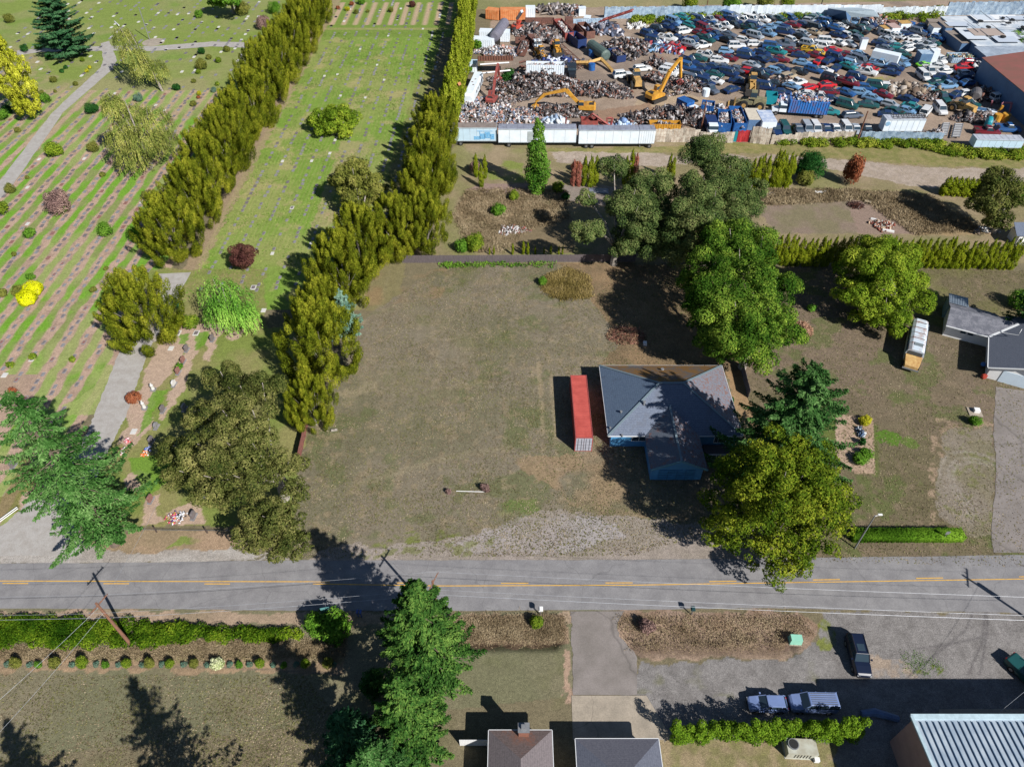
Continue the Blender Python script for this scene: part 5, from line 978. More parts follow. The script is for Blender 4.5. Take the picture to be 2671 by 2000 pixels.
# --- brown roofed house at the bottom
RBR = bandmat('shingle_brown', (140, 122, 118), (112, 96, 92), 'Y', 1.4, patch=(150, 106, 88), pthr=.57, pscale=.5, line=.3); RBR2 = bandmat('shingle_brown_side', (128, 118, 120), (106, 98, 100), 'X', 1.4, line=.3)
def hip_house(name, label, x0, x1, y1, y0, e, r_, mats, wallm, ridge='x'):
    t = thing(name, label, 'house', ((x0 + x1) / 2, (y0 + y1) / 2)); w_, d = (x1 - x0) / 2, (y1 - y0) / 2; NW, NE, SE_, SW = (-w_, d, e), (w_, d, e), (w_, -d, e), (-w_, -d, e); q = abs(w_ - d); ra, rb = ((-q, 0, r_), (q, 0, r_)) if w_ > d else ((0, q, r_), (0, -q, r_))
    mb = MB()
    if w_ > d: mb.sheet([SW, SE_, rb, ra], .14, 0); mb.sheet([NE, NW, ra, rb], .14, 0); mb.sheet([NW, SW, ra], .14, 1); mb.sheet([SE_, NE, rb], .14, 1)
    else: mb.sheet([SW, SE_, rb], .14, 0); mb.sheet([NE, NW, ra], .14, 0); mb.sheet([NW, SW, rb, ra], .14, 1); mb.sheet([SE_, NE, ra, rb], .14, 1)
    rf = mb.build('roof', mats, t); mb = MB(); [bar(mb, (p[0], p[1], e - .08), (s_[0], s_[1], e - .08), .12, .16) for p, s_ in ((NW, NE), (NE, SE_), (NW, SW), (SW, SE_))]; mb.build('gutter', TRIM, rf)
    mb = MB(); mb.box((0, 0, e / 2 - .05), (2 * w_ - 1, 2 * d - 1, e - .1)); mb.build('wall', wallm, t); return t
x0, y1 = M(1290, 1237, 3.0); x1 = M(1695, 1237, 3.0)[0]
bh = hip_house('brown_house', 'house with brown shingle roof and brick chimney at the bottom edge', x0, x1, y1, y1 - 11, 3.0, 4.6, [RBR, RBR2], mat('tan_siding', (176, 160, 140), .8))
mb = MB(); chx = M(1513, 1240, 3.0)[0] - (x0 + x1) / 2; mb.box((chx, 5.5 - .35, 2.3), (1.0, .8, 4.6)); chm = mb.build('chimney', bandmat('brick', (156, 104, 84), (126, 84, 70), 'Z', 3, line=.3), bh); mb = MB(); mb.box((chx, 5.5 - .35, 4.65), (1.15, .95, .12)); mb.box((chx, 5.5 - .35, 4.85), (.5, .4, .4)); mb.build('chimney_cap', STEEL, chm)
window(bh, (-1.5, 5.0, 1.6), 1.4, 1.0, 'y', 1, 2)
x0, y1 = M(1845, 1292, 2.8); x1 = N(243, 1085, 2.8)[0]
hip_house('garage_building', 'garage with grey shingle roof behind the concrete apron', x0, x1, y1, y1 - 8.5, 2.8, 4.4, [bandmat('shingle_slate', (112, 112, 122), (92, 92, 104), 'Y', 1.5, line=.22), bandmat('shingle_slate_side', (104, 108, 122), (86, 90, 104), 'X', 1.5, line=.22)], WHITEP)
mb = MB(); p = M(1105, 1335), M(1285, 1335); [mb.box((p[0][0] + (k + .5) * .16, p[0][1], .8), (.15, .04, 1.6)) for k in range(int((p[1][0] - p[0][0]) / .16))]; tag(mb.build('white_gate', WHITEP), 'short white gate between the firs and the brown roofed house', 'gate')
# --- metal roofed building bottom right
bx, by = 38.9, 25.9; t = thing('metal_building', 'tan walled building with pale ribbed metal roof at the bottom right', 'building', (bx, by)); hh = 6.3
mb = MB(); mb.box((12, -9, hh / 2 - .1), (24, 18, hh - .2)); mb.build('wall', mat('tan_block', (176, 142, 132), .85, 0, .18, .8, (160, 128, 120)), t)
MR = mat('metal_roof_pale', (196, 208, 218), .4, .15, .18, .5, (164, 180, 196)); mb = MB(); mb.sheet([(-.25, .2, hh), (-.25, -18.4, hh + 1.6), (24.2, -18.4, hh + 1.6), (24.2, .2, hh)], .12)
rf = mb.build('roof', MR, t); mb = MB(); k = .45
while k < 24: bar(mb, (k, -.35, hh + .1), (k, -18.3, hh + .1 + 1.55), .07, .13); k += .62
mb.build('seam', mat('seam_blue', (104, 130, 156), .5, .2), rf)
mb = MB(); mb.box((12, .12, hh + .08), (24.5, .5, .2)); bar(mb, (-.2, .2, hh + .1), (-.2, -18.3, hh + 1.7), .28, .2); mb.build('roof_edge', mat('edge_trim', (198, 222, 232), .4), t)
mb = MB(); mb.box((-1.2, -2.4, .4), (1.6, 1.2, .8)); mb.cyl((-1.2, -2.4, .8), (-1.2, -2.4, 1.1), .5, .4, 10); o = mb.build('water_tank', mat('pale_blue_plastic', (120, 160, 184), .6)); o.location = (bx - .5, by - 3.6, 0); tag(o, 'pale blue tank in the shade beside the tan walled building', 'tank')
mb = MB(); mb.tube([(*N(1330, 955), .25), (*N(1400, 950), .35), (*N(1530, 985), .25)], [.35, .45, .35], 8); tag(mb.build('covered_canoe', mat('blue_cover', (96, 120, 160), .6)), 'long blue grey covered boat lying in the shade north of the metal building', 'boat')
# air conditioner behind the screen hedge
p = N(998, 1150); t = thing('air_conditioner', 'beige air conditioning unit with round fan behind the green screen', 'air conditioner', p, -.05); mb = MB(); mb.box((0, 0, .65), (3.0, 1.5, 1.2)); mb.box((0, 0, .03), (3.2, 1.7, .06)); mb.build('casing', mat('beige_metal', (196, 198, 186), .5, 0, .2, 1, (170, 166, 150)), t)
mb = MB(); mb.cyl((-.85, .15, 1.25), (-.85, .15, 1.4), .55, .55, 18); fr = mb.build('fan_ring', STEEL, t); mb = MB(); mb.cyl((-.85, .15, 1.4), (-.85, .15, 1.42), .46, .46, 18); mb.build('fan_opening', BLACK, fr); mb = MB(); [mb.box((-.7 + k * .3, -.765, .6), (.08, .03, .8)) for k in range(6)]; mb.build('louvre', DARKM, t)
mb = MB(); mb.box((1.5, -.9, .3), (.5, .4, .5)); mb.build('switch_box', WHITEP, t)
# ================================================================ STREET FURNITURE
POLE = mat('pole_wood', (150, 104, 80), .9, 0, .3, 3, (112, 84, 70), stretch=(4, 4, .5))
def pole(label, base, h_, arm=None, transformers=0, r_=.17, name='utility_pole', m=None, armz=.5, group=None):
    t = thing(name, label, 'pole', base, 0, group); mb = MB(); mb.tube([(0, 0, -.1), (0, 0, h_ * .5), (0, 0, h_)], [r_ * 1.2, r_, r_ * .75], 9); mb.build('post', m or POLE, t)
    if arm is not None:
        mb = MB(); mb.box((0, .12, h_ - armz), (2.6, .1, .12), 0, arm); mb.build('crossarm', POLE, t)
        for s in (-1.15, -.4, .5, 1.15): mb = MB(); mb.cyl((s * math.cos(arm), .12 + s * math.sin(arm), h_ - armz + .06), (s * math.cos(arm), .12 + s * math.sin(arm), h_ - armz + .3), .05, .04, 6); mb.build('insulator', STEEL, t)
    for k in range(transformers): mb = MB(); mb.cyl((.4, -.1, h_ - 2 - k), (.4, -.1, h_ - 1.2 - k), .25, .25, 10); mb.build('transformer', STEEL, t)
    return t
P1, P2 = L(840, 690), M(970, 545); P3_ = (63.3, 35.6); P0 = (-104, 35.5)
pole('leaning brown utility pole in the bramble at the western road side', P1, 9.6, 1.2); pole('utility pole beside the tallest roadside fir', P2, 9.3, 1.2); pole('utility pole east of the gravel parking, casting its shadow on the road', P3_, 10, 1.2, 2); pole('utility pole far west on the south road side', P0, 9.6, 1.2)
pole('rusty wooden pole behind the scrap yard fence beside the white box trailer', C(455, 1500), 7.6, m=RUST); pole('rusty wooden pole beside the dumpsters at the scrap yard fence', B(715, 1375), 7.2, m=RUST)
pole('thin wooden pole at the north fence of the scrap yard, western one', B(768, 135), 6, m=RUST, r_=.14); pole('thin wooden pole at the north fence of the scrap yard, eastern one', B(1950, 160), 7, m=DARKM, r_=.14)
WIRE = mat('wire', (170, 174, 182), .5, .3); WIRED = mat('dark_wire', (90, 92, 100), .6)
def wire(label, a, b_, sag, r_=.014, m=WIRE, group='power lines along the road'):
    a, b_ = Vector(a), Vector(b_); pts = []
    for k in range(15): t = k / 14; p = a.lerp(b_, t); p.z -= sag * 4 * t * (1 - t); pts.append(p)
    tag(MB().tube(pts, r_, 4).build('power_line', m), label, 'cable', group)
def at(P, dx, dy, z): return (P[0] + dx, P[1] + dy, z)
for nm, dy, z in (('northern high', 1.1, 9.3), ('southern high', -1.0, 9.3), ('low communication', 0, 6.4)):
    for i, (pa, pb) in enumerate(((P0, P1), (P1, P2), (P2, P3_))): wire(f'{nm} cable {["running to the far west pole", "between the two visible road poles", "from the fir pole to the east pole"][i]}', at(pa, 0, dy, z), at(pb, 0, dy, z), .35, .02 if z < 7 else .013)
wire('service cable from the leaning pole down over the south lawn', at(P1, 0, 0, 8.8), (*L(-100, 1500), 7), .3); wire('second service cable from the leaning pole over the south lawn', at(P1, 0, 0, 7.6), (*L(60, 1500), 5.5), .3)
wire('cable crossing the road towards the cemetery fence', at(P1, 0, 0, 8.8), (*O(1120, 1090), 6.5), .3); wire('cable hanging to the metal roofed building', (P3_[0], P3_[1], 8.5), (*V(1460, 970, 5.5), 5.5), .3)
t = thing('street_lamp', 'grey metal lamp post standing beside the clipped hedge', 'lamp post', N(1300, 60)); mb = MB(); mb.tube([(0, 0, 0), (0, 0, 7.1)], [.11, .07], 8); mb.build('post', STEEL, t); mb = MB(); mb.tube([(0, 0, 6.9), (.5, .1, 7.1)], .04, 6); mb.box((.65, .12, 7.12), (.5, .22, .12)); mb.build('lamp_head', WHITEP, t)
t = thing('road_sign', 'dark road sign on a post at the east end of the clipped hedge', 'sign', N(1765, 25)); mb = MB(); mb.cyl((0, 0, 0), (0, 0, 2.2), .04); mb.build('post', STEEL, t); mb = MB(); mb.box((0, -.03, 2.0), (.5, .03, .6)); mb.build('panel', STEEL, t)
t = thing('road_sign', 'rectangular road sign seen edge on at the bramble end', 'sign', L(2105, 520), .2); mb = MB(); mb.cyl((0, 0, 0), (0, 0, 2.3), .05); mb.build('post', STEEL, t); mb = MB(); mb.box((0, -.04, 2.0), (1.0, .04, 1.2)); mb.build('panel', mat('sign_back_green', (104, 160, 160), .4), t)
def mailbox(label, p, col, rz=0):
    t = thing('mailbox', label, 'mailbox', p, rz); mb = MB(); mb.box((0, 0, .55), (.1, .1, 1.1)); mb.build('post', WOODG, t); mb = MB(); mb.side([(-.25, 1.1), (.25, 1.1), (.25, 1.3), (.15, 1.42), (-.15, 1.42), (-.25, 1.3)], -.15, .35); mb.build('box', col, t)
mailbox('dark green mailbox on the verge by the eastern ditch', N(420, 418), mat('mail_green', (40, 76, 80), .4)); mailbox('white mailbox on the verge above the western ditch', M(1622, 500), WHITEP)
for i, (v, a, b_, lb) in enumerate(((M, 455, 510, 'blue newspaper tube in the fir shadow, western one'), (M, 475, 512, 'blue newspaper tube in the fir shadow, eastern one'))):
    mb = MB(); p = v(a, b_); mb.box((p[0], p[1], .5), (.1, .1, 1)); mb.cyl((p[0], p[1] - .2, 1.1), (p[0], p[1] + .3, 1.1), .14); tag(mb.build('newspaper_box', mat('blue_box', (70, 100, 170), .5)), lb, 'mailbox')
t = thing('utility_cabinet', 'mint green utility box between the ditch and the black car', 'utility box', N(975, 562), -.05); mb = MB(); mb.box((0, 0, .05), (1.5, 1.1, .1)); mb.build('base', conc, t); mb = MB(); mb.box((0, 0, .55), (1.35, .9, .9), taper=(.92, .8)); mb.build('cabinet', mat('mint_green', (150, 214, 190), .5, 0, .08), t)
t = thing('concrete_pad', 'square concrete well pad with a white cover in the east yard', 'well', K(1508, 828), -.15); mb = MB(); mb.box((0, 0, .06), (1.9, 1.7, .12)); mb.build('slab', conc, t); mb = MB(); mb.box((.2, .1, .35), (.8, .7, .5)); mb.build('cover', WHITEP, t)
for (a, b_) in ((1005, 1075), (1330, 1080), (570, 1060)):
    mb = MB(); p = O(a, b_); mb.cyl((*p, 0), (*p, 1.1), .1, .09, 6); tag(mb.build('fence_post', mat('dark_post', (84, 70, 64), .9)), 'dark wooden post of the low wire fence at the cemetery edge', 'post', 'posts of the low cemetery fence')
mb = MB(); mb.tube([(*O(780, 1075), .75), (*O(1000, 1078), .7), (*O(1330, 1082), .7), (*O(1500, 1085), .75)], .02, 4); mb.tube([(*O(780, 1068), .4), (*O(1500, 1078), .4)], .02, 4); tag(mb.build('wire_fence', WIRED), 'low wire fence along the south edge of the cemetery', 'fence')
mb = MB(); pp = [O(0, 1035), O(130, 940), O(0, 1020)]; mb.tube([(*pp[0], .6), (*pp[1], .6)], .06, 5); mb.tube([(*pp[0], .9), (*pp[1], .9)], .06, 5); tag(mb.build('rail_fence', WHITEP), 'white rail fence at the western mouth of the cemetery lane', 'fence')
mb = MB(); mb.tube([(*G(1190, 1281), .06), (*G(1265, 1283), .06)], .05, 6); tag(mb.build('white_pipe', WHITEP), 'thin white pipe lying on the dry lot', 'pipe')
t = thing('stump', 'pale sawn log lying near the west edge of the dry lot', 'log', G(864, 1125)); mb = MB(); mb.tube([(0, 0, .2), (.9, .2, .2)], .2, 8); mb.build('log', BARKP(), t)
# brush piles, brick heap and the odd things of the sandy lot
def stick_pile(name, label, p, rx, ry, hh, n, m, seed, ln=1.2, r_=.03, cat='brush pile'):
    r = random.Random(seed); mb = MB()
    for k in range(n):
        a = r.uniform(0, 6.28); q = math.sqrt(r.random()); x, y = rx * q * math.cos(a), ry * q * math.sin(a); z = hh * (1 - q) * r.random() + .05; d = Vector((r.gauss(0, 1), r.gauss(0, 1), r.gauss(0, .35))).normalized() * ln * r.uniform(.4, 1) / 2
        c = Vector((x, y, z + abs(d.z))); mb.tube([c - d, c + d], r_, 3)
    o = mb.build(name, m); o.location = (p[0], p[1], 0); tag(o, label, cat, kind='stuff' if False else None); return o
stick_pile('brush_pile', 'red brown brush pile at the shadow edge of the dry lot', J(960, -10), 3.2, 2.2, 1.4, 700, islandmat('twigs', [(150, 100, 84), (120, 80, 66), (168, 140, 108), (104, 76, 62)]), 1)
stick_pile('brush_pile', 'pale twig pile beside the sapling east of the maple', K(372, 280), 1.4, 2.0, 1.2, 420, islandmat('twigs_pale', [(184, 140, 112), (160, 120, 96), (200, 160, 130)]), 2, .9)
stick_pile('brush_pile', 'dark brown branch pile on the sandy lot', I(950, 680), 1.6, 1.2, .8, 160, islandmat('twigs_dark', [(96, 58, 46), (70, 44, 38)]), 3, 1.2, .06)
def rubble(name, label, p, rx, ry, hh, n, cols, seed, size=(.15, .45), cat='rubble heap', rough=.7, metal=0.0, power=1.0, stuff=True):
    r = np.random.default_rng(seed); n, rx, ry = (int(n * .62), rx * .88, ry * .86) if name == 'scrap_heap' else (n, rx, ry); a = r.uniform(0, 6.28, n); q = r.uniform(0, 1, n) ** .5; q = q * (1 + .22 * np.sin(a * 3 + seed) + .12 * np.sin(a * 7 + 2 * seed)); X = rx * q * np.cos(a); Y = ry * q * np.sin(a); edge = np.clip(1 - q ** 2, 0, 1) ** power
    nz = .75 + .5 * np.sin(X * 1.3 + seed) * np.cos(Y * 1.1); Z = hh * edge * nz * r.uniform(.55, 1, n) + .1; S_ = size[0] + (size[1] - size[0]) * r.random(n) ** 1.6 * 1.25
    ax = rand_dirs(n, r); bx_ = unit(np.cross(ax, rand_dirs(n, r))); cz = np.cross(ax, bx_); e = np.stack([S_ * r.uniform(.4, 1.9, n), S_ * r.uniform(.3, 1, n), S_ * r.uniform(.04, .5, n)], 1) / 2
    sg = np.array([[-1, -1, -1], [1, -1, -1], [1, 1, -1], [-1, 1, -1], [-1, -1, 1], [1, -1, 1], [1, 1, 1], [-1, 1, 1]]); P = np.column_stack([X, Y, Z])
    V_ = (P[:, None] + sg[None, :, :1] * (ax * e[:, :1])[:, None] + sg[None, :, 1:2] * (bx_ * e[:, 1:2])[:, None] + sg[None, :, 2:] * (cz * e[:, 2:])[:, None]).reshape(-1, 3)
    f = np.array([(0, 3, 2, 1), (4, 5, 6, 7), (0, 1, 5, 4), (1, 2, 6, 5), (2, 3, 7, 6), (3, 0, 4, 7)]); F_ = (f[None] + (np.arange(n) * 8)[:, None, None]).reshape(-1, 4)
    # a core so that the heap is solid
    o = link(name, npmesh(name, V_, F_, islandmat('isl_' + str(cols[:2]), cols, rough, metal)), None, p)
    if stuff: tag(o, label, cat, kind='stuff')
    else: tag(o, label, cat)
    return o
rubble('rubble_heap', 'small heap of red bricks and boards on the bare soil', I(1150, 830), 2.2, 1.9, .6, 300, [(150, 74, 56), (120, 58, 46), (190, 186, 180), (128, 84, 64), (200, 176, 150)], 1)
rubble('rubble_heap', 'light rubble with a red sheet in the scrub lot shade', H(490, 785), 3.0, 1.5, .5, 260, [(190, 188, 190), (150, 90, 80), (120, 110, 104), (214, 210, 206)], 2)
rubble('rubble_heap', 'scattered white junk at the foot of the dark olive tree', I(1920, 865), 2.2, 1.4, .5, 140, [(206, 208, 210), (130, 130, 132), (170, 150, 130)], 3)
for (v, a, b_, dx, dy, h_, m, lb) in ((I, 690, 580, 2.6, .5, .25, WHITEP, 'long pale board lying at the sandy lot shrubs'), (I, 1040, 655, 1.3, .8, .35, mat('cream_slab', (206, 190, 160), .8), 'cream slab lying on the bare soil'), (I, 1195, 870, 2.2, .5, .3, WHITEP, 'pale plank beside the brick heap'), (I, 1090, 785, 1.4, .3, .3, WHITEP, 'short white board by the brick heap'), (H, 1070, 515, 4.2, 2.0, .12, mat('tarpaulin_grey', (128, 134, 150), .6), 'flat grey blue sheet under the pale oak limbs'), (I, 300, 582, 3.2, 1.4, .12, mat('tarpaulin_grey', (128, 134, 150), .6), 'flat grey sheet near the dense arborvitae clump'), (J, 1130, 60, .6, .8, .4, WHITEP, 'white bag in the maple shade')):
    mb = MB(); mb.box((0, 0, h_ / 2), (dx, dy, h_), taper=(.95, .9)); o = mb.build('loose_board', m); p = v(a, b_); o.location = (p[0], p[1], 0); o.rotation_euler = (0, 0, -.4 if v is I and a > 1000 else -.05); tag(o, lb, 'debris')
sr = thing('small_shed', 'grey roofed shed end at the east edge behind the arborvitae', 'shed', I(2180, 930)); mb = MB(); mb.sheet([(-3, -2.5, 2.4), (5, -2.5, 2.4), (5, 1, 3.2), (-2.2, 1, 3.2)], .1); mb.build('roof', ROOFG, sr); mb = MB(); mb.box((1.2, -.7, 1.15), (6.6, 3.0, 2.3)); mb.build('wall', WHITEP, sr)
# garden bed plants
for (a, b_, rd, cm, lb) in ((770, 900, 1.1, F_YG, 'yellowing vine at the top of the garden bed'), (740, 1150, 1.3, F_GRN, 'green tomato like bush at the bottom of the garden bed'), (790, 1120, 1.1, F_GRN, 'upright green plant at the right side of the garden bed'), (755, 1040, .6, F_DKG, 'small dark plant in the centre of the garden bed')): shrub(K(a, b_), rd, cm, lb, name='garden_plant', cat='plant', hh=1.2)
rubble('cloth_bundle', 'blue and white cloth heap in the garden bed', K(748, 970), .55, .9, .5, 60, [(70, 96, 130), (200, 208, 214), (60, 76, 96)], 9, stuff=False, cat='cloth')
# ================================================================ VEHICLES
def paint(col, nm): return mat('paint_' + nm, col, .28, 0, .12, .8, spec=.6)
PAINT = {'n': ('sky-tinted navy', (30, 54, 98)), 'b': ('blue', (42, 88, 146)), 'k': ('black', (34, 38, 46)), 'g': ('dark green', (34, 84, 84)), 'w': ('white', (222, 224, 226)), 's': ('silver', (166, 174, 184)), 'r': ('red', (196, 34, 44)), 'm': ('maroon', (116, 32, 44)),  # navy and blue: sky reflection mixed into mostly grey, black, silver cars
         'y': ('yellow', (230, 186, 60)), 'c': ('pale blue', (118, 158, 196)), 't': ('tan', (176, 160, 136)), 'l': ('lime green', (124, 204, 44)), 'd': ('grey', (92, 102, 118)), 'o': ('rusty', (140, 84, 66)), 'q': ('teal', (44, 136, 140))}
PM = {k: paint(v[1], v[0].replace(' ', '_')) for k, v in PAINT.items()}
SPEC = {  # length, half width, belt z, roof z, cabin (base x0, base x1, top x0, top x1), tail drop
    'sedan': (4.75, .9, .98, 1.42, (-1.75, 1.05, -1.0, .3)), 'coupe': (4.5, .88, .9, 1.28, (-1.7, .8, -.9, .05)), 'hatchback': (4.1, .85, .98, 1.45, (-1.95, .95, -1.6, .2)), 'suv': (4.8, .95, 1.15, 1.8, (-2.3, .95, -2.05, .35)),
    'wagon': (4.8, .9, 1.0, 1.48, (-2.3, 1.0, -1.95, .25)), 'van': (4.95, .98, 1.15, 1.85, (-2.4, 1.35, -2.3, .75)), 'pickup': (5.4, .96, 1.12, 1.75, (-.55, 1.15, -.4, .5))}
def loft_body(L_, w_, zt, nose=.8, tail=.9, zb=.28):
    st = [(-.5, .8, zb + .15, zt * tail * .86), (-.47, .95, zb, zt * tail), (-.2, 1, zb, zt), (.12, 1, zb, zt), (.28, 1, zb, zt * .985), (.45, .94, zb, zt * nose), (.5, .76, zb + .12, zt * nose * .86)]; S2 = []
    for (x, k, b0, t0) in st: y = w_ * k; m = (b0 + t0) / 2; S2.append([(x * L_, -y * .96, b0), (x * L_, -y, m), (x * L_, -y * .88, t0), (x * L_, y * .88, t0), (x * L_, y, m), (x * L_, y * .96, b0)])
    return S2
def car_meshes(kind, variant=0):
    L_, w_, zb, zr, (a0, a1, t0, t1) = SPEC[kind]; mb = MB(); low = loft_body(L_, w_, zb if kind != 'pickup' else zb * .93, .84 if kind in ('sedan', 'coupe', 'wagon', 'hatchback') else .9, .97 if kind in ('van', 'suv', 'wagon', 'hatchback') else .93)
    mb.loft(low, 0); wt = w_ * .74; rz = zr
    mb.box(((t0 + t1) / 2, 0, rz - .02), (t1 - t0 + .06, 2 * wt + .04, .07), 0, taper=(.93, .93))
    for (xb, xt) in ((a0, t0), (a1, t1)):
        for s in (-1, 1): mb.tube([(xb, s * w_ * .86, zb - .03), (xt, s * wt, rz - .03)], .045, 4, 0)
    if kind in ('suv', 'van', 'wagon', 'sedan'):
        for xx in ((-.35,) if kind == 'sedan' else (-1.2, -.2)):
            for s in (-1, 1): mb.tube([(xx, s * w_ * .87, zb - .03), (xx, s * wt * 1.02, rz - .03)], .05, 4, 0)
    if kind == 'pickup': mb.box((-1.65, 0, zb * .86), (1.95, 1.5, .1), 1); [mb.box((-1.65, s * .86, zb), (2.1, .1, .22), 0) for s in (-1, 1)]; mb.box((-2.65, 0, zb), (.1, 1.7, .22), 0)
    for x in (L_ * .31, -L_ * .3):
        for s in (-1, 1): mb.cyl((x, s * (w_ - .2), .33), (x, s * (w_ + .015), .33), .33, .33, 9, 1)
    mb.box((L_ * .49, 0, .5), (.14, w_ * 1.5, .16), 1); mb.box((-L_ * .49, 0, .52), (.14, w_ * 1.5, .16), 1)
    if variant == 1: mb.box((L_ * .36, 0, zb * .9 + .02), (L_ * .19, w_ * 1.3, .08), 1)                     # bonnet gone, engine bay showing
    if variant == 2: mb.box((L_ * .3, 0, zb + .38), (1.0, w_ * 1.5, .05), 0, ry=-.9)                        # bonnet propped up
    body = mb.mesh(kind + '_body', [PM['n'], DARKM])
    g = MB(); e = .0; g.add([(a0, -w_ * .84, zb - .04), (a1, -w_ * .84, zb - .04), (a1, w_ * .84, zb - .04), (a0, w_ * .84, zb - .04), (t0, -wt, rz - .05), (t1, -wt, rz - .05), (t1, wt, rz - .05), (t0, wt, rz - .05)], [(0, 3, 2, 1), (4, 5, 6, 7), (0, 1, 5, 4), (1, 2, 6, 5), (2, 3, 7, 6), (3, 0, 4, 7)])
    return body, g.mesh(kind + '_windows', GLASS)
CM = {(k, v): car_meshes(k, v) for k in SPEC for v in (0, 1, 2)}
CARS = []
def car(kind, col, p, rz, z=0.0, tilt=(0, 0), var=0, group=None, label=None):
    b_, g_ = CM[(kind, var)]; o = link({'suv': 'parked_suv', 'van': 'minivan', 'pickup': 'pickup_truck'}.get(kind, kind), b_, None, (p[0], p[1], z)); o.rotation_euler = (tilt[0], tilt[1], rz); o.scale = (1.1,) * 3
    o.material_slots[0].link = 'OBJECT'; o.material_slots[0].material = PM[col]; link('windows', g_, o); tag(o, label, {'suv': 'car', 'van': 'minivan', 'pickup': 'pickup truck'}.get(kind, 'car'), group); CARS.append((o, kind, col, p, z, label is None, group)); return o
# ---- cars seen singly in the photograph: (view x, view y, colour, kind, heading in degrees, variant)
KB = {'s': 'sedan', 'c': 'coupe', 'h': 'hatchback', 'u': 'suv', 'w': 'wagon', 'v': 'van', 'p': 'pickup'}
SB = "270,285,k,s,-30 355,290,n,s,-40 460,300,b,p,-35 545,320,w,u,20 690,200,n,v,-40 800,200,s,p,-45 900,190,m,s,-45 690,330,m,s,-40 1060,215,n,u,-40 1150,205,w,p,-40 1240,195,w,v,-40 1350,195,w,p,-42 1430,180,k,s,-45 1540,185,g,s,-50 1660,175,b,h,-55 1680,250,m,s,-35 1780,245,n,s,-40 370,390,w,p,-30 220,420,n,v,-30 480,390,n,s,-35 540,400,g,p,-35 370,500,m,s,-25 465,490,r,s,-20 240,500,c,p,-150 730,470,w,p,28 640,420,b,p,-45 840,260,b,p,-45 885,290,w,p,-45 960,265,w,p,-40 1010,350,d,c,-35 830,380,b,s,-35 1060,335,g,v,-35 1240,340,b,s,-45 1300,350,b,v,-45 1410,340,c,p,-45 1540,260,c,s,-30 1620,310,n,u,-45 1780,340,s,s,-45 1830,340,s,s,-50 1900,330,t,s,-45 2000,260,b,p,-45 2060,280,s,p,-45 1160,415,w,h,-35 1290,450,w,w,0 1090,475,w,u,0 1600,455,d,p,-10 1460,480,b,v,-20 1670,415,w,h,-55 1850,440,w,c,8 2030,425,w,v,-8 980,530,c,h,-10 780,570,w,p,-30 910,625,w,w,-15 1010,600,m,s,-30 1190,530,b,s,-20 1350,540,n,s,-40 1670,520,m,c,-30 1550,610,m,s,-25 1430,610,n,s,-20 1760,570,n,s,-25 1880,520,y,p,-35 1960,550,y,s,-30 2100,520,r,s,-15 1970,630,r,s,40 1990,480,w,v,-30 2060,640,n,s,40 2140,700,n,s,50 1190,580,n,v,-25 1290,670,k,s,-25 1500,740,c,w,-40 1560,710,n,s,-35 1330,770,g,s,-25 1740,740,k,s,-30 1900,720,b,w,-40 2010,725,w,c,-30 1780,650,c,s,-30 690,600,g,s,-25 560,690,b,v,-35 720,700,n,s,-30 840,690,n,s,-30 960,700,d,s,-35 1010,760,n,v,-35 1090,720,d,s,-35 700,780,n,u,-30 860,770,g,s,-30 860,840,w,s,-35 610,820,d,v,-40 760,860,n,v,-40 1110,840,n,s,-25 1040,930,n,s,35 1030,690,m,h,-30 1220,740,r,h,-30 1390,790,d,s,-30 1630,800,t,u,30 1720,860,w,p,22 1500,870,k,s,-20 1560,960,n,s,-15 1850,910,r,w,25 1840,980,w,s,-18 1960,1010,w,p,-20 2040,880,r,s,15 2060,950,m,s,-15 2130,810,w,s,8 2080,1030,n,s,-20 2060,1160,q,s,-20 1390,900,n,v,-25 810,930,d,p,-60"
SC = "260,360,n,s,-45 360,365,w,h,-60 440,350,g,s,-55 470,400,d,h,-60 270,440,w,s,-60 380,450,s,s,-60 790,365,w,v,-60 870,390,w,s,-45 960,345,n,s,-30 1000,330,g,v,-30 1075,395,w,s,-6 750,500,d,s,-35 880,480,q,s,-20 990,460,w,s,22 1110,440,w,c,20 1190,470,s,p,18 1000,505,w,s,20 1050,525,r,s,25 1130,500,k,s,15 1240,510,w,s,12 930,550,g,s,-20 480,560,c,s,-35 360,570,m,s,-30 700,660,c,p,-35 590,700,r,c,-40 560,745,w,p,-35 925,650,c,v,-70 850,700,n,s,-35 1150,790,w,v,-85 1220,740,w,p,-88 1170,670,l,c,10 1310,620,w,v,-70 1320,690,w,s,-20 1390,740,w,s,5 1580,700,r,s,-10 1600,760,w,h,8 1360,800,n,s,-20 1590,800,n,s,10 1400,890,c,p,12 1630,860,b,s,14 280,810,w,s,-8 560,910,b,w,-20 660,910,g,v,-30 770,910,w,u,-8 1210,920,c,s,20 730,980,m,s,-42 340,960,b,s,-45 500,960,c,w,-25 620,1020,c,s,-40 700,1030,c,s,-45 580,1090,g,s,-20 810,1090,s,h,-40 410,1200,d,w,8 970,1150,c,s,-40 1040,1110,q,s,-40 790,1195,n,s,-20 1180,1160,w,v,52 1330,1140,w,v,-92 1350,1010,g,p,-80 1510,980,n,s,30 1610,970,w,h,15 1640,1080,g,s,-35 1960,1020,w,v,12 1820,1370,m,p,-8 2040,1340,b,p,-6 1420,380,k,s,-10 1650,650,r,h,0 1290,870,g,s,10"
singles = []
for (vw, st) in ((B, SB), (C, SC)):
    for tk in st.split():
        a, b_, cc, kk, hd_ = tk.split(','); p = vw(float(a), float(b_) + 12, .6); singles.append((p, KB[kk], cc, float(hd_)))
yardg = 'wrecked cars in the scrap yard'; r = random.Random(3); placed = []
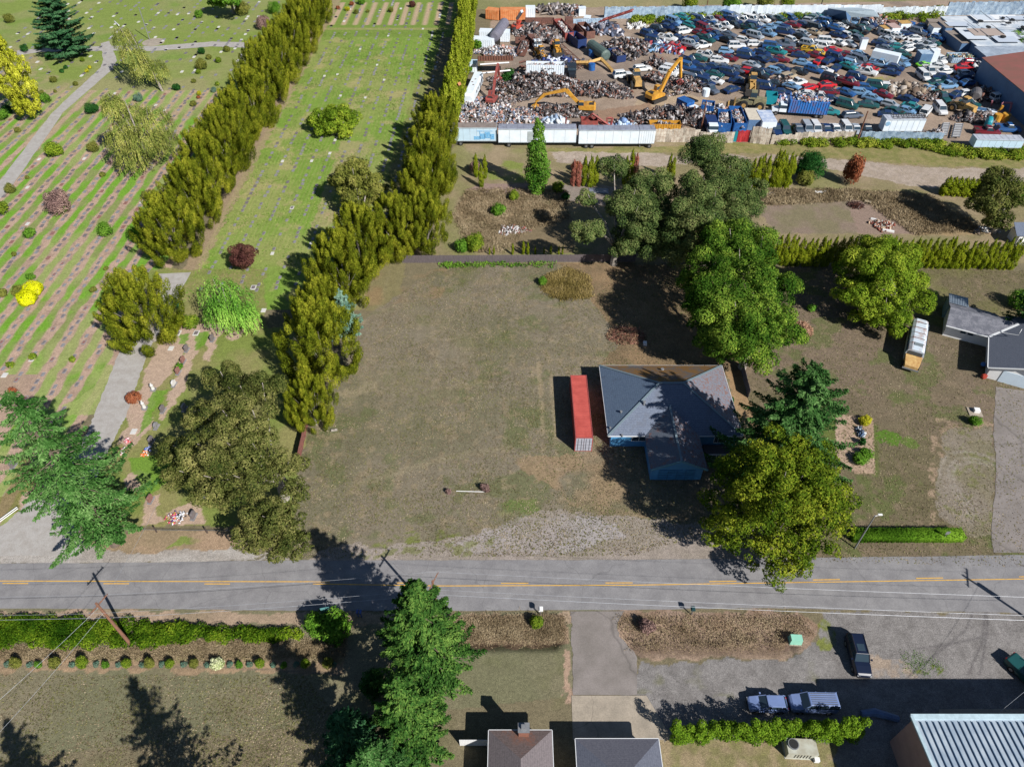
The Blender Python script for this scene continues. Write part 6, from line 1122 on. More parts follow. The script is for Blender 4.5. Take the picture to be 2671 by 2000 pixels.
for (p, kk, cc, hd_) in singles:
    if any(math.hypot(p[0] - q[0], p[1] - q[1]) < 2.2 for q in placed): continue
    stack = sum(math.hypot(p[0] - q[0], p[1] - q[1]) < 2.6 for q in placed)
    placed.append(p); car(kk, cc, p, R_(hd_), (.0 if stack == 0 else .45), (r.uniform(-.03, .03), r.uniform(-.04, .04) - .06 * stack), r.choice([0, 0, 0, 1, 2]), yardg)
NB = [B(210, 280), B(640, 190), B(1100, 160), B(1900, 170), C(600, 270), C(590, 470), B(2212, 470), B(1750, 455), B(1450, 430), B(1370, 470), B(1000, 480), B(830, 470), B(640, 520), B(330, 540), B(130, 440)]
MBk = [B(560, 620), B(680, 560), B(900, 540), B(1100, 510), B(1600, 500), B(1900, 500), C(130, 500), C(300, 550), C(560, 560), C(880, 640), C(960, 700), C(910, 810), C(480, 810), C(180, 800), B(1830, 800), B(1400, 930), B(1150, 930), B(880, 960), B(700, 860), B(520, 750)]
SMk = [C(0, 870), C(300, 850), C(640, 890), C(840, 1000), C(1020, 1060), C(1040, 1200), C(640, 1190), C(530, 1140), C(220, 1130), C(0, 1010), B(1700, 970), B(1400, 960), B(1350, 1000), B(1450, 900), B(1850, 870)]
EB = [C(700, 360), C(1180, 300), C(1380, 440), C(1380, 520), C(1060, 560), C(880, 590), C(830, 530), C(650, 490)]
EB2 = [C(1080, 700), C(1280, 700), C(1680, 700), C(1740, 860), C(1280, 890), C(1100, 830)]
cols = list('nnnnnkkkkkddggbbcsswmq'); kinds = ['sedan'] * 6 + ['coupe', 'hatchback', 'suv', 'suv', 'wagon', 'van', 'van', 'pickup', 'pickup']
total = len(placed); ua, ub = Vector((math.cos(R_(-42)), math.sin(R_(-42)))), Vector((math.sin(R_(42)), math.cos(R_(42))))
for (poly, cap) in ((NB, 105), (MBk, 90), (SMk, 40), (EB, 16), (EB2, 12)):
    cnt = 0; cand = []
    for i in range(-60, 80):
        for j in range(-120, 160): c = ua * (i * 5.0) + ub * (j * 2.3) + Vector((90, 190)); cand.append((c.x + r.uniform(-.5, .5), c.y + r.uniform(-.4, .4)))
    ins = inside(poly, np.array([c[0] for c in cand]), np.array([c[1] for c in cand])); cand = [c for c, k in zip(cand, ins) if k]; r.shuffle(cand)
    for c in cand:
        if cnt >= cap or total >= 296: break
        ok = True
        for q in placed:
            dx, dy = c[0] - q[0], c[1] - q[1]; u_ = dx * ua.x + dy * ua.y; v_ = dx * ub.x + dy * ub.y
            if abs(u_) < 4.25 and abs(v_) < 1.9: ok = False; break
        if not ok: continue
        placed.append(c); cnt += 1; total += 1; car(r.choice(kinds), r.choice(cols), c, R_(-42 + r.uniform(-9, 9)), r.choice([0, 0, 0, .35, .7]), (r.uniform(-.06, .06), r.uniform(-.08, .08)), r.choice([0, 0, 1, 2]), yardg)
for (v, a, cc, kk) in ((B, 1495, 'n', 'pickup'), (B, 1590, 'g', 'van'), (B, 1735, 'd', 'sedan'), (B, 1825, 's', 'van'), (B, 1915, 'w', 'van'), (B, 2030, 'n', 'sedan'), (B, 2125, 'w', 'sedan'), (C, 340, 'w', 'van'), (C, 440, 's', 'sedan'), (C, 560, 'k', 'sedan')):
    p = v(a, 1392); car(kk, cc, (p[0], p[1] + .4), R_(-90), 0, (0, 0), 0, yardg)
# labels of the yard cars are drawn from what stands next to them
cat_nm = {'suv': 'off-roader'}
def area(p):
    if p[1] < 166: return 'behind the south fence'
    for nm, pl in (('in the northern car field', NB), ('in the middle car field', MBk), ('in the southern car field', SMk), ('near the eastern sheds', EB), ('west of the rust roof building', EB2)):
        if inside(pl, np.array([p[0]]), np.array([p[1]]))[0]: return nm
    return 'in the east of the scrap yard' if p[0] > 95 else 'at the field edge'
seen = set()
for i, (o, kind, col, p, z, auto, g_) in enumerate(CARS):
    kn = cat_nm.get(kind, kind); me_ = f"{PAINT[col][0]} {kn}"; nb = sorted((math.hypot(p[0] - q[3][0], p[1] - q[3][1]), j) for j, q in enumerate(CARS) if j != i)[:8]; nmz = [(f"{PAINT[CARS[j][2]][0]} {cat_nm.get(CARS[j][1], CARS[j][1])}", CARS[j][3]) for _, j in nb]
    def side(q): dx, dy = q[0] - p[0], q[1] - p[1]; return ('east' if dx < 0 else 'west') if abs(dx) > abs(dy) else ('north' if dy < 0 else 'south')
    opts = []
    for a_ in range(len(nmz)):
        opts.append(f"{me_} just {side(nmz[a_][1])} of a {nmz[a_][0]}, {area(p)}")
    for a_ in range(len(nmz)):
        for b_ in range(a_ + 1, len(nmz)): opts.append(f"{me_} {side(nmz[a_][1])} of a {nmz[a_][0]} and {side(nmz[b_][1])} of a {nmz[b_][0]}")
    for s_ in opts:
        if s_ not in seen and len(s_.split()) <= 16: break
    seen.add(s_); o['label'] = s_
# ---- vehicles close to the camera, built with their fittings
CHR = mat('wheel_rim', (150, 152, 156), .35, .6, .1)
def detailed(kind, name, label, col, p, rz, cat='car', extras=None):
    L_, w_, zb, zr, (a0, a1, t0, t1) = SPEC[kind]; t = thing(name, label, cat, p, rz); mb = MB(); secs = loft_body(L_, w_, zb, .88, .96); fin = []
    for k in range(len(secs) - 1):
        for q in range(3): fin.append([tuple(Vector(a).lerp(Vector(b_), q / 3)) for a, b_ in zip(secs[k], secs[k + 1])])
    fin.append(secs[-1]); mb.loft(fin, 0); b = mb.build('body', PM[col], t, bevel=.09, smooth=False)
    wt = w_ * .76; mb = MB(); mb.box(((t0 + t1) / 2, 0, zr), (t1 - t0 + .05, 2 * wt, .07), taper=(.94, .92)); mb.build('roof', PM[col], t, bevel=.03)
    for xb, xt in ((a0, t0), (a1, t1), (-.15, -.15), (-1.2, -1.2)):
        for s in (-1, 1): mb = MB(); mb.tube([(xb, s * w_ * .86, zb - .02), (xt, s * wt, zr - .02)], .05, 4); mb.build('pillar', PM[col], t)
    mb = MB(); mb.add([(a0, -w_ * .84, zb - .04), (a1, -w_ * .84, zb - .04), (a1, w_ * .84, zb - .04), (a0, w_ * .84, zb - .04), (t0, -wt * .98, zr - .04), (t1, -wt * .98, zr - .04), (t1, wt * .98, zr - .04), (t0, wt * .98, zr - .04)], [(0, 1, 5, 4), (1, 2, 6, 5), (2, 3, 7, 6), (3, 0, 4, 7)]); mb.build('windows', GLASS, t)
    for x in (L_ * .31, -L_ * .3):
        for s in (-1, 1):
            mb = MB(); mb.cyl((x, s * (w_ - .22), .36), (x, s * (w_ + .01), .36), .36, .36, 16); wh_ = mb.build('wheel', BLACK, t); mb = MB(); mb.cyl((x, s * (w_ - .02), .36), (x, s * (w_ + .02), .36), .21, .21, 12); mb.build('rim', CHR, wh_)
    for s in (-1, 1):
        mb = MB(); mb.box((a1 - .25, s * (w_ + .1), zb + .08), (.16, .2, .14)); mb.build('mirror', PM[col], t); mb = MB(); mb.box((L_ * .487, s * w_ * .6, zb * .66), (.12, .34, .15)); mb.build('headlight', mat('lamp_glass', (210, 214, 220), .15), t); mb = MB(); mb.box((-L_ * .492, s * w_ * .68, zb * .78), (.08, .2, .2)); mb.build('tail_light', mat('lamp_red', (170, 24, 28), .3), t)
    mb = MB(); mb.box((L_ * .495, 0, .45), (.12, w_ * 1.5, .18)); mb.build('bumper', DARKM, t)
    if extras: extras(t, (a0, a1, t0, t1, w_, wt, zb, zr))
    return t
def rails(t, q):
    for s in (-1, 1): mb = MB(); mb.tube([(q[2] + .2, s * q[5] * .9, q[7] + .1), (q[3] - .1, s * q[5] * .9, q[7] + .1)], .03, 5); mb.build('roof_rail', DARKM, t)
    mb = MB(); mb.box((q[3] - .75, 0, q[7] + .045), (.8, .8, .02)); mb.build('sunroof', GLASS, t)
def ribs(t, q):
    mb = MB(); [mb.box(((q[2] + q[3]) / 2, -.55 + k * .22, q[7] + .05), (q[3] - q[2] - .4, .06, .035)) for k in range(6)]; mb.build('roof_ribs', CHR, t)
PM['e'] = paint((120, 140, 186), 'lilac_blue'); PAINT['e'] = ('lilac blue', (120, 140, 186)); PM['f'] = paint((88, 108, 152), 'steel_blue')
q1, q2 = N(1298, 540, .9), N(1345, 735, .6); PM['j'] = paint((24, 34, 58), 'midnight'); detailed('suv', 'black_suv', 'black off-roader standing alone on the gravel parking area', 'j', ((q1[0] + q2[0]) / 2, (q1[1] + q2[1]) / 2), math.atan2(q2[1] - q1[1], q2[0] - q1[0]), extras=rails)
q1, q2 = N(935, 885, .8), N(722, 895, .6); detailed('hatchback', 'parked_car', 'small pale blue car at the front of the hedge parking, west one', 'e', ((q1[0] + q2[0]) / 2, q1[1] - .2), math.pi - .02)
q1, q2 = N(1200, 880, .9), N(950, 890, .7); detailed('van', 'parked_minivan', 'silver blue minivan with ribbed roof beside the green screen', 'e', ((q1[0] + q2[0]) / 2, q1[1] - .2), math.pi - .02, 'minivan', ribs)
detailed('pickup', 'green_pickup', 'dark green pickup cut off by the right edge', 'g', (56.4, 32.2), R_(-62), 'pickup truck')
# old bus
q1, q2 = K(1160, 200, 2.7), K(1085, 545, 1.2); bm = ((q1[0] + q2[0]) / 2, (q1[1] + q2[1]) / 2); brz = math.atan2(q2[1] - q1[1], q2[0] - q1[0]); bl_ = 10.2; t = thing('old_bus', 'old bus with white rust stained roof and faded yellow hood', 'bus', bm, brz); t.scale = (1.06,) * 3
BW = mat('bus_white', (206, 218, 230), .5, 0, .12, 1.0, (176, 142, 126), thr=.4); BY = mat('bus_yellow', (212, 178, 116), .55, 0, .2, 2, (180, 134, 80)); mb = MB(); hb = bl_ / 2
prof = [(-1.2, .6), (-1.25, 1.9), (-1.1, 2.5), (-.7, 2.72), (.7, 2.72), (1.1, 2.5), (1.25, 1.9), (1.2, .6)]; rb_ = [[(x, y, z) for y, z in prof] for x in (-hb, -hb * .5, 0, hb - 2.1)]; rb_[0] = [(-hb, y * .92, z * .97) for y, z in prof]; mb.loft(rb_, 0); b = mb.build('body', BW, t)
mb = MB(); mb.loft([[(hb - 2.12, y * .92, min(z, 1.75)) for y, z in prof], [(hb - 1.2, y * .86, min(z, 1.62)) for y, z in prof], [(hb - .15, y * .78, min(z, 1.45)) for y, z in prof], [(hb, y * .72, min(z, 1.25)) for y, z in prof]]); mb.build('hood', BY, t)
mb = MB(); mb.add([(hb - 2.08, -1.02, 1.8), (hb - 2.08, 1.02, 1.8), (hb - 2.16 + .02, .98, 2.5), (hb - 2.16 + .02, -.98, 2.5)], [(0, 1, 2, 3)]); mb.box((hb - 2.05, 0, 2.1), (.06, 1.9, .62)); mb.build('windscreen', GLASS, t)
mb = MB(); [mb.box((x, s * 1.235, 2.0), (.75, .06, .55)) for s in (-1, 1) for x in np.arange(-hb + .7, hb - 2.6, .95)]; mb.build('side_windows', GLASS, t)
mb = MB(); [mb.box((x, 0, 2.74), (.1, 1.7, .035)) for x in np.arange(-hb + 1, hb - 2.5, 1.35)]; mb.build('roof_seam', RUST, t); mb = MB(); mb.box((hb - 3.6, .1, 2.75), (.7, 1.2, .06)); mb.build('roof_hatch', mat('hatch_grey', (130, 140, 146), .5), t)
mb = MB(); mb.box((hb + .03, 0, .7), (.12, 2.2, .25)); mb.build('bumper', STEEL, t)
for x in (hb - 1.1, -hb + 2.3):
    for s in (-1, 1): mb = MB(); mb.cyl((x, s * .95, .5), (x, s * 1.2, .5), .5, .5, 14); mb.build('wheel', BLACK, t)
# ================================================================ SCRAP YARD
def axis2(v, p, q, z=0.0):
    a, b_ = v(*p, z), v(*q, z); return ((a[0] + b_[0]) / 2, (a[1] + b_[1]) / 2), math.hypot(b_[0] - a[0], b_[1] - a[1]), math.atan2(b_[1] - a[1], b_[0] - a[0])
TW = mat('trailer_white', (236, 243, 250), .5, 0, .08, .6, (218, 230, 240)); TR = mat('trailer_roof', (150, 156, 172), .6, 0, .25, .8, (124, 126, 140)); LB = mat('light_blue_paint', (196, 222, 240), .5, 0, .1, .8)
BLU = mat('skip_blue', (38, 104, 176), .55, 0, .25, 1.5, (30, 76, 136)); YEL = mat('machine_yellow', (214, 162, 60), .5, 0, .25, 1.2, (186, 128, 44)); YTAN = mat('faded_yellow', (206, 166, 92), .7, 0, .35, 2, (164, 128, 80)); REDM = mat('machine_red', (166, 72, 66), .65, 0, .35, 1.4, (124, 72, 66)); ORG = mat('container_orange', (222, 152, 100), .6, 0, .2, .8, (206, 120, 66))
BRN = mat('brown_steel', (128, 86, 74), .8, 0, .4, 1.5, (96, 68, 60)); GRN_ = mat('tank_green', (92, 112, 104), .6, 0, .25, 1.2, (74, 90, 90)); TEAL = mat('teal_paint', (28, 150, 166), .5, 0, .15, 1); OLD = mat('old_timber', (150, 138, 128), .9, 0, .3, 2)
def semi(label, x0, x1, y, top, roofc=TR, side=TW, wheels=None, door=False, rz=0.0, hh=4.35, wd=2.6, name='semi_trailer'):
    L_ = x1 - x0; t = thing(name, label, 'trailer', ((x0 + x1) / 2, y + wd / 2), rz); mb = MB(); mb.box((0, 0, (hh + 1.15) / 2), (L_, wd, hh - 1.15)); mb.build('body', side, t)
    mb = MB(); mb.box((0, 0, hh + .03), (L_ - .06, wd - .06, .07)); n = int(L_ / 1.2); [mb.box((-L_ / 2 + (k + .5) * L_ / n, 0, hh + .08), (.05, wd - .2, .03)) for k in range(n)]; mb.build('roof', roofc, t)
    mb = MB(); mb.box((0, -wd / 2 - .03, 1.2), (L_, .08, .18)); mb.box((0, -wd / 2 - .03, hh - .08), (L_, .08, .14)); mb.box((0, 0, 1.02), (L_ * .96, 1.1, .2)); [mb.box((-L_ / 2 + k * L_ / 7, -wd / 2 - .012, (hh + 1.15) / 2), (.04, .03, hh - 1.4)) for k in range(1, 7)]; mb.build('rail', mat('rail_grey', (176, 186, 192), .5), t)
    for x in (wheels if wheels is not None else (L_ * .32, L_ * .4)):
        for s in (-1, 1): mb = MB(); mb.cyl((x, s * (wd / 2 - .25), .52), (x, s * (wd / 2 + .02), .52), .52, .52, 14); w_ = mb.build('wheel', BLACK, t); mb = MB(); mb.cyl((x, s * (wd / 2 - .02), .52), (x, s * (wd / 2 + .05), .52), .27, .27, 10); mb.build('rim', CHR, w_)
    mb = MB(); mb.box((-L_ * .36, -.7, .5), (.14, .14, 1.0)); mb.build('landing_leg', STEEL, t); mb = MB(); mb.box((-L_ * .36, .7, .5), (.14, .14, 1.0)); mb.build('landing_leg', STEEL, t)
    if door:
        mb = MB(); mb.box((-L_ * .09, -wd / 2 - .05, 2.6), (1.2, .06, 2.4)); mb.build('side_door', mat('door_frame', (176, 186, 188), .5, 0, .2), t)
    return t
yb = 154.6; xa = [A(100, 1530)[0], A(590, 1530)[0], A(605, 1535)[0], A(1412, 1540)[0], A(1440, 1560)[0], B(212, 1585)[0]]
t1 = semi('white semi trailer with faded blue graffiti, west end of the trailer line', xa[0], xa[1], yb + 1.3, 4, roofc=mat('trailer_roof_brown', (150, 138, 132), .7, 0, .3, 1), side=LB, wheels=(-3,))
mb = MB(); r = random.Random(8); L1 = xa[1] - xa[0]
mb.box((L1 * .24, -1.325, 3.55), (3.6, .02, .14)); mb.box((L1 * .14, -1.325, 2.6), (.16, .02, 1.7)); mb.box((L1 * .2, -1.325, 2.3), (1.1, .02, 1.3)); mb.box((L1 * .3, -1.325, 2.6), (1.3, .02, 1.5)); mb.box((L1 * .4, -1.325, 2.2), (1.0, .02, 1.3)); mb.box((L1 * .08, -1.325, 1.9), (1.5, .02, .8))
mb.build('graffiti', mat('graffiti_blue', (66, 150, 214), .6, 0, .5, 3, (150, 200, 226)), t1)
semi('white semi trailer with a side door behind the narrow tall tree', xa[2], xa[3], yb + .6, 4, wheels=(-L1 * .6,), door=True); semi('longest white semi trailer with twin wheels facing the gravel track', xa[4], xa[5] - 3.4, yb, 4, wheels=(-5.0, -3.7)); semi('short white trailer end joined to the longest semi trailer', xa[5] - 3.3, xa[5] + .3, yb + .05, 4, wheels=(.8,))
def sheet_fence(label, a, b_, hh, m, n, seed, z0=0.0, name='sheet_metal_fence'):
    d = math.hypot(b_[0] - a[0], b_[1] - a[1]); t = thing(name, label, 'fence', a, math.atan2(b_[1] - a[1], b_[0] - a[0])); mb = MB(); r = random.Random(seed)
    for k in range(n):
        h_ = hh + r.uniform(-.22, .12); mb.box(((k + .5) * d / n, r.uniform(-.04, .04), z0 + h_ / 2), (d / n - .03, .05, h_), 0, rx=r.uniform(-.04, .04), ry=r.uniform(-.012, .012))
        for q in (.2, .5, .8): mb.box(((k + q) * d / n, -.04, z0 + h_ / 2), (.05, .05, h_))
    mb.build('panel', m, t); mb = MB(); k = 0
    while k < d: mb.box((k, .2, hh / 2), (.18, .18, hh)); k += 3.2
    mb.build('post', DARKM, t); return t
FW = mat('sheet_cream', (222, 214, 200), .7, 0, .22, 1.2, (178, 160, 144)); FB = mat('sheet_blue_white', (186, 206, 222), .6, 0, .3, 1.0, (130, 156, 184))
sheet_fence('cream sheet metal fence between the trailers and the dark oak', B(222, 1490), B(690, 1495), 3.3, FW, 16, 1); sheet_fence('cream sheet metal fence behind the crown of the dark oak', B(690, 1500), B(1050, 1500), 2.6, FW, 12, 2)
sheet_fence('small red sheet metal gate in the scrap yard fence', B(1088, 1490), B(1215, 1490), 2.8, mat('gate_red', (196, 52, 60), .6, 0, .2), 5, 3); sheet_fence('narrow teal sheet beside the red gate', B(1052, 1485), B(1086, 1488), 2.6, TEAL, 1, 4)
sheet_fence('tall cream fence section right of the red gate', B(1225, 1500), B(1425, 1520), 4.0, FW, 6, 5); sheet_fence('lower cream fence section with a corner step', B(1440, 1515), B(1680, 1505), 2.3, FW, 7, 6)
sheet_fence('cream sheet metal fence in front of the row of parked vans', B(1680, 1500), C(425, 1485), 2.6, FW, 24, 7); sheet_fence('pale blue sheet metal fence overgrown by bramble', C(480, 1490), C(1335, 1505), 2.7, FB, 26, 8)
sheet_fence('white and blue sheet wall along the north side of the scrap yard, western run', B(-300, 200), B(1000, 190), 3.6, FB, 40, 9); sheet_fence('white sheet wall along the north side of the scrap yard, middle run', B(1000, 190), C(700, 185), 3.8, TW, 50, 10); sheet_fence('white sheet wall behind the eastern sheds', C(700, 185), C(1380, 170), 3.0, TW, 26, 11)
sheet_fence('pale blue sheet wall north of the large white roofs', C(1380, 165), C(2700, 150), 4.0, FB, 40, 12)
# large buildings on the east side: one long range, roof by roof
def block(name, label, x0, x1, y0, y1, h0, h1, roofm, wallm, cat='building', slope='x', ribs=0):
    t = thing(name, label, cat, ((x0 + x1) / 2, (y0 + y1) / 2)); w_, d = (x1 - x0) / 2, (y1 - y0) / 2; z = {(-1, -1): h0, (1, -1): h1 if slope == 'x' else h0, (1, 1): h1, (-1, 1): h0 if slope == 'x' else h1}
    mb = MB(); mb.sheet([(sx * (w_ + .2), sy * (d + .2), z[(sx, sy)] + .02) for sx, sy in ((-1, -1), (1, -1), (1, 1), (-1, 1))], .12); rf = mb.build('roof', roofm, t)
    mb = MB(); vs = [(sx * w_, sy * d, 0) for sx, sy in ((-1, -1), (1, -1), (1, 1), (-1, 1))] + [(sx * w_, sy * d, z[(sx, sy)] - .11) for sx, sy in ((-1, -1), (1, -1), (1, 1), (-1, 1))]; mb.add(vs, [(0, 1, 5, 4), (1, 2, 6, 5), (2, 3, 7, 6), (3, 0, 4, 7), (4, 5, 6, 7)]); mb.build('wall', wallm, t); return t, rf
BW2 = mat('blue_grey_cladding', (92, 126, 166), .6, 0, .2, .6); WR = mat('white_sheet_roof', (222, 226, 230), .5, 0, .3, .25, (176, 190, 204))
p1, p2 = C(1385, 175, 3.2), C(1675, 480, 3.2); p3, p4 = C(1822, 602, 5.8), C(2212, 1005, 5.8); wx0 = (p1[0] + p2[0]) / 2
t, rf = block('warehouse', 'largest flat building under a patchwork of white sheets, far east corner', wx0, wx0 + 62, p2[1], p1[1], 3.2, 3.8, WR, BW2)
r = random.Random(5); d_ = (p1[1] - p2[1]) / 2; patches = MB()
mb = MB(); [mb.box((r.uniform(-30, 28), r.uniform(-d_ + 2, d_ - 2), 3.72 + .006 * k), (r.uniform(4, 12), r.uniform(2, 6), .03)) for k in range(26)]; mb.build('roof_sheet', islandmat('sheet_tones', [(232, 234, 236), (206, 214, 224), (190, 200, 214), (226, 222, 216), (176, 160, 150)]), rf)
mb = MB(); [mb.box((r.uniform(-28, -2) , r.uniform(-d_ + 1, d_ - 1), 3.95), (.12, r.uniform(3, 8), .06)) for k in range(14)]; [mb.box((r.uniform(-25, 5), r.uniform(-d_ + 1, d_ - 1), 3.95), (r.uniform(6, 16), .12, .06)) for k in range(14)]; mb.build('roof_joint', mat('joint_grey', (112, 122, 136), .7), rf)
for k in range(34):
    mb = MB(); mb.cyl((0, 0, .12), (0, 0, .3), .75, .75, 10); o = mb.build('black_weight', BLACK); o.location = (wx0 + r.uniform(8, 44), r.uniform(p2[1] + 1, p1[1] - 2), 3.86); o.scale = (r.uniform(.6, 1.6), r.uniform(.6, 1.3), 1.3); tag(o, 'black tyre weighing down the white sheets of the warehouse roof', 'tyre', 'tyres on the warehouse roof')
block('warehouse', 'low pale grey roofed hall between the white sheets and the rust roof', p2[0] + .6, wx0 + 24, C(1790, 590, 3)[1], p2[1] - .4, 3.0, 3.3, mat('pale_grey_roof', (176, 188, 202), .6, 0, .25, .5, (140, 152, 168)), BW2)
block('warehouse', 'long hall with rust brown roof at the right edge of the scrap yard', (p3[0] + p4[0]) / 2, wx0 + 12, p4[1] - 16, p3[1] - .4, 5.8, 8.6, mat('rust_brown_roof', (150, 92, 84), .7, 0, .15, .3, (134, 92, 80)), BW2)
block('warehouse', 'white roof strip behind the rust brown hall', wx0 + 12.5, wx0 + 21, p4[1] - 16, p3[1] - .4, 7.6, 6.6, WR, BW2)
def boxb(name, label, v, nw, ne, se, hh, roofm, wallm, cat='shed'):
    a, b_, c = v(*nw, hh), v(*ne, hh), v(*se, hh); L_ = math.hypot(b_[0] - a[0], b_[1] - a[1]); W_ = math.hypot(c[0] - b_[0], c[1] - b_[1]); rz = math.atan2(b_[1] - a[1], b_[0] - a[0]); t = thing(name, label, cat, ((a[0] + c[0]) / 2, (a[1] + c[1]) / 2), rz)
    mb = MB(); mb.box((0, 0, hh), (L_ + .2, W_ + .2, .1)); mb.build('roof', roofm, t); mb = MB(); mb.box((0, 0, hh / 2 - .03), (L_, W_, hh - .07)); mb.build('wall', wallm, t); return t
boxb('storage_box', 'tall grey roofed box with blue side below the white warehouse', C, (1430, 325), (1560, 322), (1650, 450), 2.7, OLD, BW2); boxb('storage_box', 'white box shed with blue side west of the warehouse', C, (1215, 250), (1290, 250), (1350, 290), 3.2, OLD, TW); boxb('storage_box', 'open fronted grey roofed shed next to the warehouse wall', C, (1310, 225), (1380, 225), (1475, 290), 3.6, OLD, BW2)
boxb('storage_box', 'grey timber lean-to roof north of the small white shed', C, (1185, 200), (1330, 205), (1370, 235), 3.4, OLD, OLD)
for lb, nw, ne, se, h_, m, cm in (('white faded camper shell below the shed posts', (720, 270), (790, 265), (800, 300), 2.2, YTAN, TW), ('pinkish box beside the camper shell', (800, 250), (885, 245), (890, 290), 2.6, mat('pink_tan', (196, 168, 160), .7), TW), ('rust topped box against the north weeds', (800, 215), (870, 210), (880, 245), 2.5, BRN, BRN), ('pale box with a white front at the north weeds', (905, 220), (1010, 215), (1015, 245), 2.8, YTAN, TW), ('small white box below the pinkish one', (800, 300), (870, 298), (872, 325), 1.6, TW, TW), ('cube van body standing at the end of the car row', (515, 395), (580, 395), (578, 410), 3.0, TR, TW)): boxb('storage_box', lb, C, nw, ne, se, h_, m, cm)
a, b_, c, d = C(345, 118, 5.0), C(640, 108, 5.0), C(695, 175, 3.0), C(405, 180, 3.0); sh = thing('open_shed', 'open sided shed with pale gable roof at the north fence', 'shed', c); lo = lambda p, z: (p[0] - c[0], p[1] - c[1], z)
mb = MB(); mb.sheet([lo(d, 3.0), lo(c, 3.0), lo(b_, 5.0), lo(a, 5.0)], .1); mb.sheet([lo(a, 5.0), lo(b_, 5.0), lo((b_[0] - 2, b_[1] + 9), 3.0), lo((a[0] - 2, a[1] + 9), 3.0)], .1); mb.build('roof', mat('pale_blue_roof', (190, 208, 220), .5, .1, .15), sh)
mb = MB(); mb.add([lo(d, 2.9), lo(a, 4.9), lo((a[0] - 2, a[1] + 9), 2.9), lo((a[0] - 2, a[1] + 9), 0), lo(d, 0)], [(0, 1, 2, 3, 4)]); mb.build('gable', BW2, sh)
for k in range(4): q = Vector(lo(d, 0)).lerp(Vector(lo(c, 0)), k / 3); mb = MB(); mb.cyl(q, q + Vector((0, 0, 3.0)), .16); mb.build('post', BARKP(), sh)
# --- containers, skips, boxes, all placed by the two ends of their long side
def skip(label, v, p, q, wd, hh, m, load=None, name='skip', ribs=True, lid=None, cat='skip', z0=.15, n=260):
    c, L_, rz = axis2(v, p, q); t = thing(name, label, cat, c, rz); mb = MB(); w_ = wd
    mb.box((0, -w_ / 2, z0 + hh / 2), (L_, .1, hh)); mb.box((0, w_ / 2, z0 + hh / 2), (L_, .1, hh)); mb.box((-L_ / 2, 0, z0 + hh / 2), (.1, w_ - .12, hh)); mb.box((L_ / 2, 0, z0 + hh / 2), (.1, w_ - .12, hh)); mb.box((0, 0, z0 + .06), (L_ - .15, w_ - .15, .1))
    if ribs:
        k = -L_ / 2 + .3
        while k < L_ / 2: [mb.box((k, s * (w_ / 2 + .08), z0 + hh / 2), (.1, .07, hh - .1)) for s in (-1, 1)]; k += .6
    mb.build('body', m, t)
    if lid is not None: mb = MB(); mb.box((0, 0, z0 + hh + .05), (L_ + .1, w_ + .1, .1)); mb.build('lid', lid, t)
    if load is not None:
        o = rubble('load', 'load', (0, 0, z0 + hh * .62), L_ * .46, w_ * .44, .8, n, load, int(L_ * 10), (.2, .6), stuff=False); o.parent = t; [o.__delitem__(k) for k in ('label', 'category')]; o['kind'] = 'stuff'
    return t
JW = [(206, 206, 210), (150, 146, 150), (184, 160, 150), (96, 96, 108), (222, 220, 216), (120, 100, 96)]; JD = [(86, 80, 80), (64, 60, 62), (112, 98, 92), (140, 132, 130), (48, 48, 54), (120, 80, 66), (178, 174, 176)]; JL = [(206, 206, 208), (176, 168, 166), (140, 128, 126), (100, 92, 92), (224, 222, 222), (178, 132, 116), (126, 140, 166), (84, 80, 84)]
skip('blue skip holding white scrap next to the white truck cab', B, (945, 1400), (945, 1255), 3.0, 2.4, BLU, JW); skip('long blue skip heaped with grey and pink scrap', B, (1115, 1400), (1050, 1220), 3.0, 2.4, BLU, JL, n=420); skip('blue skip with mixed scrap below the white cubic tank', B, (840, 1190), (710, 1175), 3.2, 2.3, BLU, JL)
skip('container with a cream dented roof beside the skips', B, (1265, 1375), (1215, 1255), 3.2, 2.6, BW2, lid=mat('cream_lid', (216, 206, 188), .6, 0, .2), name='container'); skip('white container with a scuffed roof at the tall fence section', B, (1410, 1400), (1345, 1280), 3.4, 2.7, TW, lid=mat('scuffed_white', (216, 222, 232), .5, 0, .35, .8, (150, 170, 206)), name='container', ribs=False)
skip('yellow scrap hopper standing behind the cream fence', B, (165, 1385), (485, 1390), 2.2, 2.3, YEL, JD, name='hopper', n=120); skip('white dump trailer loaded with scrap in the middle of the yard', A, (895, 800), (1285, 805), 2.6, 2.6, TW, JL, z0=.9, name='dump_trailer', cat='trailer', n=420)
skip('maroon steel trough full of scrap among the old machines', A, (1345, 440), (1220, 290), 2.6, 2.4, REDM, JW); skip('rust brown steel trough beside the maroon one', A, (1450, 420), (1370, 330), 2.6, 2.0, BRN); skip('empty dark steel trough north of the green tank', A, (1570, 410), (1470, 310), 2.6, 2.0, BRN); skip('dark blue box body with a white end', A, (1480, 510), (1370, 430), 2.8, 2.4, mat('navy_box', (34, 58, 110), .5), lid=None)
skip('dark blue skip south east of the green tank', A, (1890, 660), (1790, 580), 2.8, 1.8, mat('navy_box', (34, 58, 110), .5), JD); skip('large orange container at the north west corner of the yard', A, (625, 205), (885, 205), 2.8, 2.9, ORG, lid=ORG, name='container'); skip('smaller orange container beside the hedge conifers', A, (485, 190), (620, 205), 2.8, 2.6, ORG, lid=ORG, name='container')
